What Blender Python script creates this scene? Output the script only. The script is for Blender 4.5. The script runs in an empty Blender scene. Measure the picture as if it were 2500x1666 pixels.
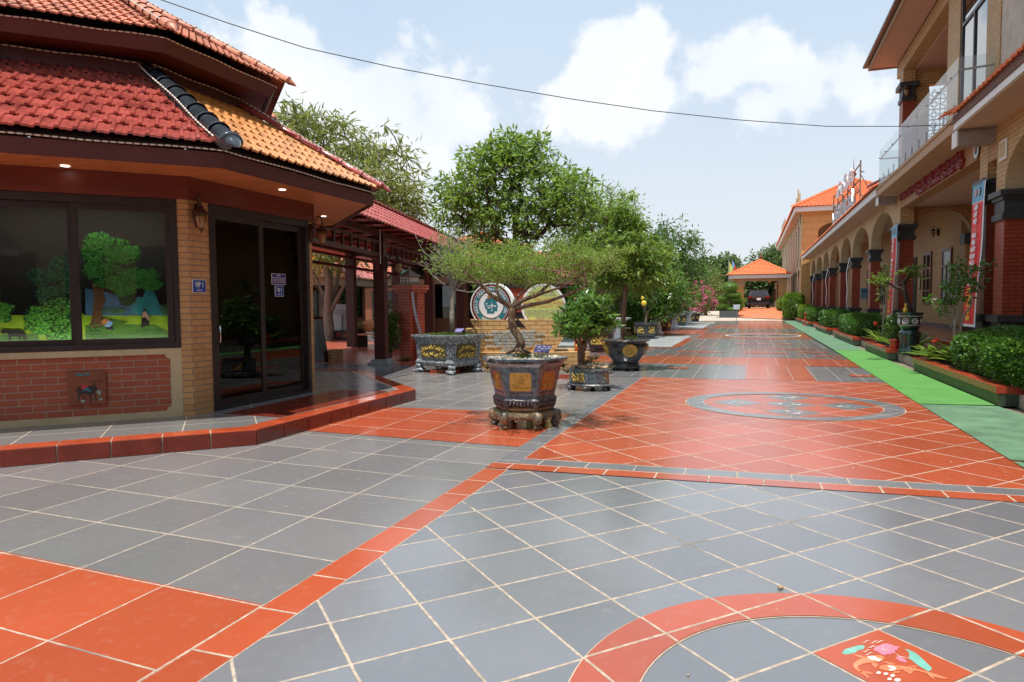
import bpy, math, random
import numpy as np
from mathutils import Matrix, Vector
rnd = random.Random(7)
RAD = math.radians
scene = bpy.context.scene
col = scene.collection

# ------------------------------------------------------------------ camera
CAM_H, FPX = 1.38, 1666.5
_y, _p, _r = RAD(19.336), RAD(3.044), RAD(-0.458)
FWD = np.array([-math.sin(_y)*math.cos(_p), math.cos(_y)*math.cos(_p), -math.sin(_p)])
_rt = np.array([math.cos(_y), math.sin(_y), 0.0]); _up = np.cross(_rt, FWD)
RT = _rt*math.cos(_r)+_up*math.sin(_r); UP = -_rt*math.sin(_r)+_up*math.cos(_r)
cam_data = bpy.data.cameras.new("camera"); cam = bpy.data.objects.new("camera", cam_data)
col.objects.link(cam); scene.camera = cam
cam_data.sensor_width = 36.0; cam_data.lens = FPX/2500*36.0
cam_data.clip_start = 0.05; cam_data.clip_end = 5000
m3 = Matrix([[RT[i], UP[i], -FWD[i]] for i in range(3)])
cam.matrix_world = Matrix.Translation((0, 0, CAM_H)) @ m3.to_4x4()

def ray(x, y): return RT*(x-1250)/FPX - UP*(y-833)/FPX + FWD
def G(x, y, z=0.0):            # point of the horizontal plane z seen at photo pixel x, y (used to measure the place)
    v = ray(x, y); return np.array([0, 0, CAM_H])+v*((z-CAM_H)/v[2])
def AY(x, y, Y):
    v = ray(x, y); return np.array([0, 0, CAM_H])+v*(Y/v[1])
def AX(x, y, X):
    v = ray(x, y); return np.array([0, 0, CAM_H])+v*(X/v[0])

# ------------------------------------------------------------------ light
SUN = Vector((0.012, -0.26, 0.96)).normalized()      # direction to the sun
sun_el = math.asin(SUN.z); sun_az = math.atan2(SUN.x, SUN.y)
sl = bpy.data.lights.new("sun", 'SUN'); sl.energy = 4.1; sl.angle = RAD(0.53); sl.color = (1.0, 0.955, 0.88)
so = bpy.data.objects.new("sun", sl); col.objects.link(so)
so.rotation_euler = SUN.to_track_quat('Z', 'Y').to_euler(); so.location = (0, 0, 60)

world = bpy.data.worlds.new("World"); scene.world = world; world.use_nodes = True
wn, wl = world.node_tree.nodes, world.node_tree.links
bg = wn["Background"]; bg.inputs[1].default_value = 0.15
sky = wn.new("ShaderNodeTexSky"); sky.sky_type = 'NISHITA'; sky.sun_disc = False
sky.sun_elevation = sun_el; sky.sun_rotation = sun_az; sky.air_density = 1.0; sky.dust_density = 2.2; sky.ozone_density = 1.0
def wmath(op, a, b=None, c=None, clamp=False):
    n = wn.new("ShaderNodeMath"); n.operation = op; n.use_clamp = clamp
    for i, v in enumerate((a, b, c)):
        if v is None: continue
        if isinstance(v, (int, float)): n.inputs[i].default_value = v
        else: wl.new(v, n.inputs[i])
    return n.outputs[0]
tc = wn.new("ShaderNodeTexCoord")
def wnoise(scale, detail, vec=None, rough=0.55):
    n = wn.new("ShaderNodeTexNoise"); n.inputs["Scale"].default_value = scale; n.inputs["Detail"].default_value = detail
    n.inputs["Roughness"].default_value = rough; wl.new(vec or tc.outputs["Generated"], n.inputs["Vector"]); return n.outputs["Fac"]
fb = wnoise(5.5, 10, rough=0.55); fb2 = wnoise(26, 8)
# cumulus puffs: direction (photo pixel), angular radius
PUFFS = [(700, 115, .075), (730, 190, .11), (800, 250, .15), (960, 190, .08), (1060, 220, .075), (1010, 290, .16), (860, 340, .2), (1120, 300, .08),
         (1500, 110, .055), (1560, 105, .06), (1500, 190, .10), (1450, 260, .09), (1540, 250, .09), (1800, 130, .05), (1870, 150, .06), (1750, 180, .07),
         (1960, 230, .08), (1860, 280, .07), (2080, 190, .07),  (300, 500, .2)]
mask = None
for (px, py, r) in PUFFS:
    d = ray(px, py); d = d/np.linalg.norm(d)
    vm = wn.new("ShaderNodeVectorMath"); vm.operation = 'DISTANCE'; wl.new(tc.outputs["Generated"], vm.inputs[0]); vm.inputs[1].default_value = tuple(d)
    v = wmath('SUBTRACT', 1.0, wmath('DIVIDE', vm.outputs["Value"], r))
    mask = v if mask is None else wmath('SMOOTH_MAX', mask, v, 0.15)
shape = wmath('ADD', mask, wmath('MULTIPLY', wmath('SUBTRACT', fb, 0.56), 2.5))
shape = wmath('ADD', shape, wmath('MULTIPLY', wmath('SUBTRACT', fb2, 0.5), 0.9))
mr = wn.new("ShaderNodeMapRange"); mr.interpolation_type = 'SMOOTHSTEP'; wl.new(shape, mr.inputs[0]); mr.inputs[1].default_value = 0.02; mr.inputs[2].default_value = 0.36
# thin high veil all over and a pale band low on the horizon
sep = wn.new("ShaderNodeSeparateXYZ"); wl.new(tc.outputs["Generated"], sep.inputs[0])
low = wn.new("ShaderNodeMapRange"); wl.new(sep.outputs[2], low.inputs[0]); low.inputs[1].default_value = 0.02; low.inputs[2].default_value = 0.5; low.inputs[3].default_value = 0.9; low.inputs[4].default_value = 0.0
def wmix(f, a, b):
    n = wn.new("ShaderNodeMixRGB")
    for i, v in enumerate((f, a, b)):
        if isinstance(v, float): n.inputs[i].default_value = v
        elif isinstance(v, tuple): n.inputs[i].default_value = (*v, 1)
        else: wl.new(v, n.inputs[i])
    return n.outputs[0]
base = wmix(0.78, sky.outputs[0], (2.3, 3.25, 4.35))                       # hot hazy tropical sky
base = wmix(wmath('MULTIPLY', wnoise(2.3, 6), 0.5), base, (3.7, 4.3, 4.9))
base = wmix(low.outputs[0], base, (4.0, 4.15, 4.3))
shade_ = wn.new("ShaderNodeMapRange"); wl.new(fb, shade_.inputs[0]); shade_.inputs[1].default_value = .35; shade_.inputs[2].default_value = .6
cl = wmix(shade_.outputs[0], (4.45, 4.7, 5.0), (5.2, 5.2, 5.2))
mix = wn.new("ShaderNodeMixRGB"); wl.new(wmath('MULTIPLY', mr.outputs[0], 0.78), mix.inputs[0]); wl.new(base, mix.inputs[1]); wl.new(cl, mix.inputs[2])
wl.new(mix.outputs[0], bg.inputs[0])
scene.view_settings.view_transform = 'Standard'; scene.view_settings.look = 'None'; scene.view_settings.gamma = 1.0
scene.view_settings.use_curve_mapping = False; scene.view_settings.exposure = 0.5
scene.render.engine = 'CYCLES'
scene.render.resolution_x, scene.render.resolution_y = 1024, 682

# ------------------------------------------------------------------ materials
MATS = {}
class NT:
    def __init__(s, name):
        s.m = bpy.data.materials.new(name); s.m.use_nodes = True; s.t = s.m.node_tree; s.n = s.t.nodes; s.l = s.t.links; s.b = s.n["Principled BSDF"]
    def math(s, op, a, b=None, c=None, clamp=False):
        n = s.n.new("ShaderNodeMath"); n.operation = op; n.use_clamp = clamp
        for i, v in enumerate((a, b, c)):
            if v is None: continue
            if isinstance(v, (int, float)): n.inputs[i].default_value = v
            else: s.l.new(v, n.inputs[i])
        return n.outputs[0]
    def noise(s, scale, detail=4, vec=None, rough=.55, out="Fac"):
        n = s.n.new("ShaderNodeTexNoise"); n.inputs["Scale"].default_value = scale; n.inputs["Detail"].default_value = detail; n.inputs["Roughness"].default_value = rough
        if vec is not None: s.l.new(vec, n.inputs["Vector"])
        return n.outputs[out]
    def mix(s, f, a, b, mode='MIX'):
        n = s.n.new("ShaderNodeMixRGB"); n.blend_type = mode
        for i, v in ((0, f), (1, a), (2, b)):
            if isinstance(v, (int, float)): n.inputs[i].default_value = v
            elif isinstance(v, tuple): n.inputs[i].default_value = v if len(v) == 4 else (*v, 1)
            else: s.l.new(v, n.inputs[i])
        return n.outputs[0]
    def ramp(s, v, lo, hi, a=0., b=1.):
        n = s.n.new("ShaderNodeMapRange"); s.l.new(v, n.inputs[0])
        for i, q in enumerate((lo, hi, a, b)): n.inputs[i+1].default_value = q
        return n.outputs[0]
    def bump(s, h, strength=.3, dist=.01):
        n = s.n.new("ShaderNodeBump"); n.inputs["Strength"].default_value = strength; n.inputs["Distance"].default_value = dist
        s.l.new(h, n.inputs["Height"]); s.l.new(n.outputs[0], s.b.inputs["Normal"]); return n
    def geo(s, o="Position"):
        return s.n.new("ShaderNodeNewGeometry").outputs[o]
    def uv(s): return s.n.new("ShaderNodeTexCoord").outputs["UV"]
    def col(s, v):
        if isinstance(v, tuple): s.b.inputs["Base Color"].default_value = (*v[:3], 1)
        else: s.l.new(v, s.b.inputs["Base Color"])
    def rough(s, v):
        if isinstance(v, (int, float)): s.b.inputs["Roughness"].default_value = v
        else: s.l.new(v, s.b.inputs["Roughness"])
def sc(c, k): return tuple(min(1, x*k) for x in c[:3])
def mk(name, c, rough=.6, var=.18, ns=7, bump=.15, bd=.004, metal=0, spec=.5, coat=0, c2=None, fine=60):
    if name in MATS: return MATS[name]
    t = NT(name); pos = t.geo()
    n1 = t.noise(ns, 6, pos); n2 = t.noise(fine, 3, pos)
    f = t.ramp(n1, .32, .68)
    base = t.mix(f, sc(c, 1-var), c2 or sc(c, 1+var))
    base = t.mix(t.ramp(n2, .35, .65, 0, .35), base, sc(c, 1-var*1.4))
    t.col(base); t.rough(t.ramp(n1, .3, .7, max(.03, rough-.08), min(1, rough+.08)))
    t.b.inputs["Metallic"].default_value = metal; t.b.inputs["Specular IOR Level"].default_value = spec
    if coat: t.b.inputs["Coat Weight"].default_value = coat; t.b.inputs["Coat Roughness"].default_value = .12
    if bump: t.bump(n2, bump, bd)
    MATS[name] = t.m; return t.m
def brick(name, c1, c2, mortar, bw=.225, bh=.069, mw=.008, rough=.6, bumpd=.006, stain=.25):
    t = NT(name); uv = t.uv()
    b = t.n.new("ShaderNodeTexBrick"); t.l.new(uv, b.inputs["Vector"])
    b.inputs["Scale"].default_value = 1; b.inputs["Brick Width"].default_value = bw; b.inputs["Row Height"].default_value = bh
    b.inputs["Mortar Size"].default_value = mw/2; b.inputs["Mortar Smooth"].default_value = .15; b.inputs["Bias"].default_value = 0
    b.inputs["Color1"].default_value = (*c1, 1); b.inputs["Color2"].default_value = (*c2, 1); b.inputs["Mortar"].default_value = (*mortar, 1)
    n = t.noise(5, 5, t.geo()); n2 = t.noise(45, 4, t.geo())
    c = t.mix(t.ramp(n, .35, .7, 0, stain), b.outputs[0], sc(c1, .55)); c = t.mix(t.ramp(n2, .35, .7, 0, .3), c, sc(c2, .75))
    t.col(c); t.rough(rough)
    h = t.math('SUBTRACT', t.math('MULTIPLY', n2, .25), b.outputs["Fac"]); t.bump(h, .9, bumpd)
    MATS[name] = t.m; return t.m
GROUT = (.50, .40, .30)
def floor_mat(name, c, o, e1, e2, gw=.013, rough=.17, vec_off=0.0, var=.14, grout=GROUT, spec=.5, dirt=.17):
    """glazed floor tiles on an affine grid o + u*e1 + v*e2 (metres)"""
    t = NT(name); pos = t.geo(); s = t.n.new("ShaderNodeSeparateXYZ"); t.l.new(pos, s.inputs[0])
    det = e1[0]*e2[1]-e1[1]*e2[0]; a = (e2[1]/det, -e2[0]/det); b = (-e1[1]/det, e1[0]/det)
    wob = t.math('MULTIPLY', t.math('SUBTRACT', t.noise(9, 3, pos), .5), .004)
    x = t.math('ADD', t.math('SUBTRACT', s.outputs[0], o[0]), wob); y = t.math('ADD', t.math('SUBTRACT', s.outputs[1], o[1]), wob)
    def lin(k): return t.math('ADD', t.math('MULTIPLY', x, k[0]), t.math('MULTIPLY', y, k[1]))
    v = lin(b)
    u = lin(a)
    if vec_off: u = t.math('ADD', u, t.math('MULTIPLY', t.math('FLOOR', v), vec_off))
    L1, L2 = math.hypot(*e1), math.hypot(*e2)
    def edge(q, L):
        f = t.math('FRACT', q); return t.math('MULTIPLY', t.math('MINIMUM', f, t.math('SUBTRACT', 1., f)), L)
    d = t.math('MINIMUM', edge(u, L1), edge(v, L2))
    nb = t.noise(60, 3, pos)
    d2 = t.math('ADD', d, t.math('MULTIPLY', t.math('SUBTRACT', nb, .5), .006))
    g = t.ramp(d2, gw*.34, gw*.54, 1., 0.)
    cmb = t.n.new("ShaderNodeCombineXYZ"); t.l.new(t.math('FLOOR', u), cmb.inputs[0]); t.l.new(t.math('FLOOR', v), cmb.inputs[1])
    wnz = t.n.new("ShaderNodeTexWhiteNoise"); wnz.noise_dimensions = '3D'; t.l.new(cmb.outputs[0], wnz.inputs[0])
    rn = wnz.outputs["Value"]
    big = t.noise(1.3, 5, pos); sm = t.noise(14, 5, pos, .65)
    cc = t.mix(rn, sc(c, 1-var), sc(c, 1+var)); cc = t.mix(t.ramp(big, .35, .7, 0, .3), cc, sc(c, .72))
    dst = t.mix(t.ramp(sm, .55, .8, 0, dirt), cc, (.42, .36, .30))
    gc = t.mix(t.ramp(t.noise(22, 4, pos), .42, .62), sc(grout, .66), grout)
    gc = t.mix(t.ramp(t.noise(1.7, 3, pos), .60, .66, 0, .6), gc, (.06, .05, .045))
    t.col(t.mix(g, dst, gc))
    ro = t.ramp(sm, .3, .8, rough-.03, rough+.07)
    mp_ = t.n.new('ShaderNodeMapping'); t.l.new(pos, mp_.inputs[0]); mp_.inputs['Scale'].default_value = (1.1, 9, 1); mp_.inputs['Rotation'].default_value = (0, 0, .6)
    scf = t.ramp(t.noise(3.5, 5, mp_.outputs[0], .7), .5, .75, 0, .10)
    t.rough(t.math('ADD', t.math('ADD', ro, scf), t.math('MULTIPLY', g, .5)))
    t.b.inputs["Specular IOR Level"].default_value = spec; t.b.inputs["IOR"].default_value = 1.66
    hgt = t.math('ADD', t.math('MULTIPLY', g, -1.), t.math('MULTIPLY', t.noise(2.2, 2, pos), .12))
    t.bump(hgt, .5, .004)
    MATS[name] = t.m; return t.m
def leafmat(name, c, c2=None, trans=.35, rough=.45, vein=0):
    t = NT(name); ri = t.geo("Random Per Island")
    c2 = c2 or sc(c, 1.7)
    big = t.noise(1.6, 3, t.geo())
    cc = t.mix(ri, sc(c, .72), c2); cc = t.mix(t.ramp(big, .4, .65, 0, .45), cc, sc(c, .9))
    t.col(cc); t.rough(rough); t.b.inputs["Specular IOR Level"].default_value = .45
    tr = t.n.new("ShaderNodeBsdfTranslucent"); t.l.new(t.mix(.5, cc, (c2[0]*1.3, c2[1]*1.3, c2[2]*.6)), tr.inputs[0])
    ms = t.n.new("ShaderNodeMixShader"); ms.inputs[0].default_value = trans
    t.l.new(t.b.outputs[0], ms.inputs[1]); t.l.new(tr.outputs[0], ms.inputs[2]); t.l.new(ms.outputs[0], t.n["Material Output"].inputs[0])
    MATS[name] = t.m; return t.m
def glassmat(name, tint=(.9, .95, .95), refl=.08, rough=.01, ior=1.45, film=0):
    t = NT(name); fr = t.n.new("ShaderNodeFresnel"); fr.inputs[0].default_value = ior
    tp = t.n.new("ShaderNodeBsdfTransparent"); tp.inputs[0].default_value = (*tint, 1)
    gl = t.n.new("ShaderNodeBsdfGlossy"); gl.inputs["Roughness"].default_value = rough; gl.inputs[0].default_value = (1, 1, 1, 1)
    ms = t.n.new("ShaderNodeMixShader"); t.l.new(t.math('ADD', fr.outputs[0], refl, clamp=True), ms.inputs[0])
    src_ = tp.outputs[0]
    if film:
        df = t.n.new('ShaderNodeBsdfDiffuse'); df.inputs[0].default_value = (.75, .8, .8, 1); m0 = t.n.new('ShaderNodeMixShader'); m0.inputs[0].default_value = film; t.l.new(tp.outputs[0], m0.inputs[1]); t.l.new(df.outputs[0], m0.inputs[2]); src_ = m0.outputs[0]
    t.l.new(src_, ms.inputs[1]); t.l.new(gl.outputs[0], ms.inputs[2]); t.l.new(ms.outputs[0], t.n["Material Output"].inputs[0])
    MATS[name] = t.m; return t.m
def emat(name, c, s):
    t = NT(name); t.col(c); t.b.inputs["Emission Color"].default_value = (*c, 1); t.b.inputs["Emission Strength"].default_value = s
    MATS[name] = t.m; return t.m
def woodmat(name, c, rough=.4, axis=0):
    t = NT(name); tcn = t.n.new("ShaderNodeMapping"); t.l.new(t.uv(), tcn.inputs[0]); tcn.inputs["Scale"].default_value = (1.2, 9, 1) if axis == 0 else (9, 1.2, 1)
    n = t.noise(1.6, 7, tcn.outputs[0], .6); n2 = t.noise(7, 5, tcn.outputs[0])
    cc = t.mix(t.ramp(n, .3, .7), sc(c, .7), sc(c, 1.25)); cc = t.mix(t.ramp(n2, .4, .7, 0, .5), cc, sc(c, .55))
    t.col(cc); t.rough(rough); t.bump(n2, .1, .003); MATS[name] = t.m; return t.m

RED = (.40, .078, .032); GRAY = (.172, .178, .19); LGRAY = (.36, .38, .38)
# base colours; the kerb tile tones also hold sun and shade
M_ = dict(
 ybrick=brick("yellow_brick", (.50, .27, .095), (.58, .33, .13), (.20, .17, .14), bw=.222, bh=.0688, mw=.011),
 ybrick2=brick("ochre_brick", (.44, .24, .085), (.52, .30, .12), (.07, .05, .03), bw=.24, bh=.08, mw=.012),
 obrick=brick("arcade_brick", (.50, .30, .115), (.57, .36, .15), (.12, .085, .055), bw=.24, bh=.085, mw=.012),
 rbrick=brick("red_brick_panel", (.42, .10, .04), (.33, .075, .035), (.36, .29, .22), bw=.235, bh=.0725, mw=.011),
 rbrick2=brick("red_brick_column", (.40, .07, .025), (.30, .045, .02), (.05, .02, .015), bw=.22, bh=.074, mw=.011, rough=.45),
 rbrick3=brick("red_brick_pier", (.50, .09, .03), (.40, .07, .03), (.5, .38, .3), bw=.22, bh=.075, mw=.009),
 bbrick=brick("charcoal_brick", (.035, .04, .042), (.05, .055, .058), (.02, .02, .02), bw=.2, bh=.09, mw=.006, rough=.5),
 mbrick=brick("monument_brick", (.54, .31, .11), (.64, .40, .17), (.09, .05, .025), bw=.26, bh=.085, mw=.013),
 cream=mk("cream_plaster", (.52, .42, .24), .75, .14, 5), arch=mk("arch_plaster", (.46, .37, .22), .8, .12, 4),
 soffit=mk("soffit_paint", (.50, .36, .28), .8, .06, 2), salmon=mk("salmon_paint", (.55, .33, .24), .8, .06, 2),
 wood=woodmat("soffit_wood", (.52, .18, .055), .38), dwood=woodmat("dark_red_wood", (.145, .028, .014), .42), fascia=mk("oxblood_fascia", (.085, .022, .02), .5, .12, 4),
 frame=mk("dark_bronze_frame", (.028, .022, .022), .35, .1, 6, bump=.03), white=mk("white_paint", (.74, .73, .70), .55, .06, 4), plaster=mk("grey_cement", (.52, .47, .38), .9, .2, 3, .4),
 orange=mk("orange_panel", (.60, .34, .12), .6, .06, 3), beige=mk("beige_wall", (.50, .38, .24), .8, .06, 3), orangeb=brick("orange_cladding", (.62, .35, .12), (.60, .34, .12), (.22, .14, .08), bw=1.1, bh=.55, mw=.02, rough=.6, bumpd=.01, stain=.08),
 tred=mk("glazed_red_tile", (.42, .085, .065), .19, .4, 4, .12, coat=.6), torange=mk("glazed_orange_tile", (.58, .24, .055), .38, .4, 5, .12, coat=.25),
 tterra=mk("terracotta_tile", (.50, .18, .10), .68, .42, 4, .2), tbright=mk("bright_terracotta_tile", (.72, .20, .07), .6, .12, 3, .1),
 tgray=mk("glazed_charcoal_tile", (.045, .055, .065), .2, .2, 9, .1, coat=.5), tgreen=mk("glazed_green_tile", (.05, .13, .09), .35, .3, 9, .15, coat=.2), tyellow=mk("glazed_yellow_tile", (.6, .25, .03), .35, .3, 9, .15),
 tridge=mk("pink_ridge_tile", (.42, .085, .07), .25, .14, 9, .08, coat=.4),
 rope_w=mk("rope_white", (.7, .66, .58), .5, .1), rope_b=mk("rope_brown", (.25, .13, .05), .5, .1),
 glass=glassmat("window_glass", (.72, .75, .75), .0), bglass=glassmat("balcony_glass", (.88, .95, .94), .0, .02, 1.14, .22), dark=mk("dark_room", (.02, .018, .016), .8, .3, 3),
 blue=mk("enamel_blue", (.02, .07, .33), .3, .05, bump=.02), navy=mk("enamel_navy", (.03, .02, .2), .3, .05, bump=.02), signw=mk("sign_white", (.75, .75, .76), .5, .03, bump=.02),
 black=mk("black_metal", (.015, .015, .016), .4, .2), bronze=mk("antique_bronze", (.07, .035, .02), .5, .3, 20, metal=.3), amber=mk("amber_glass", (.30, .16, .05), .15, .2, 30, spec=.8),
 gold=mk("gold_paint", (.62, .43, .09), .3, .25, 30, .3, metal=.35), goldd=mk("dull_gold_panel", (.58, .37, .05), .3, .12, 10, .1, coat=.4), amberp=mk("amber_panel", (.34, .13, .015), .3, .15, 10, .1, coat=.4), olive=mk("olive_panel", (.11, .085, .03), .35, .12, 10, .1),
 potblack=mk("black_ceramic", (.022, .026, .03), .22, .3, 14, .25, coat=.5, c2=(.05, .055, .06)), potgreen=mk("green_ceramic", (.007, .038, .028), .16, .2, 8, .1, coat=.6), potred=mk("red_black_ceramic", (.055, .018, .014), .25, .3, 8, .1, coat=.4), potwhite=mk("white_ceramic", (.82, .80, .78), .35, .05, 5, .05, coat=.2),
 potorange=mk("orange_ceramic", (.60, .09, .02), .25, .1, 8, .05, coat=.4), pebw=mk("cream_pebble", (.66, .58, .44), .6, .2, 25), pebt=mk("tan_pebble", (.44, .30, .17), .6, .35, 25), soil=mk("soil", (.07, .045, .03), .95, .4, 20, .8, .02),
 bark=mk("grey_bark", (.20, .16, .12), .9, .35, 14, .9, .02, c2=(.32, .27, .21)), bark2=mk("brown_bark", (.15, .095, .06), .9, .35, 18, .9, .015, c2=(.26, .18, .12)), barkl=mk("pale_bark", (.36, .33, .27), .9, .3, 18, .8, .012), barkd=mk("dark_bark", (.05, .035, .025), .9, .3, 14, .8, .015),
 steel=mk("brushed_steel", (.45, .45, .46), .35, .1, metal=.8), green=mk("green_mat_bright", (.08, .25, .045), .85, .16, 2.5, .5, .006, fine=220), greend=mk("green_mat_faded", (.10, .20, .11), .85, .32, 3, .5, .006, fine=220),
 gtile=mk("greenish_side_tile", (.05, .075, .05), .4, .3, 5), redcap=mk("red_cap_tile", (.36, .05, .02), .3, .15, 8, .1, coat=.3), kerbtop=mk("kerb_top_tile_sunlit", (.52, .085, .03), .14, .15, 5, .05, coat=.4), steptile=mk("red_step_tile_shaded", (.17, .022, .012), .25, .2, 5, .08, coat=.3), concrete=mk("concrete", (.44, .38, .30), .85, .12, .8, .3), dirt=mk("ground_soil", (.20, .16, .11), .95, .3, .5, .4),
 ramp=mk("ramp_tile", (.56, .17, .07), .6, .1, 1.2, .1), redpaint=mk("red_paint", (.55, .03, .02), .4, .1), cloth=mk("banner_red", (.78, .03, .03), .55, .08, 5, .1), clothb=mk("banner_blue", (.15, .42, .62), .55, .2, 6, .1), yellow=mk("yellow_paint", (.75, .52, .03), .5, .05), rib=mk("ribbon_white", (.62, .62, .64), .6, .08),
 carp=mk("car_paint", (.02, .010, .009), .12, .05, 3, 0, coat=1), carg=mk("car_glass", (.008, .009, .01), .05, .05, 3, 0, spec=.8), rubber=mk("tyre_rubber", (.015, .015, .015), .8, .1), chrome=mk("chrome", (.6, .6, .6), .15, .03, metal=1, bump=0), tail=mk("tail_light_red", (.25, .005, .005), .15, .05, bump=0),
 teal=mk("teal_paint", (.025, .17, .20), .45, .05, bump=.03), lime=mk("lime_sheet", (.50, .56, .17), .5, .06, bump=.03), signred=mk("sign_red", (.5, .03, .04), .5, .05, bump=.02), inkg=mk("grey_ink", (.25, .27, .22), .6, .05, bump=0), inko=mk("orange_ink", (.6, .22, .06), .6, .05, bump=0), letw=mk("pale_blue_letters", (.46, .56, .58), .5, .1, bump=.05), letr=mk("red_letters", (.28, .018, .025), .4, .1, bump=.05), plaque=mk("terracotta_plaque", (.22, .06, .025), .6, .12, 6),
 skin=mk("skin", (.42, .24, .16), .6, .05, bump=.05), plaid=brick("blue_plaid", (.04, .07, .22), (.07, .12, .32), (.35, .38, .5), bw=.06, bh=.05, mw=.008, rough=.8, bumpd=.001), trousers=mk("dark_trousers", (.03, .03, .04), .85, .1), hair=mk("black_hair", (.012, .01, .01), .5, .2),
 lamp=emat("downlight_lens", (1, .93, .8), 6.0), bulb=mk("lamp_glass", (.6, .55, .45), .2, .1),
 lf_mango=leafmat("mango_leaves", (.12, .18, .04), (.32, .35, .10), .4), lf_mid=leafmat("green_leaves", (.10, .20, .032), (.27, .40, .08), .45), lf_fine=leafmat("fine_leaves", (.13, .25, .035), (.30, .44, .09), .45),
 lf_dark=leafmat("dark_leaves", (.045, .115, .022), (.12, .24, .045)), lf_gloss=leafmat("glossy_leaves", (.055, .15, .025), (.17, .31, .055), .35, .3), lf_hedge=leafmat("hedge_leaves", (.035, .11, .018), (.12, .26, .035), .3, .35), lf_lime=leafmat("lime_leaves", (.10, .19, .02), (.22, .34, .04)),
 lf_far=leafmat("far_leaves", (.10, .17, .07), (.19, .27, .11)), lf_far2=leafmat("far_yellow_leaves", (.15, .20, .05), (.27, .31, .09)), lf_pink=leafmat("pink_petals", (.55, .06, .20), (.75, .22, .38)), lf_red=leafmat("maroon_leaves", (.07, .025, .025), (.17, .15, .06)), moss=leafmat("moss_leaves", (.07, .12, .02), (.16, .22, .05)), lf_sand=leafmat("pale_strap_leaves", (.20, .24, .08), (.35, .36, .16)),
)
# ------------------------------------------------------------------ mesh helpers
def carved(name, c1, c2, scale=30, rough=.4, metal=.1, depth=.012):
    t = NT(name); pos = t.geo()
    v = t.n.new("ShaderNodeTexVoronoi"); v.feature = 'SMOOTH_F1'; v.inputs["Scale"].default_value = scale; t.l.new(pos, v.inputs["Vector"])
    n = t.noise(scale*.5, 5, pos, .6); h = t.math('ADD', t.math('MULTIPLY', v.outputs["Distance"], .8), n)
    t.col(t.mix(t.ramp(h, .62, 1.0), c1, c2)); t.rough(rough); t.b.inputs["Metallic"].default_value = metal
    t.bump(h, .9, depth); MATS[name] = t.m; return t.m
M_['silver'] = carved("silvered_stone", (.035, .045, .055), (.36, .39, .41), 34, .38, .15)
M_['silver2'] = mk("slate_glaze", (.07, .095, .11), .28, .35, 14, .3, coat=.3, c2=(.18, .24, .26))
M_['purple'] = mk("violet_glaze", (.04, .062, .085), .28, .35, 16, .35, coat=.3, c2=(.15, .26, .31), fine=40)
M_['aged'] = mk("aged_stone_glaze", (.17, .18, .165), .4, .4, 6, .4, c2=(.36, .25, .11))
M_['lotusblk'] = mk("dark_carved", (.05, .05, .06), .3, .4, 30, .5, .01, c2=(.16, .16, .17))

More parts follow.
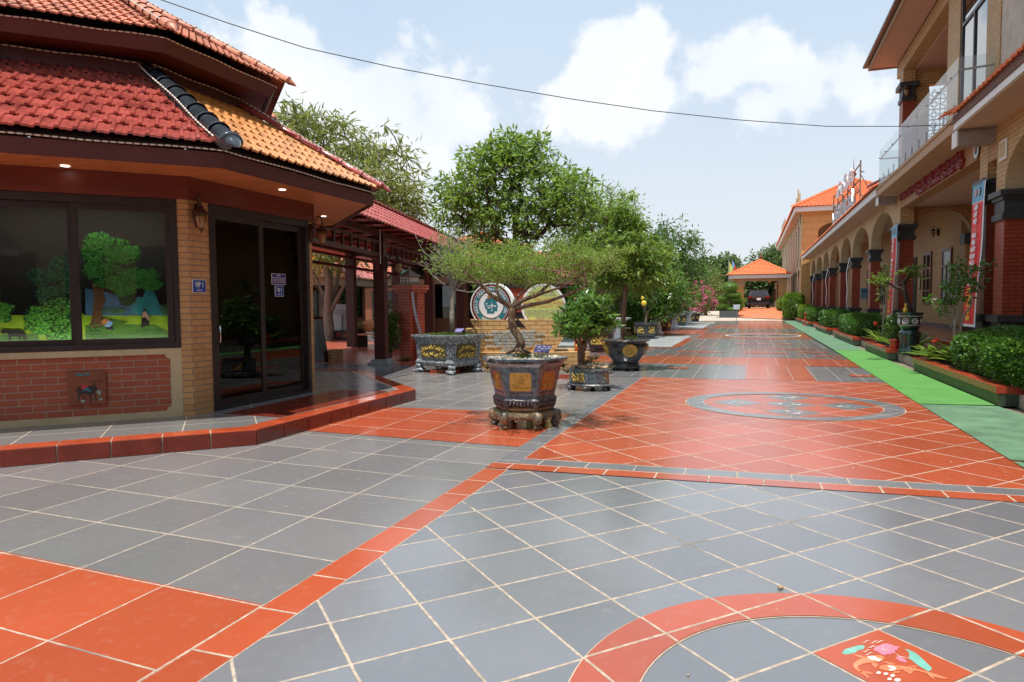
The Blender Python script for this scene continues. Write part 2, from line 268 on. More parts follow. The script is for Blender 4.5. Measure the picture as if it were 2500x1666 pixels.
class MB:
    def __init__(s): s.v = []; s.f = []; s.m = []; s.mats = []; s.cm = 0; s.st = []
    def mat(s, m):
        if m not in s.mats: s.mats.append(m)
        s.cm = s.mats.index(m); return s
    def add(s, vs, fs):
        b = len(s.v); s.st.append(len(s.f)); s.v.extend([tuple(float(c) for c in p) for p in vs])
        for f in fs: s.f.append(tuple(b+i for i in f)); s.m.append(s.cm)
        return s
    def frame_box(s, o, a, b, c, x0, x1, y0, y1, z0, z1):
        o, a, b, c = map(np.array, (o, a, b, c))
        P = [o+a*x+b*y+c*z for z in (z0, z1) for y in (y0, y1) for x in (x0, x1)]
        F = [(0, 2, 3, 1), (4, 5, 7, 6), (0, 1, 5, 4), (2, 6, 7, 3), (0, 4, 6, 2), (1, 3, 7, 5)]
        if np.dot(np.cross(a, b), c) < 0: F = [f[::-1] for f in F]
        return s.add(P, F)
    def box(s, x0, x1, y0, y1, z0, z1): return s.frame_box((0, 0, 0), (1, 0, 0), (0, 1, 0), (0, 0, 1), x0, x1, y0, y1, z0, z1)
    def prism(s, poly, z0, z1, o=(0, 0, 0), a=(1, 0, 0), b=(0, 1, 0), c=(0, 0, 1)):
        o, a, b, c = map(np.array, (o, a, b, c)); n = len(poly)
        P = [o+a*x+b*y+c*z for z in (z0, z1) for x, y in poly]
        F = [tuple(range(n))[::-1], tuple(range(n, 2*n))]+[(i, (i+1) % n, n+(i+1) % n, n+i) for i in range(n)]
        ar = sum(poly[i][0]*poly[(i+1) % n][1]-poly[(i+1) % n][0]*poly[i][1] for i in range(n))
        if (ar < 0) != (np.dot(np.cross(a, b), c) < 0): F = [f[::-1] for f in F]
        return s.add(P, F)
    def poly(s, pts): return s.add(pts, [tuple(range(len(pts)))])
    def sheet(s, poly, z):
        ar = sum(poly[i][0]*poly[(i+1) % len(poly)][1]-poly[(i+1) % len(poly)][0]*poly[i][1] for i in range(len(poly)))
        pl = poly if ar > 0 else poly[::-1]
        return s.poly([(x, y, z) for x, y in pl])
    def tube(s, pts, r, n=8, cap=True, closed=False):
        pts = [np.array(p, float) for p in pts]; k = len(pts)
        rr = r if hasattr(r, '__len__') else [r]*k
        V = []; F = []; pu = None
        for i, p in enumerate(pts):
            t = pts[min(i+1, k-1)]-pts[max(i-1, 0)]; t = t/(np.linalg.norm(t)+1e-9)
            if pu is None: u = np.cross(t, (0, 0, 1) if abs(t[2]) < .9 else (1, 0, 0))
            else: u = pu-t*np.dot(pu, t)
            u = u/(np.linalg.norm(u)+1e-9); pu = u; w = np.cross(t, u)
            for j in range(n):
                a = 2*math.pi*j/n; V.append(p+(u*math.cos(a)+w*math.sin(a))*rr[i])
        for i in range(k-1):
            for j in range(n): F.append((i*n+j, i*n+(j+1) % n, (i+1)*n+(j+1) % n, (i+1)*n+j))
        if cap: F.append(tuple(range(n))[::-1]); F.append(tuple(range((k-1)*n, k*n)))
        return s.add(V, F)
    def lathe(s, prof, o=(0, 0, 0), n=24, sx=1, sy=1, rot=0, cap=True, a0=0):
        V = []; F = []; k = len(prof)
        for r, z in prof:
            for j in range(n):
                a = 2*math.pi*j/n+a0; x, y = r*math.cos(a)*sx, r*math.sin(a)*sy
                V.append((o[0]+x*math.cos(rot)-y*math.sin(rot), o[1]+x*math.sin(rot)+y*math.cos(rot), o[2]+z))
        for i in range(k-1):
            for j in range(n): F.append((i*n+j, i*n+(j+1) % n, (i+1)*n+(j+1) % n, (i+1)*n+j))
        if cap: F.append(tuple(range(n))[::-1]); F.append(tuple(range((k-1)*n, k*n)))
        return s.add(V, F)
    def blob(s, c, r, n=6, jit=.15, m=4, rs=rnd):
        rx, ry, rz = r if hasattr(r, '__len__') else (r, r, r); V = [(c[0], c[1], c[2]-rz)]; F = []
        for i in range(1, m):
            ph = -math.pi/2+math.pi*i/m
            for j in range(n):
                a = 2*math.pi*(j+.5*(i % 2))/n; k = 1+rs.uniform(-jit, jit)
                V.append((c[0]+rx*math.cos(ph)*math.cos(a)*k, c[1]+ry*math.cos(ph)*math.sin(a)*k, c[2]+rz*math.sin(ph)*k))
        V.append((c[0], c[1], c[2]+rz)); t = len(V)-1
        for j in range(n): F.append((0, 1+(j+1) % n, 1+j)); F.append((t, 1+(m-2)*n+j, 1+(m-2)*n+(j+1) % n))
        for i in range(m-2):
            for j in range(n): F.append((1+i*n+j, 1+i*n+(j+1) % n, 1+(i+1)*n+(j+1) % n, 1+(i+1)*n+j))
        return s.add(V, F)
    def arrs(s, V, F3):            # numpy vertices and triangles
        b = len(s.v); s.v.extend(map(tuple, V.tolist())); s.f.extend([(a+b, c+b, d+b) for a, c, d in F3.tolist()]); s.m.extend([s.cm]*len(F3)); return s
    def build(s, name, mat=None, parent=None, smooth=False, bevel=0, loc=None):
        me = bpy.data.meshes.new(name)
        off = np.array(loc if loc is not None else (root_loc(parent) if parent else (0, 0, 0)), float)
        V = np.array(s.v, float).reshape(-1, 3)-off
        me.from_pydata(V.tolist(), [], s.f)
        for m in (s.mats or [mat]): me.materials.append(m)
        if s.mats: me.polygons.foreach_set("material_index", s.m)
        n = len(me.polygons); nor = np.empty(n*3); me.polygons.foreach_get("normal", nor); nor = nor.reshape(-1, 3)
        ls = np.empty(n, int); lt = np.empty(n, int); me.polygons.foreach_get("loop_start", ls); me.polygons.foreach_get("loop_total", lt)
        li = np.empty(len(me.loops), int); me.loops.foreach_get("vertex_index", li); ln = np.repeat(nor, lt, axis=0)
        W = V[li]+off; flat = np.abs(ln[:, 2]) > .95
        h = np.hypot(ln[:, 0], ln[:, 1])+1e-9; tx, ty = -ln[:, 1]/h, ln[:, 0]/h
        U = np.where(flat, W[:, 0], W[:, 0]*tx+W[:, 1]*ty); Vv = np.where(flat, W[:, 1], W[:, 2])
        uvl = me.uv_layers.new(name="UVMap"); uvl.data.foreach_set("uv", np.stack([U, Vv], 1).ravel())
        if smooth: me.polygons.foreach_set("use_smooth", [True]*n)
        me.update()
        o = bpy.data.objects.new(name, me); col.objects.link(o)
        if parent: o.parent = parent
        if loc is not None: o.location = loc
        if bevel:
            b = o.modifiers.new("bevel", 'BEVEL'); b.width = bevel; b.segments = 2; b.limit_method = 'ANGLE'; b.angle_limit = RAD(40)
        return o
def _each(s, name, mat=None, parent=None, group=1, **kw):
    """one object per `group` consecutive boxes or shapes added"""
    out = []; st = s.st+[len(s.f)]; 
    for i in range(0, len(s.st), group):
        a, b = st[i], st[min(i+group, len(st)-1)]; fs = s.f[a:b]; ids = sorted({v for f in fs for v in f}); mp_ = {v: k for k, v in enumerate(ids)}
        m = MB(); m.v = [s.v[v] for v in ids]; m.f = [tuple(mp_[v] for v in f) for f in fs]; m.mats = s.mats; m.m = s.m[a:b]; out.append(m.build(name, mat, parent, **kw))
    return out
MB.each = _each
def root_loc(o):
    while o.parent: o = o.parent
    return tuple(o.location)
def tag(o, label=None, cat=None, group=None, kind=None):
    if label and len(label.split()) > 16: print('LONG', len(label.split()), label)
    for k, v in (("label", label), ("category", cat), ("group", group), ("kind", kind)):
        if v: o[k] = v
    return o
def thing(name, label, cat, loc=(0, 0, 0), group=None, rotz=0):
    o = bpy.data.objects.new(name, None); col.objects.link(o); o.empty_display_size = .2
    o.location = tuple(float(c) for c in loc); o.rotation_euler.z = rotz; return tag(o, label, cat, group)
def dup(o, loc=None, rotz=None, label=None, parent=None, scale=None):
    c = o.copy(); col.objects.link(c)
    if parent: c.parent = parent
    if loc is not None: c.location = tuple(float(q) for q in loc)
    if rotz is not None: c.rotation_euler.z = rotz
    if scale is not None: c.scale = scale if hasattr(scale, '__len__') else (scale,)*3
    if label: c['label'] = label
    for ch in [q for q in bpy.data.objects if q.parent == o]: dup(ch, parent=c)
    return c
def sheet(name, poly, z, mat):
    o = MB().sheet(poly, z).build(name, mat); o['kind'] = 'structure'; return o
def text(s, size, o, a, b, mat, parent=None, ext=.002, name="lettering", align='CENTER', sxy=(1, 1), shear=0, bold=0, off=None):
    cu = bpy.data.curves.new(name, 'FONT'); cu.body = s; cu.size = size; cu.extrude = ext; cu.align_x = align; cu.align_y = 'CENTER'; cu.offset = bold; cu.shear = shear
    cu.resolution_u = 2
    t = bpy.data.objects.new(name, cu); col.objects.link(t); dg = bpy.context.evaluated_depsgraph_get(); dg.update()
    me = bpy.data.meshes.new_from_object(t.evaluated_get(dg)); bpy.data.objects.remove(t); bpy.data.curves.remove(cu)
    a = np.array(a, float); b = np.array(b, float); c = np.cross(a, b); o = np.array(o, float)
    offv = np.array(root_loc(parent) if parent else (0, 0, 0))
    mw = Matrix([[a[i]*sxy[0], b[i]*sxy[1], c[i], o[i]-offv[i]] for i in range(3)]+[[0, 0, 0, 1]])
    me.transform(mw); me.materials.clear(); me.materials.append(mat); me.name = name
    ob = bpy.data.objects.new(name, me); col.objects.link(ob)
    if parent: ob.parent = parent
    return ob
def merge_text(obs, name, parent=None):
    mb = MB()
    for o in obs:
        mb.mat(o.data.materials[0]); me = o.data; off = root_loc(o) if o.parent else (0, 0, 0)
        mb.add([tuple(np.array(v.co)+np.array(off)) for v in me.vertices], [tuple(p.vertices) for p in me.polygons]); bpy.data.objects.remove(o)
    return mb.build(name, parent=parent)

# ------------------------------------------------------------------ leaves and trees
NP = np.random.RandomState(11)
def unit(v): return v/(np.linalg.norm(v, axis=-1, keepdims=True)+1e-9)
def leaves(mb, P, D, L, Wd, fold=.25, jl=.3):
    """leaf shaped double triangles: P positions, D directions"""
    n = len(P); D = unit(D); L = L*(1+NP.uniform(-jl, jl, (n, 1)))
    side = unit(np.cross(D, NP.normal(size=(n, 3))+np.array([0, 0, 1.2])))
    nor = np.cross(side, D); tip = P+D*L; mid = P+D*L*.45
    w = Wd*L/ (L.mean()+1e-9)
    l = mid+side*w*.5+nor*w*fold*.5; r = mid-side*w*.5+nor*w*fold*.5
    V = np.stack([P, l, tip, r], 1).reshape(-1, 3); b = np.arange(n)*4
    F = np.concatenate([np.stack([b, b+2, b+1], 1), np.stack([b, b+3, b+2], 1)]); return mb.arrs(V, F)
def cluster_leaves(mb, C, n, spread, L, Wd, droop=.3, out=None):
    k = len(C); P = np.repeat(C, n, axis=0); d = NP.normal(size=(k*n, 3)); d = unit(d); d[:, 2] = d[:, 2]*.7-droop
    if out is not None: d = d+np.repeat(unit(C-out), n, axis=0)*.5
    P = P+unit(d)*NP.uniform(0, spread, (k*n, 1)); return leaves(mb, P, d+NP.normal(size=d.shape)*.35, L, Wd)
def ell(c, r, n, shell=.45, zmin=-1, lump=.25, seed=0):
    """points through an ellipsoid, denser to the outside, with an uneven outline"""
    out = []; rs = np.random.RandomState(seed+5); nl = 7; ld = unit(rs.normal(size=(nl, 3))); la = rs.uniform(-lump, lump, nl)
    while len(out) < n:
        d = unit(rs.normal(size=3)); q = (shell+(1-shell)*rs.rand()) if rs.rand() < .75 else rs.rand()
        k = 1+sum(la[i]*max(0, float(d@ld[i]))**3 for i in range(nl))
        p = d*q*k
        if p[2] < zmin: continue
        out.append(np.array(c)+p*np.array(r))
    return np.array(out)
def branches(mb, trunk, r0, C, rtip=.006, sides=5, wig=.06, up=.0, limbs=6):
    nodes = [np.array(p, float) for p in trunk]; par = [-1]+list(range(len(nodes)-1)); top = nodes[-1]
    nt = len(nodes); start = max(1, nt//2)
    if limbs and len(C) > 30:           # primary limbs fan out from the fork first
        ctr = C.mean(0); T_ = [C[int(np.argmax(np.linalg.norm(C-ctr, axis=1)))]]
        for _ in range(limbs-1): T_.append(C[int(np.argmax(np.min([np.linalg.norm(C-t_, axis=1) for t_ in T_], axis=0)))])
        for t_ in T_:
            tgt = top+(t_-top)*.62; prev = nt-1-NP.randint(0, 2); p0_ = nodes[prev]; L_ = np.linalg.norm(tgt-p0_)
            for s_ in range(1, 6):
                q_ = s_/5; c_ = p0_+(tgt-p0_)*q_+np.array([0, 0, .10*L_*math.sin(math.pi*q_)])+NP.normal(size=3)*wig*.35*L_*(.3 if s_ == 5 else .5); nodes.append(c_); par.append(prev); prev = len(nodes)-1
    order = np.argsort(np.linalg.norm(C-top, axis=1))
    for ci in order:
        c = C[ci]; A = np.array(nodes[start:]); d = np.linalg.norm(A-c, axis=1)+.35*np.linalg.norm(A-top, axis=1)*.3
        j = int(np.argmin(d))+start; p = nodes[j]; L = np.linalg.norm(c-p); k = max(1, min(4, int(L/(.12+.1*L))))
        prev = j
        for s in range(1, k+1):
            q = p+(c-p)*s/k
            if s < k: q = q+NP.normal(size=3)*wig*L/k+np.array([0, 0, up*L*math.sin(math.pi*s/k)])
            nodes.append(q); par.append(prev); prev = len(nodes)-1
    cnt = np.ones(len(nodes))
    for i in range(len(nodes)-1, 0, -1): cnt[par[i]] += cnt[i]
    rad = rtip*cnt**.48; k = r0/rad[0]; rad = rtip+(rad-rtip)*(r0-rtip)/(rad[0]-rtip+1e-9)
    V = []; F = []
    for i in range(1, len(nodes)):
        p, q = nodes[par[i]], nodes[i]; t = q-p; ln = np.linalg.norm(t)
        if ln < 1e-4: continue
        t = t/ln; u = np.cross(t, (0, 0, 1) if abs(t[2]) < .9 else (1, 0, 0)); u /= np.linalg.norm(u); w = np.cross(t, u)
        ra = min(rad[par[i]], rad[i]*1.5) if i >= nt else rad[par[i]]; n = sides+3 if i < nt else sides; b = len(V)
        for (c, rr) in ((p-t*ra*.3, ra), (q, rad[i])):
            for j in range(n): a = 2*math.pi*j/n; V.append(c+(u*math.cos(a)+w*math.sin(a))*rr)
        for j in range(n): F.append((b+j, b+(j+1) % n, b+n+(j+1) % n, b+n+j))
    mb.add(V, F)
def tree(name, label, cat, base, trunk, r0, C, lf, n, spread, L, Wd, bark, droop=.3, group=None, rtip=.006, wig=.06, extra=None, out=None):
    t = thing(name, label, cat, base, group)
    b = MB(); branches(b, trunk, r0, C, rtip, wig=wig); b.build("trunk", bark, t, smooth=True)
    c = MB(); c.mat(lf); cluster_leaves(c, C, n, spread, L, Wd, droop, out=None if out is None else np.array(out))
    if extra: extra(c)
    c.build("crown", lf, t); return t
def hedge(name, label, box, n, L=.05, Wd=.026, lf=None, rnd_=.18, group=None, seed=0, cat="hedge"):
    x0, x1, y0, y1, z0, z1 = box; t = thing(name, label, cat, ((x0+x1)/2, (y0+y1)/2, z0), group)
    rs = np.random.RandomState(seed); c = MB(); c.mat(lf or M_['lf_hedge'])
    d = rs.uniform(-1, 1, (n, 3)); ax = rs.choice(3, n, p=[.35, .25, .4]); s = np.sign(rs.uniform(-1, 1, n)); d[np.arange(n), ax] = np.where(ax == 2, 1, s)
    ln = (np.abs(d)**4).sum(1, keepdims=True)**.25; d = d/ln
    h = np.array([(x1-x0)/2, (y1-y0)/2, (z1-z0)/2]); ctr = np.array([(x0+x1)/2, (y0+y1)/2, (z0+z1)/2])
    wob = 1+rnd_*.35*np.sin(d[:, :1]*5+seed)*np.cos(d[:, 1:2]*6+seed*2)
    P = ctr+d*h*wob-unit(d*h)*rs.uniform(0, .10, (n, 1)); leaves(c, P, d+rs.normal(size=(n, 3))*.7+[0, 0, .25], L, Wd)
    c.build("foliage", None, t); k = MB(); k.blob(ctr-[0, 0, .02], (h[0]*.86, h[1]*.9, h[2]*.9), 14, .05, 8); k.build("shade_core", M_['lf_dark'], t); return t  # solid dark core stands in for the shade inside the hedge
def straps(mb, c, n, L, w, seed=0, rise=.9, arch=.6):
    """rosette of long arching strap leaves"""
    rs = np.random.RandomState(seed); V = []; F = []
    for i in range(n):
        a = rs.uniform(0, 2*math.pi); l = L*rs.uniform(.6, 1.1); up_ = rise*rs.uniform(.5, 1.2); b = len(V); k = 5
        for s in range(k+1):
            q = s/k; x = l*q*math.cos(up_*.9*(1-q*.3)); z = l*(math.sin(up_)*q-arch*q*q*.6)
            ww = w*math.sin(math.pi*min(1, q*.85+.15))*.5+.001
            px, py = c[0]+x*math.cos(a), c[1]+x*math.sin(a)
            V.append((px-math.sin(a)*ww, py+math.cos(a)*ww, c[2]+z+ww*.3)); V.append((px, py, c[2]+z-ww*.2)); V.append((px+math.sin(a)*ww, py-math.cos(a)*ww, c[2]+z+ww*.3))
        for s in range(k):
            j = b+s*3; F += [(j, j+1, j+4, j+3), (j+1, j+2, j+5, j+4)]
    return mb.add(V, F)

def broom(name, label, base, trunk, r0, tips, bark, lf, seed=0):
    """upright tree whose many long thin twigs fan out from low forks"""
    rs = np.random.RandomState(seed); t = thing(name, label, "tree", base); mb = MB(); top = np.array(trunk[-1], float); mb.tube(trunk, [r0*(1-.25*i/(len(trunk)-1)) for i in range(len(trunk))], 9); ends = []
    for tip in tips:
        tip = np.array(tip, float); st = np.array(trunk[-1 if rs.rand() < .6 else -2], float)+rs.normal(size=3)*.01; mid = st+(tip-st)*.4+np.array([(tip-st)[0]*.18, (tip-st)[1]*.18, .04])
        P = []; k = 9
        for i in range(k+1):
            q = i/k; p = st*(1-q)**2+mid*2*q*(1-q)+tip*q*q; P.append(p+rs.normal(size=3)*.014*(0 if i == 0 else 1))
        r = rs.uniform(.006, .016); mb.tube(P, [r*(1-q/k)+.0025 for q in range(k+1)], 5)
        for _ in range(5):
            j = rs.randint(3, k); e = P[j]+np.array([rs.normal()*.13, rs.normal()*.13, rs.uniform(.08, .32)]); m = (P[j]+e)/2+rs.normal(size=3)*.02; mb.tube([P[j], m, e], [.004, .003, .0018], 4); ends.append(e)
        ends.append(P[-1])
    mb.build("trunk", bark, t, smooth=True); E = np.array(ends); E = E[rs.rand(len(E)) < .55]; c = MB(); c.mat(lf); cluster_leaves(c, E, 4, .05, .075, .026, .0); c.build("crown", None, t); return t

# ------------------------------------------------------------------ roofs
def roof_face(mb, eL, eR, tR, tL, course=.30, period=.155, amp=.022, lip=.022, stagger=True):
    eL, eR, tR, tL = [np.array(p, float) for p in (eL, eR, tR, tL)]
    U = eR-eL; LU = np.linalg.norm(U); U = U/LU; mid = tL-eL; V = mid-U*np.dot(mid, U); H = np.linalg.norm(V); V = V/H; N = np.cross(U, V)
    if N[2] < 0: N = -N
    xl, xr = np.dot(tL-eL, U), np.dot(tR-eL, U); n = max(1, int(round(H/course))); dv = H/n
    prof = [(0, 0), (.12, 0), (.22, 1), (.42, 1), (.5, .15), (.62, .3), (.8, .3), (.9, 0)]
    for i in range(n):
        v0, v1 = i*dv, min(H, (i+1)*dv+.0); sh = (period*.5 if (stagger and i % 2) else 0)
        a0, a1 = xl*v0/H, xl*v1/H; b0, b1 = LU+(xr-LU)*v0/H, LU+(xr-LU)*v1/H
        lo, hi = min(a0, a1), max(b0, b1); k0 = int(math.floor((lo-sh)/period))-1; k1 = int(math.ceil((hi-sh)/period))+1
        xs = [(k*period+sh+f*period, h) for k in range(k0, k1+1) for f, h in prof]; xs = [(lo, 0)]+[q for q in xs if lo < q[0] < hi]+[(hi, 0)]
        P = []; m = len(xs)
        for row, (v, lift, aa, bb) in enumerate(((v0, 0., a0, b0), (v0, lip, a0, b0), (v1, 0.004, a1, b1))):
            for x, h in xs:
                xx = min(max(x, aa), bb); P.append(eL+U*xx+V*v+N*(lift+h*amp*(1 if row else .8)))
        F = []
        for r in range(2):
            for j in range(m-1): F.append((r*m+j, r*m+j+1, (r+1)*m+j+1, (r+1)*m+j))
        mb.add(P, F)
    return mb
def ridge(mb, p0, p1, r=.09, seg=.3, n=10, flat=.75, endcap=True):
    p0, p1 = np.array(p0, float), np.array(p1, float); d = p1-p0; L = np.linalg.norm(d); d /= L
    side = np.cross(d, (0, 0, 1)); side /= np.linalg.norm(side); up_ = np.cross(side, d); k = max(1, int(round(L/seg)))
    for i in range(k):
        a, b = p0+d*L*i/k-d*.02, p0+d*L*(i+1)/k+d*.02; V = []; F = []
        st = [(0, r*1.14), (.1, r*1.14), (.13, r*.98), (1, r*.9)]
        if i == 0 and endcap: st = [(-.42, r*.1), (-.34, r*.34), (-.15, r*.72), (0, r*.92), (.01, r*1.14), (.1, r*1.14), (.13, r*.98), (1, r*.9)]
        for q, rr in st:
            c = a+(b-a)*q
            for j in range(n+1):
                an = math.pi*j/n*1.15-.23; V.append(c+side*math.cos(an)*rr+up_*math.sin(an)*rr*flat)
        for s in range(len(st)-1):
            for j in range(n): F.append((s*(n+1)+j, s*(n+1)+j+1, (s+1)*(n+1)+j+1, (s+1)*(n+1)+j))
        mb.add(V, F)
    return mb
def finial(mb, o, k=1.0):
    return mb.lathe([(r*k, z*k) for r, z in [(.10, 0), (.11, .05), (.05, .09), (.08, .14), (.13, .22), (.09, .32), (.035, .38), (.05, .43), (.02, .47), (.014, .7), (.003, 1.0)]], o, 12)
def octv(C, R, k, rot=-23, nside=8):
    a = RAD(rot+360/nside*k); return np.array([C[0]+R*math.cos(a), C[1]+R*math.sin(a)])
# ------------------------------------------------------------------ ground and paving (sheets 4 mm apart)
sheet("ground", [(-1500, -300), (1500, -300), (1500, 2500), (-1500, 2500)], -.03, M_['dirt'])
AN1, AN2 = (-1.9, 5.31), (3.3, 5.55)
fm_near = floor_mat("grey_diagonal_tile", GRAY, (-1.4448, 5.0278), (.2799, -.2686), (-.2787, -.2967), .0145)
fm_nearR = floor_mat("red_diagonal_tile_near", RED, (-1.4448, 5.0278), (.2799, -.2686), (-.2787, -.2967), .0145)
fm_red = floor_mat("red_diagonal_tile", RED, (1.5262, 7.132), (.341, -.3369), (-.3429, -.3679), .015, .2)
fm_redG = floor_mat("grey_ring_tile", GRAY, (1.5262, 7.132), (.341, -.3369), (-.3429, -.3679), .012, .2)
fm_left = floor_mat("grey_square_tile", (.185, .18, .178), (-2.112, 3.10), (-.618, .034), (.004, .585), .011, .2)
fm_leftR = floor_mat("red_square_tile", RED, (-2.112, 3.10), (-.618, .034), (.004, .585), .011, .17)
fm_strG = floor_mat("grey_strip_tile", GRAY, (-1.905, 5.63), (-.21, -.005), (.0, .40), .011)
fm_strR = floor_mat("red_strip_tile", RED, (-1.905, 5.30), (-.21, .0), (.0, -.40), .013)
fm_bG = floor_mat("grey_border_tile", GRAY, (-1.31, 5.745), (.405, .0145), (.0, .205), .013)
fm_bR = floor_mat("red_border_tile", RED, (-1.52, 5.32), (.405, .0165), (.0, .205), .015)
# lower paving of the whole court, then the patterned fields
sheet("pavement", [(-30, -6), (2.2, -6), (2.2, 13), (-30, 13)], 0.0, fm_left)
sheet("pavement", [(2.2, -6), (4.6, -6), (4.6, 5.6), (2.2, 5.6)], 0.001, fm_near)
sheet("pavement", [(-1.905, -6), (2.4, -6), (2.4, 5.505), (-1.905, 5.31)], 0.004, fm_near)
sheet("pavement", [(-2.112, -6), (-1.905, -6), (-1.905, 5.31), (-2.112, 5.30)], 0.004, fm_strR)
sheet("pavement", [(-2.112, 5.51), (-1.905, 5.52), (-1.905, 12.9), (-2.112, 12.9)], 0.004, fm_strG)
def by(x, k): return 5.315+.041*(x+2.1)+k*(.205-.002*(x+2))
sheet("pavement", [(-2.112, by(-2.1, 0)), (3.3, by(3.3, 0)), (3.3, by(3.3, 1)), (-2.112, by(-2.1, 1))], 0.008, fm_bR)
sheet("pavement", [(-1.905, by(-1.9, 1)), (3.3, by(3.3, 1)), (3.3, by(3.3, 2)), (-1.905, by(-1.9, 2))], 0.008, fm_bG)
sheet("pavement", [(-1.905, by(-1.9, 2)), (2.2, by(2.2, 2)), (2.16, 12.97), (-1.905, 12.85)], 0.004, fm_red)
def lft(y): return y   # rows of the left field
sheet("pavement", [(-20, -6), (-2.112, -6), (-2.112, 2.53), (-20, 3.52)], 0.004, fm_leftR)
sheet("pavement", [(-4.75, 6.33), (-2.112, 6.21), (-2.112, 8.26), (-4.75, 8.14)], 0.004, fm_leftR)
def ring(name, c, r0, r1, z, mat, ky=1.0, n=96):
    mb = MB(); V = []; F = []
    for i in range(n):
        a = 2*math.pi*i/n
        for r in (r0, r1): V.append((c[0]+r*math.cos(a), c[1]+r*math.sin(a)*ky, z))
    for i in range(n): j = (i+1) % n; F.append((2*i, 2*i+1, 2*j+1, 2*j))
    o = mb.add(V, F).build(name, mat); o['kind'] = 'structure'; return o
gl = mk("ring_grout", (.5, .40, .29), .8, .15, 20)
ring("pavement", (.50, 9.87), 1.115, 1.365, .0065, gl, .945); ring("pavement", (.50, 9.87), 1.124, 1.356, .010, fm_redG, .945)
ring("pavement", (.50, 2.36), .868, 1.117, .0065, gl, .985); ring("pavement", (.50, 2.36), .874, 1.111, .010, fm_nearR, .985)
# painted tiles set in the paving
E1, E2, O1 = np.array((.341, -.3369)), np.array((-.3429, -.3679)), np.array((1.5262, 7.132))
F1, F2, O2 = np.array((.2799, -.2686)), np.array((-.2787, -.2967)), np.array((-1.4448, 5.0278))
W_, P_, T_, S_ = mk("painted_white", (.75, .70, .62), .4), mk("painted_pink", (.62, .18, .26), .4), mk("painted_teal", (.16, .42, .34), .4), mk("painted_salmon", (.75, .19, .08), .4, .1)
Yl_ = mk("painted_yellow", (.7, .5, .15), .4)
def deco(o, e1, e2, cells, base, motif, label, group=None, z0=.0066):
    """one painted floor tile: base square, motif shapes in tile coordinates 0..1"""
    u, v = cells; p = o+e1*u+e2*v; q = [p, p+e1, p+e1+e2, p+e2]; c = (q[0]+q[2])/2
    t = thing("painted_tile", label, "floor tile", (c[0], c[1], 0), group)
    g = [c+(k-c)*.976 for k in q]; MB().sheet([tuple(k) for k in g], z0).build("glaze", base, t)
    def w(a, b): k = p+e1*a+e2*b; return (k[0], k[1])
    groups = {}
    for m, pts in motif: groups.setdefault(m.name, (m, []))[1].append(pts)
    z = z0+.0004
    for nm, (m, ps) in groups.items():
        mb = MB(); z += .0006
        for pts in ps: mb.sheet([w(*k) for k in pts], z)
        mb.build("motif", m, t)
    return t
def el(cx, cy, rx, ry, a=0, n=14): return [(cx+rx*math.cos(2*math.pi*i/n)*math.cos(a)-ry*math.sin(2*math.pi*i/n)*math.sin(a), cy+rx*math.cos(2*math.pi*i/n)*math.sin(a)+ry*math.sin(2*math.pi*i/n)*math.cos(a)) for i in range(n)]
def stroke(pts, w):
    L = [];R = []
    for i, p in enumerate(pts):
        a = np.array(pts[max(0, i-1)]); b = np.array(pts[min(len(pts)-1, i+1)]); d = b-a; d = d/np.linalg.norm(d); n = np.array((-d[1], d[0]))*w/2*(1 if 0 < i < len(pts)-1 else .3)
        L.append(tuple(np.array(p)+n)); R.append(tuple(np.array(p)-n))
    return L+R[::-1]
def fish(c, a, s, flip=1):
    out = []
    def r(x, y): y *= flip; return (c[0]+s*(x*math.cos(a)-y*math.sin(a)), c[1]+s*(x*math.sin(a)+y*math.cos(a)))
    body = [(.5, 0), (.42, .09), (.2, .13), (-.1, .1), (-.35, .03), (-.5, .10), (-.62, .16), (-.55, .0), (-.60, -.14), (-.48, -.07), (-.35, -.02), (-.1, -.08), (.2, -.12), (.42, -.08)]
    out.append((S_, [r(*p) for p in body])); out.append((S_, [r(*p) for p in [(.15, .12), (.02, .24), (-.15, .1)]])); out.append((S_, [r(*p) for p in [(.2, -.1), (.05, -.24), (.05, -.08)]]))
    out.append((W_, [r(*p) for p in [(.44, .02), (.36, .07), (.27, .05), (.27, -.03), (.36, -.04)]]))
    for i in range(7): x = .2-i*.08; out.append((W_, [r(*p) for p in stroke([(x, .1-.01*i), (x-.03, 0), (x, -.09+.01*i)], .012)]))
    out.append((W_, [r(*p) for p in stroke([(-.36, .0), (-.48, .05), (-.58, .11)], .012)])); out.append((W_, [r(*p) for p in stroke([(-.36, 0), (-.48, -.04), (-.56, -.1)], .012)]))
    return out
koi = fish((.66, .36), 2.55, .50)+fish((.40, .66), .35, .52, -1)
def lp(cx, cy, r, n=9, a=0): return [(cx+r*(1+.12*math.cos(n*2*math.pi*i/40))*math.cos(2*math.pi*i/40)*1.25, cy+r*(1+.12*math.cos(n*2*math.pi*i/40))*math.sin(2*math.pi*i/40)*.8) for i in range(40)]
koi += [(T_, lp(.16, .44, .085)), (T_, [(.52, .06), (.60, .05), (.70, .10), (.80, .12), (.88, .20), (.93, .30), (.94, .40), (.86, .36), (.76, .30), (.66, .26), (.60, .18)])]
koi += [(W_, stroke([(.16, .44), (.16+.10*math.cos(a), .44+.06*math.sin(a))], .008)) for a in (0.3, 1.5, 2.7, 4, 5.2)]+[(W_, stroke([(.60, .17), (x, y)], .008)) for x, y in ((.74, .18), (.82, .26), (.70, .25))]
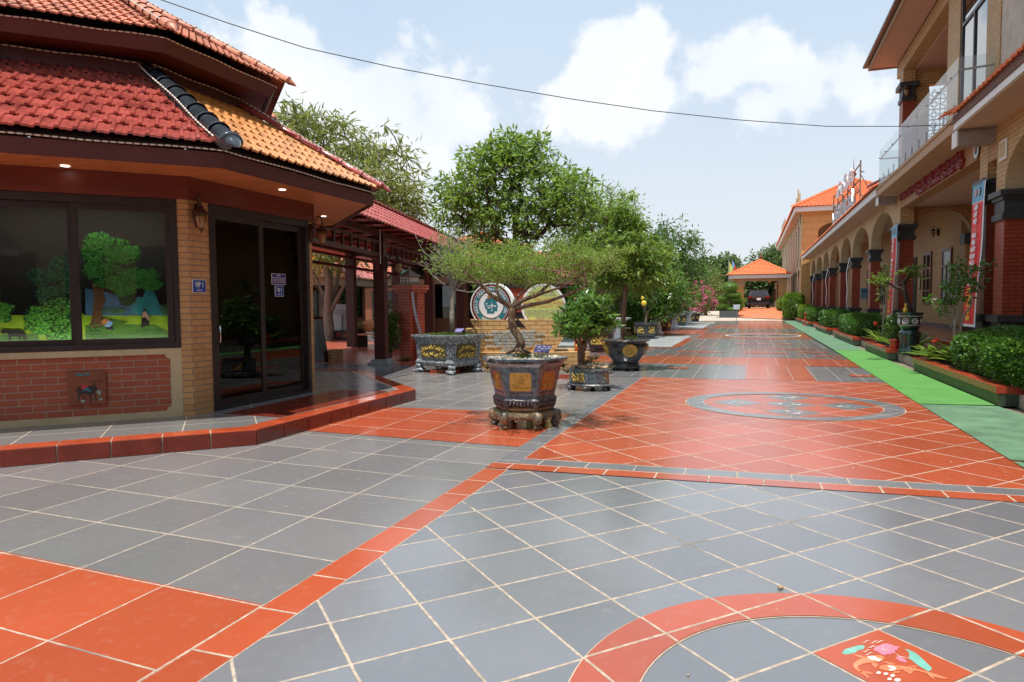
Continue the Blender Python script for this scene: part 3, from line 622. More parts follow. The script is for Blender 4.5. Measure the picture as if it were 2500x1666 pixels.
koi += [(P_, [(.30+.13*math.cos(a)*q, .20+.10*math.sin(a)*q) for q, a in ((0, 0), (.6, a0-.35), (1, a0), (.6, a0+.35))]) for a0 in [k*.62-2.2 for k in range(8)]]+[(P_, el(.48, .30, .06, .026, .9))]+[(W_, stroke([(.30, .20), (.30+.11*math.cos(a0), .20+.085*math.sin(a0))], .006)) for a0 in [k*.62-2.2 for k in range(8)]]
koi += [(W_, el(.72+.06*(i%3), .70+.07*(i//3)+.03*(i%2), .022, .022)) for i in range(5)]+[(W_, stroke([(.2+.05*i, .45+.03*(i % 2)), (.23+.05*i, .47), (.25+.05*i, .44+.03*(i % 2))], .012)) for i in range(4)]
KOI_UV = np.linalg.solve(np.stack([F1, F2], 1), np.array((.49, 2.90))-O2)
ku, kv = math.floor(KOI_UV[0]), math.floor(KOI_UV[1])
redb = mk("tile_red_glaze", RED, .17, .08, 4, .05); grb = mk("tile_grey_glaze", (.16, .17, .18), .2, .08, 4, .05)
def kz(pts): return [tuple(G(1980+x*.14875, 1530+y*.14875, .007)[:2]) for x, y in pts]
def kel(cx, cy, rx, ry): return [(cx+rx*math.cos(i*.45), cy+ry*math.sin(i*.45)) for i in range(14)]
def kst(pts, w=9): return stroke(pts, w)
c_ = O2+F1*(ku+.5)+F2*(kv+.5); t = thing("painted_tile", "red floor tile painted with two koi, pink lotus and teal leaves", "floor tile", (c_[0], c_[1], 0))
MB().sheet([tuple(O2+F1*(ku+.5)+F2*(kv+.5)+(F1*a_+F2*b_)*.5*.974) for a_, b_ in ((-1, -1), (1, -1), (1, 1), (-1, 1))], .0066).build("glaze", redb, t)
KM = [("lotus_leaf", T_, [[(505, 440), (550, 375), (650, 345), (700, 330), (800, 305), (875, 310), (880, 335), (860, 370), (760, 395), (730, 425), (640, 450), (560, 458)], [(1530, 370), (1590, 378), (1690, 420), (1760, 470), (1850, 550), (1920, 620), (1980, 680), (1975, 710), (1930, 738), (1860, 700), (1760, 640), (1660, 560), (1600, 525), (1615, 470), (1595, 410)]]),
 ("lotus_flower", P_, [[(1030, 370), (1060, 330), (1130, 315), (1170, 290), (1240, 280), (1330, 300), (1380, 325), (1465, 335), (1420, 360), (1425, 385), (1370, 395), (1390, 440), (1310, 440), (1310, 460), (1240, 455), (1220, 478), (1150, 455), (1100, 415), (1040, 400)], [(1380, 505), (1440, 495), (1540, 535), (1580, 585), (1540, 592), (1440, 565)]]),
 ("koi", S_, [[(1210, 510), (1150, 475), (1060, 475), (950, 490), (850, 515), (770, 555), (700, 600), (690, 650), (720, 700), (780, 745), (830, 730), (770, 690), (770, 660), (850, 620), (960, 600), (1080, 590), (1160, 565), (1200, 530)], [(670, 455), (740, 470), (900, 500), (800, 520)], [(780, 745), (870, 800), (950, 860), (940, 810), (860, 760)], [(830, 730), (860, 760), (1050, 790), (940, 745)], [(995, 600), (1090, 605), (1100, 640), (1060, 685), (1010, 650)],
  [(1110, 675), (1170, 640), (1260, 630), (1360, 635), (1480, 650), (1600, 665), (1750, 705), (1900, 745), (1900, 775), (1760, 735), (1600, 715), (1480, 712), (1340, 735), (1230, 730), (1140, 705)], [(1160, 580), (1280, 590), (1400, 625), (1300, 630)], [(1900, 745), (2080, 800), (2270, 865), (2150, 860), (1990, 830), (1900, 775)], [(1900, 775), (1990, 830), (2050, 885), (1980, 850)], [(1330, 780), (1370, 735), (1480, 735), (1440, 765)], [(1500, 715), (1630, 790), (1700, 725)], [(1580, 655), (1750, 650), (1720, 680)]]),
 ("painted_lines", W_, [[(920, 500), (980, 490), (1050, 495), (1100, 530), (1165, 545), (1120, 580), (1060, 560), (980, 555)], [(1250, 650), (1330, 650), (1400, 680), (1380, 720), (1300, 735), (1270, 715), (1340, 700), (1280, 680)]]
  +[kel(*k) for k in ((1110, 765, 38, 20), (1228, 783, 38, 20), (1340, 812, 40, 22), (1290, 868, 38, 20), (1420, 885, 54, 26))]
  +[kst(k) for k in ([(840, 272), (890, 262), (910, 240), (960, 235)], [(975, 283), (1020, 275), (1040, 250), (1100, 240)], [(1060, 275), (1110, 265), (1140, 245), (1190, 240)], [(935, 350), (980, 350), (1010, 325), (1060, 330)], [(850, 420), (900, 420), (920, 390), (970, 388)], [(885, 478), (930, 468), (960, 440), (1010, 440)], [(1390, 455), (1460, 500), (1600, 525)])]
  +[kst(k, 5) for k in ([(690, 380), (740, 425)], [(690, 380), (610, 450)], [(690, 380), (550, 405)], [(690, 380), (740, 335)], [(690, 380), (850, 350)], [(1610, 520), (1700, 450)], [(1610, 520), (1790, 585)], [(1610, 520), (1740, 560)], [(1170, 300), (1175, 350), (1240, 440)], [(1250, 290), (1170, 350)], [(1320, 310), (1250, 350), (1300, 400)], [(1090, 370), (1200, 390), (1310, 400)], [(1060, 390), (1110, 330)], [(860, 520), (880, 560), (860, 615)], [(810, 540), (830, 580), (800, 635)], [(760, 565), (780, 600), (760, 650)], [(910, 510), (930, 555), (940, 600)], [(715, 605), (740, 640), (730, 690)], [(690, 650), (740, 660), (770, 690)], [(1460, 650), (1500, 680), (1470, 710)], [(1530, 660), (1570, 690), (1530, 715)], [(1610, 670), (1640, 700), (1610, 715)], [(1690, 690), (1720, 715), (1690, 725)], [(700, 460), (850, 505)], [(1010, 605), (1050, 680)], [(1040, 605), (1075, 660)], [(850, 780), (940, 850)], [(870, 770), (1000, 785)], [(1920, 760), (2200, 850)], [(1930, 775), (2030, 870)], [(1180, 590), (1330, 625)])])]
KM = [(KM[0][0], T_, [p]) for p in KM[0][2]]+[KM[1]]+[("koi", S_, KM[2][2][:5]), ("koi", S_, KM[2][2][5:])]+[KM[3]]
for i, (nm, m_, ps) in enumerate(KM):
    mb = MB()
    for p in ps: mb.sheet(kz(p), .0070+.0004*i)
    mb.build(nm, m_, t)
def posy(seed):
    r = random.Random(seed); out = []
    for i in range(9): out.append(((W_, Yl_, P_, T_, W_)[r.randrange(5)], el(.5+r.uniform(-.25, .25), .5+r.uniform(-.25, .25), r.uniform(.03, .09), r.uniform(.02, .04), r.uniform(0, 3), 8)))
    for i in range(6): x, y = r.uniform(.2, .7), r.uniform(.2, .8); out.append((W_, stroke([(x, y), (x+.07, y+.05), (x+.15, y+.02)], .02)))
    return out
RC = np.linalg.solve(np.stack([E1, E2], 1), np.array((.51, 9.99))-O1); cu_, cv_ = math.floor(RC[0]), math.floor(RC[1])
for i, (du, dv, lb) in enumerate([(0, 0, "centre"), (1, -1, "right-hand"), (-1, 1, "left-hand"), (-1, -1, "farthest"), (1, 1, "nearest")]):
    deco(O1, E1, E2, (cu_+du, cv_+dv), grb, posy(i), "%s grey painted tile of the five inside the grey ring" % lb, "grey painted tiles in the ring")
# far bands: (x0,x1,y0,y1,colour,tile w,tile h)
K = 0
def band(x0, x1, y0, y1, c, tw=.39, th=.72, z=.004, rough=.14, off=0., y0r=None, y1r=None):
    global K; K += 1; g = (.46, .36, .28)
    m = floor_mat("court_tile_%d" % K, c, (x0+.02, y0), (tw, .0), (0, th), .010, rough, off, .12, g)
    return sheet("pavement", [(x0, y0), (x1, y0r or y0), (x1, y1r or y1), (x0, y1)], z, m)
GR2 = (.17, .175, .185)
band(-30, 2.2, 12.86, 22, GR2, .38, .55, -.004)
band(-6, -.10, 12.87, 15.9, GR2, .382, .52, .004); band(-.10, 1.085, 12.95, 15.9, RED, .40, .52, .004); band(1.085, 2.2, 12.97, 15.95, GR2, .39, .52, .004)
band(-6.5, 2.2, 15.9, 18.1, RED, .64, .62, .004)
band(-6.5, 2.2, 18.1, 22.1, (.13, .135, .145), .46, .70, .004)
for (a, b, c, d) in [(-2.0, -1.0, 19.6, 20.2), (-.2, .5, 19.7, 20.4), (-4.6, -3.0, 19.0, 19.3), (-4.8, -2.8, 20.4, 20.8), (1.5, 2.15, 18.7, 19.1), (1.2, 2.0, 20.2, 20.6), (-5, -2.2, 21.4, 21.8), (.4, 1.9, 21.5, 21.9), (-2.4, -1.3, 18.4, 18.75)]: band(a, b, c, d, RED, .46, .7, .008)
band(-2.1, 2.2, 22.1, 27.6, (.16, .165, .175), .46, 1.0, .004, .12); band(-2.1, 2.2, 27.6, 33.4, (.36, .10, .06), .9, 1.4, .004, .12)
band(-2.1, 2.25, 33.4, 38.7, (.13, .14, .14), .46, 1.2, .004, .12); band(-2.1, 2.28, 38.7, 46.3, (.36, .10, .065), .46, 1.2, .004, .12)
band(-2.4, 2.3, 46.3, 51.3, (.16, .165, .175), .46, 1.2, .004, .12); band(-3.6, 2.3, 51.3, 55.9, (.16, .045, .03), .46, 1.2, .004, .08)
band(-7, -2.33, 22.1, 30.0, LGRAY, .62, .9, .004, .3); band(-2.40, -2.1, 22.1, 27.4, RED, 1, 1.1, .008); band(-2.40, -2.1, 27.4, 31.5, GR2, 1, 1.1, .008); band(-2.5, -2.1, 31.5, 40.0, RED, 1, 1.1, .006); band(-2.55, -2.1, 40, 46.3, GR2, 1, 1.1, .006)
band(-7, -2.40, 30.0, 38.4, (.34, .085, .05), .62, .9, .004, .2); band(-8, -2.5, 38.4, 46.6, LGRAY, .62, .9, .004, .3); band(-9, -2.4, 46.6, 55.9, (.30, .30, .29), .62, .9, .0035, .3)
band(-30, -6.4, 8.0, 14.0, (.15, .155, .165), .6, .58, .004); band(-30, -6.6, 14.0, 24.0, RED, .6, .6, .004, .25); band(-30, -8.6, 24, 34, (.3, .29, .28), .6, .6, .004, .3)
def ering(cx, cy, rx, ry, w, z, m):
    mb = MB(); n = 64; V = []; F = []
    for i in range(n):
        a = 2*math.pi*i/n
        for k in (0, w): V.append((cx+(rx-k)*math.cos(a), cy+(ry-k*1.6)*math.sin(a), z))
    for i in range(n): j = (i+1) % n; F.append((2*i, 2*i+1, 2*j+1, 2*j))
    o = mb.add(V, F).build("pavement", m); o['kind'] = 'structure'
ering(.45, 30.4, 1.45, 1.7, 1.44, .008, mk("far_ring_grey", (.2, .2, .2), .15, .1)); ering(.45, 30.4, 1.5, 1.8, .09, .012, mk("far_ring_white", (.6, .55, .5), .3, .1))
for i, (x, y) in enumerate([(-1.45, 14.83), (1.95, 14.1), (-.3, 24.2), (.35, 24.3), (1.05, 24.2), (.45, 30.4), (.3, 36.5), (.35, 42.6), (-.9, 19.9), (.75, 19.9), (-3.9, 19.1), (-3.7, 20.6), (1.7, 20.3)]):
    e1 = np.array((.42, 0)); e2 = np.array((0, .42)); deco(np.array((x-.21, y-.21)), e1, e2, (0, 0), redb if i < 2 or i > 7 else mk("tile_pale_red", (.4, .12, .08), .2), posy(20+i), "small painted tile up the court, "+["right of the black urn", "by the green mat, just past the red field", "left one of three in the grey band", "middle one of three in the grey band", "right one of three in the grey band", "inside the pale oval ring", "alone in the band past the oval ring", "farthest, near the white notice board", "left in the mixed red and grey band", "middle in the mixed red and grey band", "far left, farther of two near the big round pot", "far left, nearer the big round pot", "right side of the mixed band"][i], z0=.0102)
mb = MB(); rf_ = random.Random(4)
for i in range(150):
    x, y, r_, a_ = rf_.uniform(-1.8, 2.1), rf_.uniform(5.9, 12.5), rf_.uniform(.006, .016), rf_.uniform(0, 6)
    mb.sheet([(x+r_*math.cos(a_), y+r_*math.sin(a_)), (x+r_*.5*math.cos(a_+1.8), y+r_*.5*math.sin(a_+1.8)), (x-r_*math.cos(a_), y-r_*math.sin(a_)), (x+r_*.5*math.cos(a_-1.8), y+r_*.5*math.sin(a_-1.8))], .0125)
o = mb.build("fallen_petals", mk("fallen_petal", (.6, .48, .4), .7, .3, 40)); tag(o, "tiny pale fallen petals scattered over the red paving", "petals", kind="stuff")
# green mat strip beside the steps
mb = MB(); mb.sheet([(2.13, 10.38), (3.04, 10.5), (3.04, 21.5), (2.24, 21.4)], .012)
tag(mb.build("green_mat", M_['green'], loc=(2.6, 16, 0)), "bright green mat strip along the planters, the middle length", "mat", "green mats beside the steps")
mb = MB(); mb.sheet([(2.12, 6.9), (3.25, 6.9), (3.04, 10.42), (2.13, 10.32)], .012); tag(mb.build("green_mat", M_['greend'], loc=(2.6, 8.6, 0)), "faded green mat in the foreground before the bright green length", "mat", "green mats beside the steps")
mb = MB(); mb.sheet([(2.12, 5.9), (3.4, 5.9), (3.25, 6.84), (2.12, 6.84)], .012); tag(mb.build("green_mat", M_['greend'], loc=(2.6, 6.3, 0)), "short nearest piece of faded green mat at the right edge", "mat", "green mats beside the steps")
mb = MB(); mb.sheet([(2.245, 21.46), (3.04, 21.56), (3.2, 56), (2.28, 56)], .012); tag(mb.build("green_mat", M_['greend'], loc=(2.6, 38, 0)), "long pale green mat running away past the hedges to the ramp", "mat", "green mats beside the steps")
# rising court and ramp at the far end
mb = MB(); ys = [55.6, 58, 62, 70, 160]; zs = [.0, .06, .24, .26, .3]
for i in range(4): mb.add([(-60, ys[i], zs[i]), (40, ys[i], zs[i]), (40, ys[i+1], zs[i+1]), (-60, ys[i+1], zs[i+1])], [(0, 1, 2, 3)])
o = mb.build("road", M_['concrete']); o['kind'] = 'structure'
mb = MB(); N_ = 12
for i in range(N_):      # curved foot
    a0, a1 = i/N_, (i+1)/N_
    def foot(a): x = -2.2+5.3*a; return (x, 61.5-4.6*a**.7, .24-.19*a**.7+.015)
    p, q = foot(a0), foot(a1); xt0, xt1 = -1.15+4.2*a0, -1.15+4.2*a1
    mb.add([p, q, (xt1, 66.0, .86), (xt0, 66.0, .86)], [(0, 1, 2, 3)])
mb.add([(-1.15, 66, .86), (3.05, 66, .86), (3.05, 84, .86), (-1.15, 84, .86)], [(0, 1, 2, 3)])
mb.add([(-1.15, 66, .86), (-1.15, 84, .86), (-1.15, 84, .2), (-2.2, 61.5, .2)], [(0, 1, 2, 3)])
o = mb.build("ramp", M_['ramp']); o['kind'] = 'structure'
# ------------------------------------------------------------------ the octagonal pavilion (left)
PC = (-8.70, 7.25); AP = 2.95*math.cos(RAD(22.5))
class Face:
    """frame on face k of an octagon: t along the wall, d outward from the wall plane, z up"""
    def __init__(s, C, k, ap, rot=-23):
        a = RAD(rot+22.5+45*k); s.n = np.array([math.cos(a), math.sin(a), 0]); s.t = np.array([-math.sin(a), math.cos(a), 0]); s.o = np.array([C[0], C[1], 0])+s.n*ap
    def bx(s, mb, t0, t1, d0, d1, z0, z1): return mb.frame_box(s.o, s.t, s.n, (0, 0, 1), t0, t1, d0, d1, z0, z1)
    def P(s, t, d, z): return s.o+s.t*t+s.n*d+np.array([0, 0, z])
FA, FB = Face(PC, -1, AP), Face(PC, 0, AP)
pav = thing("pavilion", "octagonal pavilion with tiled double roof, dark glass door and picture window on the left", "pavilion", (PC[0], PC[1], 0))
def octring(mb, C, Ra, Rb, za, zb, rot=-23):
    for k in range(8):
        p, q = octv(C, Ra, k, rot), octv(C, Ra, k+1, rot); r, s = octv(C, Rb, k+1, rot), octv(C, Rb, k, rot); mb.add([(*p, za), (*q, za), (*r, zb), (*s, zb)], [(0, 1, 2, 3)])
    return mb
kt_ = MB()
# platform with tiled kerb
fm_p1 = floor_mat("platform_grey_tile", (.17, .168, .165), (-6.0, 6.0), (.52, .47), (-.40, .44), .012, .2); 
mb = MB(); octring(mb, PC, 4.20, 2.5, .15, .15); mb.build("platform_floor", fm_p1, pav)
mb = MB()
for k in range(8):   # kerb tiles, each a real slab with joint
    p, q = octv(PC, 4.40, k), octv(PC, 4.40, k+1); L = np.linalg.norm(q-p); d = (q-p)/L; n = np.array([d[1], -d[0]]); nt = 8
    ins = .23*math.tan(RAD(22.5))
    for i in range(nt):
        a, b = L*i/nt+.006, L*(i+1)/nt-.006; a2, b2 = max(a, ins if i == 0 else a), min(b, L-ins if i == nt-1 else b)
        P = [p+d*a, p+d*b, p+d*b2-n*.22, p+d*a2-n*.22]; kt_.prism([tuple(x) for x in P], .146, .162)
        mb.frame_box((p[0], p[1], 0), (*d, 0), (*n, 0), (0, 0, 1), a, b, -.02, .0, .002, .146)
mb.build("kerb_riser", M_['steptile'], pav, bevel=.004); kt_.build("kerb", M_['kerbtop'], pav, bevel=.004)  # tops brightened, risers darkened: sun and shade put into the tile colours
mb = MB(); 
for k in range(8):
    p, q = octv(PC, 4.385, k), octv(PC, 4.385, k+1); r, s = octv(PC, 4.15, k+1), octv(PC, 4.15, k); mb.add([(*p, 0), (*q, 0), (*q, .149), (*p, .149)], [(0, 1, 2, 3)]); mb.add([(*p, .149), (*q, .149), (*r, .1505), (*s, .1505)], [(0, 1, 2, 3)])
mb.build("kerb_joint", mk("kerb_grout", (.40, .33, .25), .85, .25, 20), pav)
mb = MB()   # red threshold tiles in front of the door
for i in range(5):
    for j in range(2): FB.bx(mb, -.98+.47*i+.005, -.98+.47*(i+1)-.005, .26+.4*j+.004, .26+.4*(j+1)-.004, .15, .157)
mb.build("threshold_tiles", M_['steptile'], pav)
# walls
mb = MB()
FA.bx(mb, 1.015, 1.129, -.12, 0, .15, 2.60); FB.bx(mb, -1.129, -.83, -.12, 0, .15, 2.60)
mb.prism([tuple(FA.P(1.129, 0, 0)[:2]), tuple(FB.P(-1.129, -.12, 0)[:2]), tuple(FA.P(1.129, -.12, 0)[:2])], .15, 2.6)
FB.bx(mb, 1.055, 1.129, -.12, 0, .15, 2.60)
for k in range(1, 7):
    f = Face(PC, k, AP); f.bx(mb, -1.129, -.85, -.12, 0, .15, 2.6); f.bx(mb, .85, 1.129, -.12, 0, .15, 2.6); f.bx(mb, -.85, .85, -.12, -.002, .15, .9)
mb.each("brick_wall", M_['ybrick'], pav)
mb = MB(); FA.bx(mb, -1.12, .925, -.12, -.018, .20, .86); mb.build("brick_panel", M_['rbrick'], pav)
mb = MB(); FA.bx(mb, -1.129, 1.0149, -.12, .004, .858, .925); FA.bx(mb, .90, 1.0149, -.12, .003, .22, .858); FA.bx(mb, -1.129, 1.0149, -.12, .003, .15, .22)
for (tt, zz, sg) in ((.90, .858, 1), (.90, .22, -1)):
    pts = [(tt, zz)]+[(tt-.05+.05*math.cos(a) if False else tt-.05*math.cos(a), zz-sg*.05*math.sin(a)) for a in [i*math.pi/2/6 for i in range(7)]]
    mb.prism(pts, -.018, .0025, o=FA.o, a=FA.t, b=(0, 0, 1), c=FA.n)
mb.build("plaster_trim", M_['cream'], pav)
# header beams, soffit, fascia
mb = MB()
for k in range(8):
    f = Face(PC, k, AP); f.bx(mb, -1.155, 1.155, -.10, .03, 2.585, 2.842)
mb.build("header_beam", M_['dwood'], pav)
mb = MB(); octring(mb, PC, 2.9, 3.79, 2.84, 2.84); mb.build("soffit", M_['wood'], pav)
mb = MB(); octring(mb, PC, 3.80, 3.83, 2.815, 2.815); octring(mb, PC, 3.83, 3.86, 2.815, 2.965); octring(mb, PC, 3.80, 3.80, 2.84, 2.815); octring(mb, PC, 3.86, 3.70, 2.965, 2.99); mb.build("fascia", M_['fascia'], pav)
mb = MB(); octring(mb, PC, 3.80, 3.84, 2.99, 3.02); octring(mb, PC, 3.84, 3.80, 3.02, 3.06); mb.build("eave_gap_shade", M_['dark'], pav)  # near-black strip standing in for the shaded gap below the tiles
RL = thing("lower_roof_dummy", None, None) if False else None
def lroof(k, mat, R0=3.93, z0=3.045, R1=1.92, z1=4.20, course=.285):
    p, q = octv(PC, R0, k), octv(PC, R0, k+1); r, s = octv(PC, R1, k+1), octv(PC, R1, k)
    return roof_face(MB(), (*p, z0), (*q, z0), (*r, z1), (*s, z1), course, .150, .024, .022).build("roof_slope", mat, pav)
for k in range(8): lroof(k, {-1: 0}.get(k) or (M_['tred'] if k in (7, 2, 4) else M_['torange'] if k in (0, 3, 5) else M_['tgray']))
mb = MB(); ridge(mb, (*octv(PC, 4.03, 0), 3.05), (*octv(PC, 1.95, 0), 4.25), .108, .29, flat=.85); mb.build("hip_ridge", M_['tgray'], pav, smooth=True)
mb = MB()
for k in range(1, 8): mb = MB(); ridge(mb, (*octv(PC, 3.95, k), 3.09), (*octv(PC, 1.95, k), 4.25), .075, .33, flat=.8); mb.build("hip_ridge", M_['tridge'], pav, smooth=True)
mb = MB()      # cement bedding below the grey ridge
p, q = octv(PC, 3.93, 0), octv(PC, 1.95, 0); mb.tube([(*p, 3.06), (*q, 4.22)], .085, 8); mb.build("cement_bedding", mk("grey_bedding", (.12, .13, .14), .9, .35, 25, .9, .01), pav)
# clerestory
mb = MB(); octring(mb, PC, 2.02, 2.02, 4.10, 4.30); octring(mb, PC, 2.02, 1.90, 4.30, 4.32); mb.build("clerestory_sill", M_['fascia'], pav)
mb = MB(); octring(mb, PC, 1.86, 1.86, 4.30, 4.9); mb.build("clerestory_wall", M_['frame'], pav)
mb = MB(); ap2 = 1.88*math.cos(RAD(22.5))
for k in (-2, -1, 0, 1):
    f = Face(PC, k, ap2); hs = 1.88*math.sin(RAD(22.5))
    for a in (-hs+.03, -hs/3, hs/3, hs-.06): f.bx(mb, a, a+.035, 0, .04, 4.3, 4.8)
    for j in range(3):
        t0 = -hs+.08+j*2*hs/3; t1 = t0+2*hs/3-.1
        for zz in (4.34, 4.50, 4.66): f.bx(mb, t0, t1, .002, .022, zz, zz+.015)
        for i in range(4):
            ta = t0+(t1-t0)*i/4; tb = t0+(t1-t0)*(i+1)/4; mb.tube([f.P(ta, .012, 4.35), f.P(tb, .012, 4.5)], .007, 4); mb.tube([f.P(tb, .012, 4.35), f.P(ta, .012, 4.5)], .007, 4); mb.tube([f.P(ta, .012, 4.5), f.P(tb, .012, 4.66)], .007, 4); mb.tube([f.P(tb, .012, 4.5), f.P(ta, .012, 4.66)], .007, 4)
mb.build("lattice", M_['frame'], pav)
# upper roof
mb = MB(); octring(mb, PC, 1.8, 2.42, 4.36, 4.36); mb.build("upper_soffit", M_['dwood'], pav)
mb = MB(); octring(mb, PC, 2.42, 2.50, 4.335, 4.47); octring(mb, PC, 2.38, 2.42, 4.335, 4.335); mb.build("upper_fascia", M_['fascia'], pav)
for k in range(8):
    p, q = octv(PC, 2.62, k), octv(PC, 2.62, k+1); r, s = octv(PC, .05, k+1), octv(PC, .05, k)
    roof_face(MB(), (*p, 4.53), (*q, 4.53), (*r, 5.90), (*s, 5.90), .20, .115, .02, .02).build("upper_roof_slope", M_['tterra'], pav)
mb = MB()
for k in range(8): mb = MB(); ridge(mb, (*octv(PC, 2.66, k), 4.56), (*octv(PC, .1, k), 5.92), .075, .24, flat=.9); mb.build("upper_hip_ridge", mk("salmon_ridge_tile", (.58, .22, .13), .5, .15, 8, .1), pav, smooth=True)
mb = MB(); finial(mb, (PC[0], PC[1], 5.9), 1.3); mb.build("finial", M_['tterra'], pav, smooth=True)
# picture window in face A
win = MB()
FA.bx(win, -1.0, 1.012, -.10, .012, .928, .985); FA.bx(win, -1.0, 1.012, -.10, .012, 2.50, 2.584); FA.bx(win, -1.0, -.95, -.1, .012, .985, 2.5); FA.bx(win, .962, 1.012, -.1, .012, .985, 2.5)
win = win.build("window", M_['frame'], pav, bevel=.003)
mb = MB()
for a, b, d in ((-.95, .03, -.05), (.005, .955, -.01)):
    FA.bx(mb, a, a+.062, d-.03, d, .985, 2.5); FA.bx(mb, b-.068, b, d-.03, d, .985, 2.5); FA.bx(mb, a+.062, b-.068, d-.03, d, .985, 1.045); FA.bx(mb, a+.062, b-.068, d-.03, d, 2.43, 2.5)
mb.each("sash", M_['frame'], win, group=4, bevel=.003)
mb = MB(); FA.bx(mb, -.89, -.035, -.068, -.062, 1.04, 2.435); FA.bx(mb, .067, .887, -.028, -.022, 1.04, 2.435); mb.each("pane", M_['glass'], win)
# door in face B
door = MB(); FB.bx(door, -.83, -.775, -.1, .01, .155, 2.584); FB.bx(door, .985, 1.054, -.1, .01, .155, 2.584); FB.bx(door, -.775, .985, -.1, .01, 2.50, 2.584); FB.bx(door, -.775, .985, -.1, .01, .152, .18)
door = door.build("door", M_['frame'], pav, bevel=.003)
mb = MB()
for a, b, d in ((-.775, .115, -.01), (.10, .985, -.05)):
    FB.bx(mb, a, a+.065, d-.035, d, .18, 2.5); FB.bx(mb, b-.075, b, d-.035, d, .18, 2.5); FB.bx(mb, a+.065, b-.075, d-.035, d, .18, .27); FB.bx(mb, a+.065, b-.075, d-.035, d, 2.42, 2.5)
mb.each("sash", M_['frame'], door, group=4, bevel=.003)
mb = MB(); FB.bx(mb, -.71, .04, -.03, -.024, .265, 2.425); FB.bx(mb, .165, .91, -.07, -.064, .265, 2.425); mb.each("pane", M_['glass'], door)
mb = MB(); mb.tube([FB.P(-.745, .0, 1.16), FB.P(-.745, .045, 1.15), FB.P(-.745, .05, 1.05), FB.P(-.745, .045, .96), FB.P(-.745, 0, .95)], .009, 8); mb.build("handle", M_['chrome'], door, smooth=True)
mb = MB()
for k in range(1, 7): f = Face(PC, k, AP); f.bx(mb, -.85, .85, -.09, -.06, .9, 2.585)
mb.each("back_window", M_['glass'], pav)
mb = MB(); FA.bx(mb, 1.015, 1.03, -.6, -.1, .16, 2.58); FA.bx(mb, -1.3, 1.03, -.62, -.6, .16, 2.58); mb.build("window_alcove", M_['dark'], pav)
# interior: back walls, ceiling, warm wall seen through the glass
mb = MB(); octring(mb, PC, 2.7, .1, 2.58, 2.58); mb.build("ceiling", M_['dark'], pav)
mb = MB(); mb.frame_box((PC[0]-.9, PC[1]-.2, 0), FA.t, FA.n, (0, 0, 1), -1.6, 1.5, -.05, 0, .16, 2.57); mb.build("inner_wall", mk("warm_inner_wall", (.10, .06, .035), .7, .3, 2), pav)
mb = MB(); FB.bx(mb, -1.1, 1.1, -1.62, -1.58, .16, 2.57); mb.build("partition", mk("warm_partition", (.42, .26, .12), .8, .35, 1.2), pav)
il3 = bpy.data.lights.new("room_fill_light", 'AREA'); il3.energy = 9; il3.size = .8; il3.color = (1, .82, .6); o3 = bpy.data.objects.new("room_fill_light", il3); col.objects.link(o3); o3.location = tuple(FB.P(.1, -1.1, 2.5))  # unseen light added to brighten the room behind the door
bam = thing("indoor_bamboo", "potted bamboo standing in the dim room behind the glass door", "plant", FB.P(-.3, -.7, .16)); mb = MB(); bs = random.Random(6); LP0 = []
for i in range(9):
    t_ = -.65+i*.19+bs.uniform(-.05, .05); d_ = -.6-bs.uniform(0, .35); P_0, P_1 = FB.P(t_, d_, .16), FB.P(t_+bs.uniform(-.15, .15), d_, bs.uniform(1.7, 2.4)); mb.tube([P_0, (P_0+P_1)/2+[.02, 0, 0], P_1], .012, 6)
    for j in range(7): LP0.append(P_0+(P_1-P_0)*bs.uniform(.15, 1))
mb.build("canes", mk("bamboo_cane", (.12, .17, .04), .5), bam); mb = MB(); mb.mat(leafmat("bamboo_leaves", (.03, .09, .02), (.08, .18, .04))); cluster_leaves(mb, np.array(LP0), 9, .10, .20, .028, .5); mb.build("foliage", None, bam)
# downlights
dl = []
for i, (x, y) in enumerate([(159, 405), (689, 463), (790, 528)]):
    c = G(x, y, 2.838); t = thing("downlight", ["lit round downlight in the wooden soffit above the picture window", "lit round downlight in the wooden soffit above the glass door", "lit round downlight in the soffit by the far wall lantern"][i], "downlight", c, "downlights in the pavilion soffit")
    mb = MB(); mb.lathe([(.05, 0), (.058, -.004), (.05, -.008), (.04, -.004)], tuple(c), 20, cap=False); mb.build("trim_ring", M_['white'], t); mb = MB(); mb.lathe([(.042, -.002), (.04, -.004)], tuple(c), 20); mb.build("lens", M_['lamp'], t)
# mural behind the window glass
mur = thing("mural_panel", "painted landscape of trees, fields, blue hills and buffalo behind the window", "mural", FA.P(0, -.2, .98))
D0 = -.30
def mz(px, py):
    """photo pixel -> mural coordinates (t, z) on the plane D0 behind face A"""
    o = FA.P(0, D0, 0); v = ray(px, py); k = np.dot(o-np.array([0, 0, CAM_H]), FA.n)/np.dot(v, FA.n); P = np.array([0, 0, CAM_H])+v*k; return (float(np.dot(P-o, FA.t)), float(P[2]))
def mp(x, y): return mz(x*.2423, 480+y*.2423)
def msh(mb, pts, d): mb.poly([FA.P(t, D0+d, z) for t, z in pts])
LIT = 0.0
def mmat(n, c): return mk("mural_"+n, c, .45, .22, 9, .02, bd=.001)
fld = MB(); msh(fld, [mp(-900, 1500), mp(1700, 1500), mp(1700, 1190), mp(-900, 1200)], 0); fld.build("field", mmat("field", (.30, .48, .02)), mur)
b_ = MB(); msh(b_, [mp(860, 1500), mp(1700, 1500), mp(1700, 1360), mp(1560, 1290), mp(1230, 1290), mp(1300, 1260), mp(1120, 1230), mp(1030, 1260), mp(860, 1300)], .002); msh(b_, [mp(-300, 1500), mp(400, 1500), mp(380, 1380), mp(-300, 1400)], .002); b_.build("shaded_grass", mmat("grass", (.07, .2, .02)), mur)
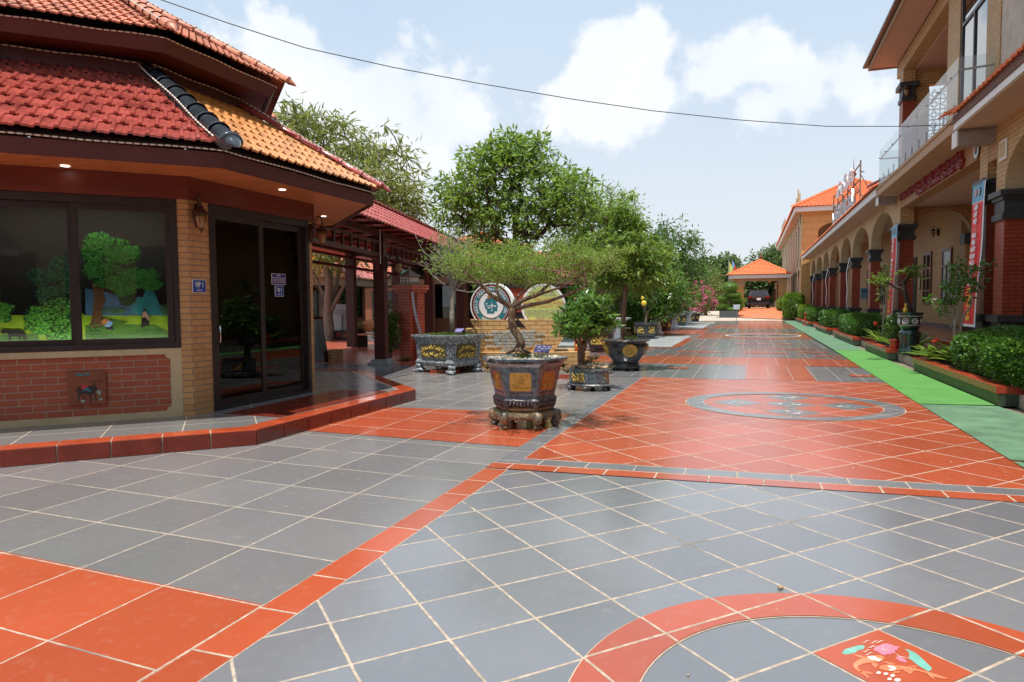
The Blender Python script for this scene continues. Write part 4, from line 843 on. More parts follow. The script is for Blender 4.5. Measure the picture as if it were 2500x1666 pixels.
b_ = MB(); msh(b_, [mp(860, 1200), mp(860, 930), mp(1000, 940), mp(1180, 1000), mp(1260, 1110), mp(1330, 1080), mp(1380, 1020), mp(1440, 1010), mp(1470, 940), mp(1530, 930), mp(1560, 980), mp(1610, 1090), mp(1690, 1130), mp(1690, 1200)], .001); b_.build("hills", mmat("hills", (.07, .17, .30)), mur)
b_ = MB(); msh(b_, [mp(1310, 1190), mp(1340, 1080), mp(1390, 1010), mp(1440, 1020), mp(1470, 940), mp(1530, 925), mp(1565, 1000), mp(1600, 1090), mp(1640, 1190)], .0015); b_.build("rock", mmat("rock", (.03, .24, .26)), mur)
b_ = MB(); msh(b_, [mp(900, 1330), mp(935, 1180), mp(950, 1000), mp(920, 850), mp(985, 860), mp(1010, 940), mp(1060, 900), mp(1040, 980), mp(1070, 1050), mp(1035, 1110), mp(1030, 1200), mp(1060, 1270), mp(1010, 1330)], .004); msh(b_, [mp(960, 700), mp(1000, 690), mp(1130, 640), mp(1130, 660), mp(990, 740)], .004); b_.build("painted_trunk", mmat("trunk", (.17, .08, .03)), mur)
def daub(name, c, blobs, n, L, seed, d=.006):
    rs = np.random.RandomState(seed); mb = MB(); V = []; F = []
    for (cx, cy, rx, ry) in blobs:
        for i in range(n):
            a = rs.uniform(0, 6.28); q = rs.uniform(0, 1)**.5; t, z = mp(cx+rx*q*math.cos(a), cy+ry*q*math.sin(a)); th = rs.uniform(-.2, 3.3); l = L*rs.uniform(.5, 1.2); w = l*.22; dd = D0+d+rs.uniform(0, .006)
            ct, st = math.cos(th), math.sin(th); b = len(V)
            for (x, y) in ((0, 0), (l*.5, w), (l, 0), (l*.5, -w)): V.append(FA.P(t+x*ct-y*st, dd, z+x*st+y*ct))
            F.append((b, b+1, b+2, b+3))
    mb.add(V, F).build(name, leafmat("mural_"+name, c, sc(c, 2.6), 0., .5), mur)
TB = [(1000, 450, 130, 70), (1150, 520, 160, 90), (920, 560, 90, 110), (1250, 620, 140, 70), (1080, 640, 180, 80), (930, 740, 80, 100), (1100, 780, 170, 80), (1350, 790, 130, 60), (1480, 800, 120, 60), (1150, 880, 180, 60), (1350, 880, 190, 60), (1530, 900, 90, 50), (1250, 960, 100, 50), (1330, 560, 60, 50)]
daub("tree_shade", (.008, .04, .012), TB+[(1280, 1040, 60, 60)], 260, .045, 1, .005)
daub("tree_leaves", (.03, .15, .02), TB, 170, .042, 2, .012)
BB = [(620, 720, 130, 120), (420, 800, 160, 70), (560, 860, 220, 110), (680, 980, 130, 120), (480, 1000, 120, 90), (720, 800, 60, 120)]
daub("back_shrub", (.008, .05, .02), BB, 260, .03, 3, .005); daub("back_shrub_leaves", (.02, .12, .06), BB, 110, .028, 4, .012)
CB = [(600, 1120, 160, 80), (720, 1200, 90, 160), (520, 1230, 170, 90), (380, 1200, 110, 90), (430, 1330, 90, 70), (600, 1330, 140, 100), (640, 1430, 150, 60), (740, 1420, 60, 90), (350, 1280, 90, 100), (20, 1140, 110, 60), (20, 1220, 80, 50)]
daub("shrub_shade", (.01, .06, .015), CB, 280, .035, 5, .008); daub("shrub_leaves", (.07, .25, .03), CB, 120, .035, 6, .016); daub("low_plants", (.04, .14, .03), [(960, 1360, 70, 80), (1080, 1430, 90, 40), (1660, 1150, 50, 60), (1150, 1160, 130, 25), (1500, 1370, 130, 25)], 110, .025, 7, .01)
b_ = MB(); B = [(5, 1362), (40, 1345), (110, 1345), (200, 1342), (250, 1355), (262, 1400), (260, 1450), (240, 1445), (235, 1405), (215, 1410), (210, 1445), (190, 1450), (195, 1415), (120, 1410), (105, 1450), (88, 1450), (95, 1400), (75, 1375), (40, 1385), (15, 1380)]
msh(b_, [mp(*q) for q in B], .02); msh(b_, [mp(*q) for q in [(30, 1350), (10, 1325), (35, 1338), (60, 1345)]], .02); msh(b_, [mp(*q) for q in [(1425, 1270), (1430, 1225), (1460, 1215), (1490, 1225), (1505, 1260), (1500, 1320), (1480, 1300), (1440, 1320), (1420, 1320)]], .02); b_.build("buffalo", mmat("buffalo", (.015, .012, .012)), mur)
b_ = MB(); msh(b_, [mp(*q) for q in [(1440, 1220), (1435, 1170), (1455, 1150), (1480, 1170), (1490, 1200), (1515, 1250), (1490, 1245), (1470, 1215)]], .022); b_.build("rider", mmat("rider", (.55, .33, .22)), mur)
b_ = MB(); msh(b_, [mp(*q) for q in [(1440, 1150), (1460, 1130), (1465, 1150), (1450, 1160)]], .024); msh(b_, [mp(*q) for q in [(1060, 1320), (1130, 1300), (1150, 1350), (1120, 1345), (1070, 1340)]], .023); b_.build("dark_clothes", mmat("dark", (.02, .02, .03)), mur)
b_ = MB(); msh(b_, [mp(1070+45*math.cos(a)+12*math.sin(a), 1262+28*math.sin(a)-8*math.cos(a)) for a in [i*.5 for i in range(12)]], .022); b_.build("straw_hat", mmat("hat", (.5, .2, .06)), mur)
b_ = MB(); msh(b_, [mp(*q) for q in [(1050, 1300), (1075, 1285), (1090, 1255), (1140, 1260), (1135, 1285), (1110, 1315), (1070, 1315)]], .024); b_.build("blue_shirt", mmat("shirt", (.25, .45, .75)), mur)
il = bpy.data.lights.new("mural_fill_top", 'AREA'); il.energy = 7; il.shape = 'RECTANGLE'; il.size = 1.8; il.size_y = .08; il.color = (1, .93, .82); ilo = bpy.data.objects.new("mural_fill_top", il); col.objects.link(ilo); ilo.location = tuple(FA.P(0, -.02, 2.5)); ilo.rotation_euler = (0, 0, 0)  # added fill light along the window head, brightens the mural
ilo.location = tuple(FA.P(0, -.075, 2.53)); ilo.rotation_euler = Vector(tuple(FA.n*.12+np.array([0, 0, 1.]))).to_track_quat('Z', 'Y').to_euler()
ilo.rotation_euler = Matrix([[FA.t[i], -FA.n[i]*1.0, [0, 0, 1][i]] for i in range(3)]).to_euler()
il2 = bpy.data.objects.new("mural_fill_low", il.copy()); il2.data.energy = 3.5; col.objects.link(il2)  # second added fill, hidden low, lifts the lower mural
ilo.location = tuple(FA.P(0, -.10, 2.46)); ilo.rotation_euler = Vector(tuple(FA.n*.35+np.array([0, 0, .8]))).to_track_quat('Z', 'Y').to_euler()
def face_frame(o_, zdir):
    z_ = np.array(zdir, float); z_ /= np.linalg.norm(z_); x_ = FA.t; y_ = np.cross(z_, x_); o_.matrix_world = Matrix([[x_[i], y_[i], z_[i], o_.location[i]] for i in range(3)]+[[0, 0, 0, 1]])
il2.location = tuple(FA.P(0, -.10, 1.0)); face_frame(ilo, FA.n*.5+np.array([0, 0, .75])); face_frame(il2, FA.n*.6-np.array([0, 0, .6]))
# wall lanterns
def lantern(loc, n, label, cat="wall lantern", arm=.16, group="bronze lanterns on the pavilion", k=1.0):
    n = np.array(n, float); t = thing("wall_lantern", label, cat, loc, group); L = np.array(loc, float); s_ = np.cross(n, (0, 0, 1))
    c = L+n*arm*k
    mb = MB(); mb.tube([L+[0, 0, .13*k], L+n*.012+[0, 0, 0], L+[0, 0, -.13*k]], [.03*k, .05*k, .03*k], 8); mb.build("back_plate", M_['bronze'], t, smooth=True)
    pts = [L+n*.01+[0, 0, .02*k]]+[L+n*arm*k*(.15+.85*q)+np.array([0, 0, k*(.02+.22*math.sin(q*2.2))]) for q in (.2, .4, .6, .8, 1)]+[c+[0, 0, .15*k]]
    mb = MB(); mb.tube(pts, .009*k, 6); mb.tube([L+n*(.03*k+.03*k*math.cos(a))+np.array([0, 0, -.06*k+.03*k*math.sin(a)]) for a in [i*.6 for i in range(9)]], .006*k, 5); mb.build("arm", M_['bronze'], t, smooth=True)
    mb = MB(); mb.lathe([(.004, .17), (.016, .16), (.008, .14), (.03, .12), (.045, .09), (.085, .055), (.10, .04), (.085, .035), (.06, .035)], tuple(c-[0, 0, .03]), 12) if k == 1 else mb.lathe([(.1*k, .04*k), (.03*k, .12*k), (.004, .16*k)], tuple(c), 6); mb.build("cap", M_['bronze'], t, smooth=True)
    mb = MB(); mb.lathe([(.058*k, .035*k), (.06*k, -.02*k), (.042*k, -.09*k), (.018*k, -.13*k)], tuple(c-[0, 0, .03*k]), 12); mb.build("glass_shade", M_['amber'], t, smooth=True)
    mb = MB()
    for j in range(6):
        a = j*math.pi/3; mb.tube([tuple(c+np.array([.062*k*math.cos(a), .062*k*math.sin(a), 0])), tuple(c+np.array([.063*k*math.cos(a), .063*k*math.sin(a), -.05*k])), tuple(c+np.array([.02*k*math.cos(a), .02*k*math.sin(a), -.165*k]))], .005*k, 4)
    mb.lathe([(.022*k, -.155*k), (.012*k, -.18*k), (.003, -.21*k)], tuple(c), 8); mb.build("cage", M_['bronze'], t); return t
lantern(FB.P(-1.0, .0, 2.42), FB.n*.9-FB.t*.45, "bronze wall lantern on the yellow brick pier between window and door", arm=.12)
lantern(FB.P(1.10, .0, 2.42), FB.n, "bronze wall lantern with curled arm right of the glass door", arm=.2)
# signs
def sign(name, label, f, t0, t1, z0, z1, mat, d=.0, lines=(), thk=.008, cat="sign"):
    c = f.P((t0+t1)/2, d, (z0+z1)/2); t = thing(name, label, cat, c)
    mb = MB(); f.bx(mb, t0, t1, d, d+thk, z0, z1); mb.build("plate", M_['signw'], t, bevel=.002)
    mb = MB(); e = .006; f.bx(mb, t0+e, t1-e, d+thk, d+thk+.001, z0+e, z1-e); mb.build("panel", mat, t)
    obs = [text(s, sz, f.P((t0+t1)/2, d+thk+.0022, z), f.t, (0, 0, 1), M_['signw'], None, .0004, sxy=sx, bold=b) for s, sz, z, sx, b in lines]
    merge_text(obs, "lettering", t); return t
sign("door_sign", "blue VIP 1 plate screwed to the yellow brick pier left of the glass door", FB, -1.105, -.905, 1.545, 1.695, M_['blue'], lines=[("VIP 1", .085, 1.635, (.72, 1), .002), ("(LẦU 1)", .026, 1.574, (1, 1), .0006)])
sign("door_sign", "navy notice headed VIP 1 with four lines of text on the right door pane", FB, .315, .60, 1.675, 1.822, M_['navy'], -.06, [("VIP 1", .034, 1.795, (1, 1), .001), ("KÍNH MỜI QUÝ KHÁCH VUI LÒNG ĐỂ GIÀY DÉP", .0125, 1.766, (1, 1), .0004), ("NGOÀI CỬA VÀ GIỮ GÌN VỆ SINH CHUNG", .0125, 1.746, (1, 1), .0004), ("KHÔNG HÚT THUỐC TRONG PHÒNG VIP", .0125, 1.726, (1, 1), .0004), ("XIN CHÂN THÀNH CẢM ƠN QUÝ KHÁCH", .0125, 1.706, (1, 1), .0004)])
sign("door_sign", "small blue VIP 1 plate under the navy notice on the right door pane", FB, .375, .55, 1.515, 1.66, M_['blue'], -.06, [("VIP 1", .072, 1.60, (.62, 1), .002), ("(LẦU 1)", .022, 1.545, (1, 1), .0005)])
# folk-art plaque of a boy on a buffalo
plq = thing("wall_plaque", "square terracotta plaque with a painted buffalo and rider on the red brick panel", "plaque", FA.P(.095, .0, .52))
mb = MB(); FA.bx(mb, -.08, .27, -.02, .018, .345, .700); mb.build("slab", M_['plaque'], plq, bevel=.004)
def pq(x, y): return (-.08+(x-270)/1200*.35, .700-(y-300)/1060*.355)
def pshape(name, m, polys, d=.0185):
    mb = MB()
    for pl in polys: mb.poly([FA.P(*(lambda q: (q[0], d, q[1]))(pq(*p))) for p in pl])
    mb.build(name, m, plq)
pshape("painted_buffalo", M_['frame'], [[(560, 800), (640, 740), (900, 760), (1060, 740), (1190, 800), (1190, 900), (1080, 1000), (940, 1050), (760, 1010), (640, 980), (590, 900)], [(590, 940), (700, 1000), (640, 1080), (610, 1180), (600, 1270), (550, 1270), (560, 1160), (590, 1040)], [(700, 1000), (800, 1100), (800, 1200), (760, 1200), (750, 1120), (690, 1060)], [(920, 1030), (990, 1030), (980, 1160), (1000, 1290), (930, 1290), (940, 1160)], [(1060, 990), (1110, 970), (1140, 1080), (1170, 1220), (1110, 1220), (1100, 1100)], [(560, 800), (520, 850), (540, 950), (600, 1000), (570, 900), (590, 820)], [(1080, 760), (1090, 680), (1140, 640), (1150, 700), (1120, 780)], [(1080, 620), (1080, 560), (1110, 560), (1120, 620)], [(970, 680), (980, 620), (1040, 600), (1120, 620), (1040, 625), (995, 650)]])
pshape("painted_outline", M_['frame'], [[(1130, 610), (1280, 585), (1335, 610), (1250, 750), (1190, 755), (1240, 730), (1310, 620), (1270, 605), (1140, 630)], [(620, 605), (770, 550), (930, 495), (800, 560)]], .0188)
pshape("painted_jacket", M_['signred'], [[(680, 860), (700, 710), (780, 730), (890, 710), (880, 790), (780, 850)]], .0195)
pshape("painted_teal", M_['teal'], [[(530, 400), (570, 340), (660, 335), (750, 380), (860, 330), (960, 330), (990, 380), (930, 420), (820, 400), (760, 430), (640, 420), (560, 430)], [(710, 940), (780, 840), (880, 800), (990, 920), (960, 975), (880, 900), (800, 900), (730, 940)]], .0197)
pshape("painted_grass", mk("pale_teal", (.25, .42, .36), .5), [[(640, 1190), (700, 1220), (700, 1170), (730, 1220), (760, 1190), (770, 1230), (810, 1230), (760, 1270), (690, 1270)], [(1210, 1220), (1250, 1200), (1240, 1160), (1280, 1190), (1300, 1140), (1320, 1190), (1350, 1200), (1320, 1240), (1250, 1240)], [(1150, 990), (1190, 930), (1230, 890), (1240, 950), (1280, 960), (1310, 870), (1300, 980), (1270, 1080), (1230, 1080), (1220, 1000)]], .0197)
# rope lights strung on the roof edges
def rope(pts, label, r=.0085, seg=.022):
    P = [np.array(p, float) for p in pts]; out = [P[0]]
    for a, b in zip(P[:-1], P[1:]):
        k = max(1, int(np.linalg.norm(b-a)/seg)); out += [a+(b-a)*i/k for i in range(1, k+1)]
    mb = MB(); n = 5; V = []; F = []; t = None
    for i, p in enumerate(out):
        t = out[min(i+1, len(out)-1)]-out[max(i-1, 0)]; t = t/np.linalg.norm(t); u = np.cross(t, (0, 0, 1)); u /= np.linalg.norm(u)+1e-9; w = np.cross(t, u)
        for j in range(n): a = 2*math.pi*j/n; V.append(p+(u*math.cos(a)+w*math.sin(a))*r)
    mb.mat(M_['rope_w']); mb.v = [tuple(map(float, v)) for v in V]; mb.mats = [M_['rope_w'], M_['rope_b']]
    for i in range(len(out)-1):
        for j in range(n): mb.f.append((i*n+j, i*n+(j+1) % n, (i+1)*n+(j+1) % n, (i+1)*n+j)); mb.m.append(1 if i % 3 == 2 else 0)
    return tag(mb.build("rope_light", loc=tuple(P[0])), label, "rope light", "rope lights strung on the pavilion roofs")
def eave(R, z, ks, sag=.012):
    out = []
    for a, b in zip(ks[:-1], ks[1:]):
        p, q = octv(PC, R, a), octv(PC, R, b)
        for i in range(12): f = i/12; out.append((*(p+(q-p)*f), z-sag*math.sin(f*math.pi*4)*.5-rnd.uniform(0, .004)))
    out.append((*octv(PC, R, ks[-1]), z)); return out
rope(eave(3.885, 2.985, (-1, 0, 1)), "white and brown rope light running along the lower eave fascia")
rope(eave(2.52, 4.475, (-1, 0, 1)), "rope light running along the upper eave fascia")
def hipr(k, R0, z0, R1, z1, off, wob=.03):
    out = []
    for i in range(15):
        f = i/14; a = RAD(-23+45*k); R = R0+(R1-R0)*f; p = octv(PC, R, k)+np.array([math.sin(a), -math.cos(a)])*(off+wob*math.sin(f*9)*.5); out.append((*p, z0+(z1-z0)*f+.03))
    return out
rope(hipr(0, 3.93, 3.07, 2.05, 4.22, .13)+eave(2.04, 4.30, (0, -1))[1:], "rope light climbing beside the charcoal hip ridge and along the clerestory sill")
rope(hipr(1, 3.93, 3.10, 2.05, 4.24, .09)+eave(2.04, 4.30, (1, 0))[1:], "rope light beside the pink hip ridge above the orange tiles")
rope(hipr(0, 2.62, 4.60, .3, 5.84, .10), "rope light beside the nearest upper hip ridge"); rope(hipr(1, 2.62, 4.60, .3, 5.84, .10), "rope light beside the right upper hip ridge")
# ------------------------------------------------------------------ two more pavilions behind the garden
def far_pavilion(C, rot, label, cols, s=1.0):
    t = thing("pavilion", label, "pavilion", (C[0], C[1], 0))
    mb = MB()
    for k in range(8):
        f = Face(C, k, 2.72*s*1.35, rot); h = 1.13*1.35*s
        f.bx(mb, -h, -h+.3, -.15, 0, 0, 2.35); f.bx(mb, h-.3, h, -.15, 0, 0, 2.35); f.bx(mb, -h+.3, h-.3, -.15, -.02, 0, .8)
    mb.each("wall", mk("russet_wall", (.26, .085, .035), .7, .15), t, group=3)
    mb = MB()
    for k in range(8):
        f = Face(C, k, 2.72*s*1.35, rot); h = 1.13*1.35*s
        for a in (-h+.3, -.03, h-.36): f.bx(mb, a, a+.06, -.1, -.04, .8, 2.3)
        f.bx(mb, -h+.3, h-.3, -.1, -.04, 2.25, 2.4)
    mb.each("window_frame", M_['frame'], t, group=4)
    mb = MB()
    for k in range(8): f = Face(C, k, 2.72*s*1.35, rot); h = 1.13*1.35*s; f.bx(mb, -h+.3, h-.3, -.09, -.08, .8, 2.3)
    mb.each("pane", M_['glass'], t)
    mb = MB(); octring(mb, C, .1, 3.9*s, 2.38, 2.38, rot); mb.build("soffit", M_['dwood'], t)
    mb = MB(); octring(mb, C, 4.9*s, 4.95*s, 2.30, 2.62, rot); mb.build("fascia", M_['beige'], t)
    for k in range(8):
        p, q = octv(C, 5.05*s, k, rot), octv(C, 5.05*s, k+1, rot); r, w = octv(C, 1.8*s, k+1, rot), octv(C, 1.8*s, k, rot)
        roof_face(MB(), (*p, 2.62), (*q, 2.62), (*r, 3.95), (*w, 3.95), .30, .30, .045, .04, True).build("roof_slope", cols[k % len(cols)], t)
    mb = MB()
    for k in range(8): ridge(mb, (*octv(C, 5.1*s, k, rot), 2.68), (*octv(C, 1.8*s, k, rot), 4.02), .13, .4)
    mb.build("hip_ridge", M_['tridge'], t)
    mb = MB(); octring(mb, C, 1.8*s, 1.8*s, 3.9, 4.2, rot); mb.build("clerestory", M_['dwood'], t)
    for k in range(8):
        p, q = octv(C, 2.7*s, k, rot), octv(C, 2.7*s, k+1, rot); r, w = octv(C, .05, k+1, rot), octv(C, .05, k, rot)
        roof_face(MB(), (*p, 4.15), (*q, 4.15), (*r, 4.95), (*w, 4.95), .3, .3, .04, .04).build("upper_roof_slope", M_['tterra'], t)
    mb = MB(); finial(mb, (C[0], C[1], 4.93), .9); mb.build("finial", M_['barkd'], t, smooth=True)
    return t
ca = AY(690, 740, 28); cb = AY(1175, 740, 31.5)
far_pavilion((ca[0], ca[1]), -60, "far pavilion with yellow and red roof tiles behind the white-trunked tree", [M_['tyellow'], M_['tred'], M_['tyellow'], M_['tterra']])
far_pavilion((cb[0], cb[1]), -125.7, "far pavilion with charcoal and green roof tiles behind the brick lantern pillar", [M_['tgreen'], M_['tgreen'], M_['tred'], M_['tgray'], M_['tterra'], M_['tgray'], M_['tgray'], M_['tgray']])
# ------------------------------------------------------------------ terrace, steps and planters on the right
XF = 4.30
mb = MB(); mb.box(4.12, 9, -4, 58.8, -.02, .50); mb.box(3.70, 4.12, -4, 58.8, -.02, .335); mb.box(3.30, 3.70, -4, 58.8, -.02, .17)
tag(mb.build("terrace_steps", floor_mat("step_floor_tile", (.30, .045, .02), (3.3, 0), (.40, 0), (0, .40), .008, .15), None, bevel=.008, loc=(4, 20, 0)), "long red tiled terrace with three steps under the arcade", "steps")
def planter(y0, y1, label, x1=4.05):
    t = thing("planter", label, "planter", (3.5, (y0+y1)/2, 0), "brick planters along the steps")
    mb = MB(); mb.box(3.075, x1, y0+.01, y1-.01, 0, .165); mb.build("wall", M_['gtile'], t)
    mb = MB(); n = int((y1-y0)/.075)
    for i in range(n): a = y0+i*.075; mb.box(3.04, 3.24, a+.003, a+.072, .165, .262)
    for i in range(int((x1-3.26)/.078)):
        a = 3.245+i*.078; mb.box(a, a+.072, y0-.02, y0+.18, .165, .262); mb.box(a, a+.072, y1-.18, y1+.02, .165, .262)
    mb.build("cap", M_['redcap'], t, bevel=.003)
    mb = MB()
    for i in range(n): a = y0+i*.075; mb.box(3.062, 3.074, a+.003, a+.071, .01, .16)
    mb.build("facing", mk("olive_facing", (.06, .07, .03), .45, .3, 6), t)
    mb = MB(); mb.box(3.24, x1-.05, y0+.18, y1-.18, .165, .235); mb.build("soil", M_['soil'], t); return t
PL = [(10.5, 15.5, "brick planter nearest the camera holding the big clipped hedge and lilies"), (18.3, 21.6, "brick planter with lilies and the thin sapling, second up the steps"), (24.1, 29.3, "brick planter third up the steps, full of a wide rounded hedge"), (32.3, 37.6, "brick planter fourth up the steps, below the arcade pillars"), (42.2, 48, "small far brick planter beside the red traffic post"), (49.5, 54.5, "farthest brick planter at the end of the green mat")]
for a, b, l in PL: planter(a, b, l)

# ------------------------------------------------------------------ main building: arcade, porch, balcony
bld = thing("arcade_building", "long ochre brick building with arcade, red brick columns and glass balcony on the right", "building", (5.5, 25, 0))
def column(y0, y1, x0=XF, x1=XF+.33, z0=.5, zb=1.12, zc=2.92, zt=3.38, full=None):
    c = MB().box(x0, x1, y0, y1, zb, zc).build("column", M_['rbrick2'], bld)
    mb = MB(); mb.box(x0-.05, x1+.05, y0-.05, y1+.05, zc, zc+.12); mb.box(x0-.015, x1+.015, y0-.015, y1+.015, zc+.12, zt-.17); mb.box(x0-.05, x1+.05, y0-.05, y1+.05, zt-.17, zt-.10); mb.box(x0-.10, x1+.10, y0-.10, y1+.10, zt-.10, zt)
    mb.build("capital", M_['bbrick'], c)
    mb = MB(); mb.box(x0-.02, x1+.02, y0-.02, y1+.02, z0, zb-.13); mb.box(x0-.09, x1+.09, y0-.09, y1+.09, zb-.13, zb); mb.build("pedestal", M_['bbrick'], c); return c
COLS = [29.4, 34.5, 38.85, 43.9, 48.05, 52.9, 57.2]
for y in COLS: column(y, y+.5)
column(14.69, 15.19, zc=2.85); column(9.9, 10.4)
column(15.72, 16.2, x1=XF+.55, zc=3.28, zt=3.75); column(23.98, 25.0, x1=XF+.38, zc=3.28, zt=3.75)
mb = MB(); mb.box(XF, XF+.55, 15.72, 16.2, 3.75, 4.64); mb.box(XF, XF+.38, 23.98, 25.0, 3.75, 4.70)
keys = MB(); niches = MB()
def arch_bay(ya, yb, yc0, yc1, zs, za, ztop, x0=XF, x1=XF+.33):
    """wall above an arch: opening ya..yb, wall yc0..yc1"""
    wall_arch = MB(); ra = MB(); n = 20; cy = (ya+yb)/2; h = (yb-ya)/2; pts = [(cy-h*math.cos(math.pi*i/n), zs+.17+(za-zs-.17)*math.sin(math.pi*i/n)) for i in range(n+1)]
    for x, sgn in ((x0, 1), (x1, -1)):
        for i in range(n):
            (a, b), (c, d) = pts[i], pts[i+1]; q = [(x, a, b), (x, c, d), (x, c, ztop), (x, a, ztop)]; wall_arch.poly(q[::-1] if sgn > 0 else q)
        for (a, c) in ((yc0, ya), (yb, yc1)): q = [(x, a, zs), (x, c, zs), (x, c, ztop), (x, a, ztop)]; wall_arch.poly(q[::-1] if sgn > 0 else q)
    P = [(ya, zs)]+pts+[(yb, zs)]
    for i in range(len(P)-1): (a, b), (c, d) = P[i], P[i+1]; ra.poly([(x0-.004, a, b), (x1, a, b), (x1, c, d), (x0-.004, c, d)])
    wall_arch.build('arch_wall', M_['obrick'], bld); ra.build('arch_lining', M_['arch'], bld); keys.box(x0-.02, x0, cy-.05, cy+.05, za-.02, za+.30)
edges = [25.0]+[e for y in COLS for e in (y, y+.5)]
for i in range(7):
    ya, yb = (25.0 if i == 0 else COLS[i-1]+.5), COLS[i]; c0 = 25.0 if i == 0 else COLS[i-1]+.25; c1 = COLS[i]+.25 if i < 6 else 58.8
    arch_bay(ya, yb, c0, c1, 3.38, 4.47, 4.80); niches.box(XF-.015, XF, COLS[i]+.13, COLS[i]+.37, 3.95, 4.32)
arch_bay(10.4, 14.69, 5.0, 15.19, 3.38, 4.35, 4.75)
mb.v += []; w1 = mb.each("wall", M_['obrick'], bld)
keys.each("keystone", M_['cream'], bld); niches.each("niche_plate", M_['cream'], bld)
mb = MB(); mb.box(XF+.0, XF+.33, 15.192, 15.70, 4.05, 4.62); mb.box(XF+.33, XF+.5, 15.19, 15.7, 3.9, 4.6); mb.build("wall", M_['ybrick2'], bld)
# inner wall with door and windows, cross arch and ceilings
inn = MB(); inn.box(6.05, 6.3, 24.5, 58.8, .5, 4.75); inn.box(6.05, 6.9, 24.02, 24.5, .5, 3.1); inn.box(6.4, 6.6, 8, 24.5, .5, 4.4); inn.each("inner_wall", M_['ybrick2'], bld)
mb = MB(); mb.box(6.02, 6.05, 24.5, 58.8, .5, .62); mb.box(6.02, 6.9, 23.99, 24.02, .5, .62); mb.build("skirting", mk("plum_skirting", (.10, .06, .06), .4, .1), bld)
mb = MB(); mb.box(6.02, 6.9, 23.97, 24.52, 3.1, 3.42); mb.build("capital", M_['bbrick'], bld)
def cross_arch(y, x0, x1, zs, za, zt, th=.34):
    n = 24; c = (x0+x1)/2; h = (x1-x0)/2; pts = [(c-h*math.cos(math.pi*i/n), zs+(za-zs)*math.sin(math.pi*i/n)) for i in range(n+1)]; w = MB(); l = MB()
    for i in range(n):
        (a, b), (e, d) = pts[i], pts[i+1]; w.poly([(a, y, b), (e, y, d), (e, y, zt), (a, y, zt)]); l.poly([(a, y-.004, b), (a, y+th, b), (e, y+th, d), (e, y-.004, d)])
    w.build("cross_arch_wall", M_['ybrick2'], bld); l.build("arch_lining", M_['arch'], bld)
cross_arch(24.15, 4.68, 6.25, 3.35, 4.17, 4.4)
MB().box(4.62, 4.70, 24.15, 24.4, 3.2, 4.4).build("wall", M_['ybrick2'], bld)
mb = MB(); mb.box(XF+.33, 6.4, 15.2, 24.1, 4.28, 4.34); mb.box(XF+.33, 6.1, 25, 58.8, 4.70, 4.75); mb.box(XF+.33, 6.4, 5, 15.2, 4.6, 4.66); mb.each("ceiling", M_['soffit'], bld)
def dwindow(y0, y1, z0, z1, kind, label=None):
    f = MB(); f.box(6.0, 6.06, y0, y0+.1, z0, z1); f.box(6.0, 6.06, y1-.1, y1, z0, z1); f.box(6.0, 6.06, y0+.1, y1-.1, z0, z0+.1); f.box(6.0, 6.06, y0+.1, y1-.1, z1-.1, z1)
    f.box(6.0, 6.058, y0+.1, y1-.1, z1-.62, z1-.54); f.box(6.0, 6.055, (y0+y1)/2-.03, (y0+y1)/2+.03, z0+.1, z1-.1 if kind == 2 else z1-.62)
    if kind == 2: f.box(6.0, 6.055, y0+.1, y1-.1, z0+.45, z0+.52)
    if kind == 2: f.box(6.0, 6.055, y0+.1, y1-.1, z0+.9, z0+.97)
    f = f.build("window", M_['dwood'] if False else mk("maroon_window_wood", (.13, .03, .022), .35, .15), bld); MB().box(6.03, 6.04, y0+.1, y1-.1, z0+.1, z1-.1).build("pane", mk("frosted_pane", (.32, .36, .37), .25, .1) if kind == 1 else M_['carg'], f)
dwindow(25.35, 26.5, 1.30, 3.12, 1); dwindow(27.95, 29.15, 1.28, 3.16, 2); dwindow(33.0, 34.2, 1.28, 3.16, 2); dwindow(37, 38.3, 1.28, 3.16, 2); dwindow(41, 42.3, 1.28, 3.16, 1); dwindow(46, 47.3, 1.28, 3.16, 2)
d = MB().box(6.02, 6.06, 30.3, 31.2, .5, 3.1).build("door", M_['barkd'], bld)
# eaves and roofs of the single-storey parts
mb = MB(); mb.box(3.72, XF, 25.05, 58.8, 4.745, 4.80); mb.box(3.68, XF, 5, 15.3, 4.66, 4.70); mb.each("eave_soffit", M_['soffit'], bld)
mb = MB(); mb.box(3.66, 3.72, 24.3, 58.9, 4.735, 4.95); mb.box(3.62, 3.68, 5, 15.35, 4.645, 4.76); mb.each("eave_fascia", M_['white'], bld)
mb = MB(); mb.box(3.60, 3.66, 5, 15.35, 4.765, 4.9); mb.build("gutter_board", mk("weathered_board", (.16, .08, .055), .8, .4, 12), bld)
mb = MB(); roof_face(mb, (3.58, 59, 4.955), (3.58, 24.25, 4.955), (6.6, 24.25, 6.55), (6.6, 59, 6.55), .30, .22, .03, .03, False); mb.build("roof_slope", M_['tbright'], bld)
mb = MB(); roof_face(mb, (3.55, 15.35, 4.90), (3.55, 4, 4.90), (4.32, 4, 5.30), (4.32, 15.35, 5.30), .30, .22, .03, .03, False); mb.build("canopy_roof", M_['tbright'], bld)
mb = MB(); ridge(mb, (3.5, 24.15, 5.02), (6.6, 24.15, 6.65), .09, .33); mb.build("verge_ridge", M_['tred'], bld)
mb = MB(); ridge(mb, (3.5, 15.38, 4.97), (4.32, 15.38, 5.42), .07, .33); mb.build("verge_ridge", M_['tbright'], bld)
mb = MB(); mb.tube([(3.66, 15.45, 4.6), (3.66, 15.85, 4.5)], .055, 10); mb.build("end_block", M_['white'], bld) if False else None
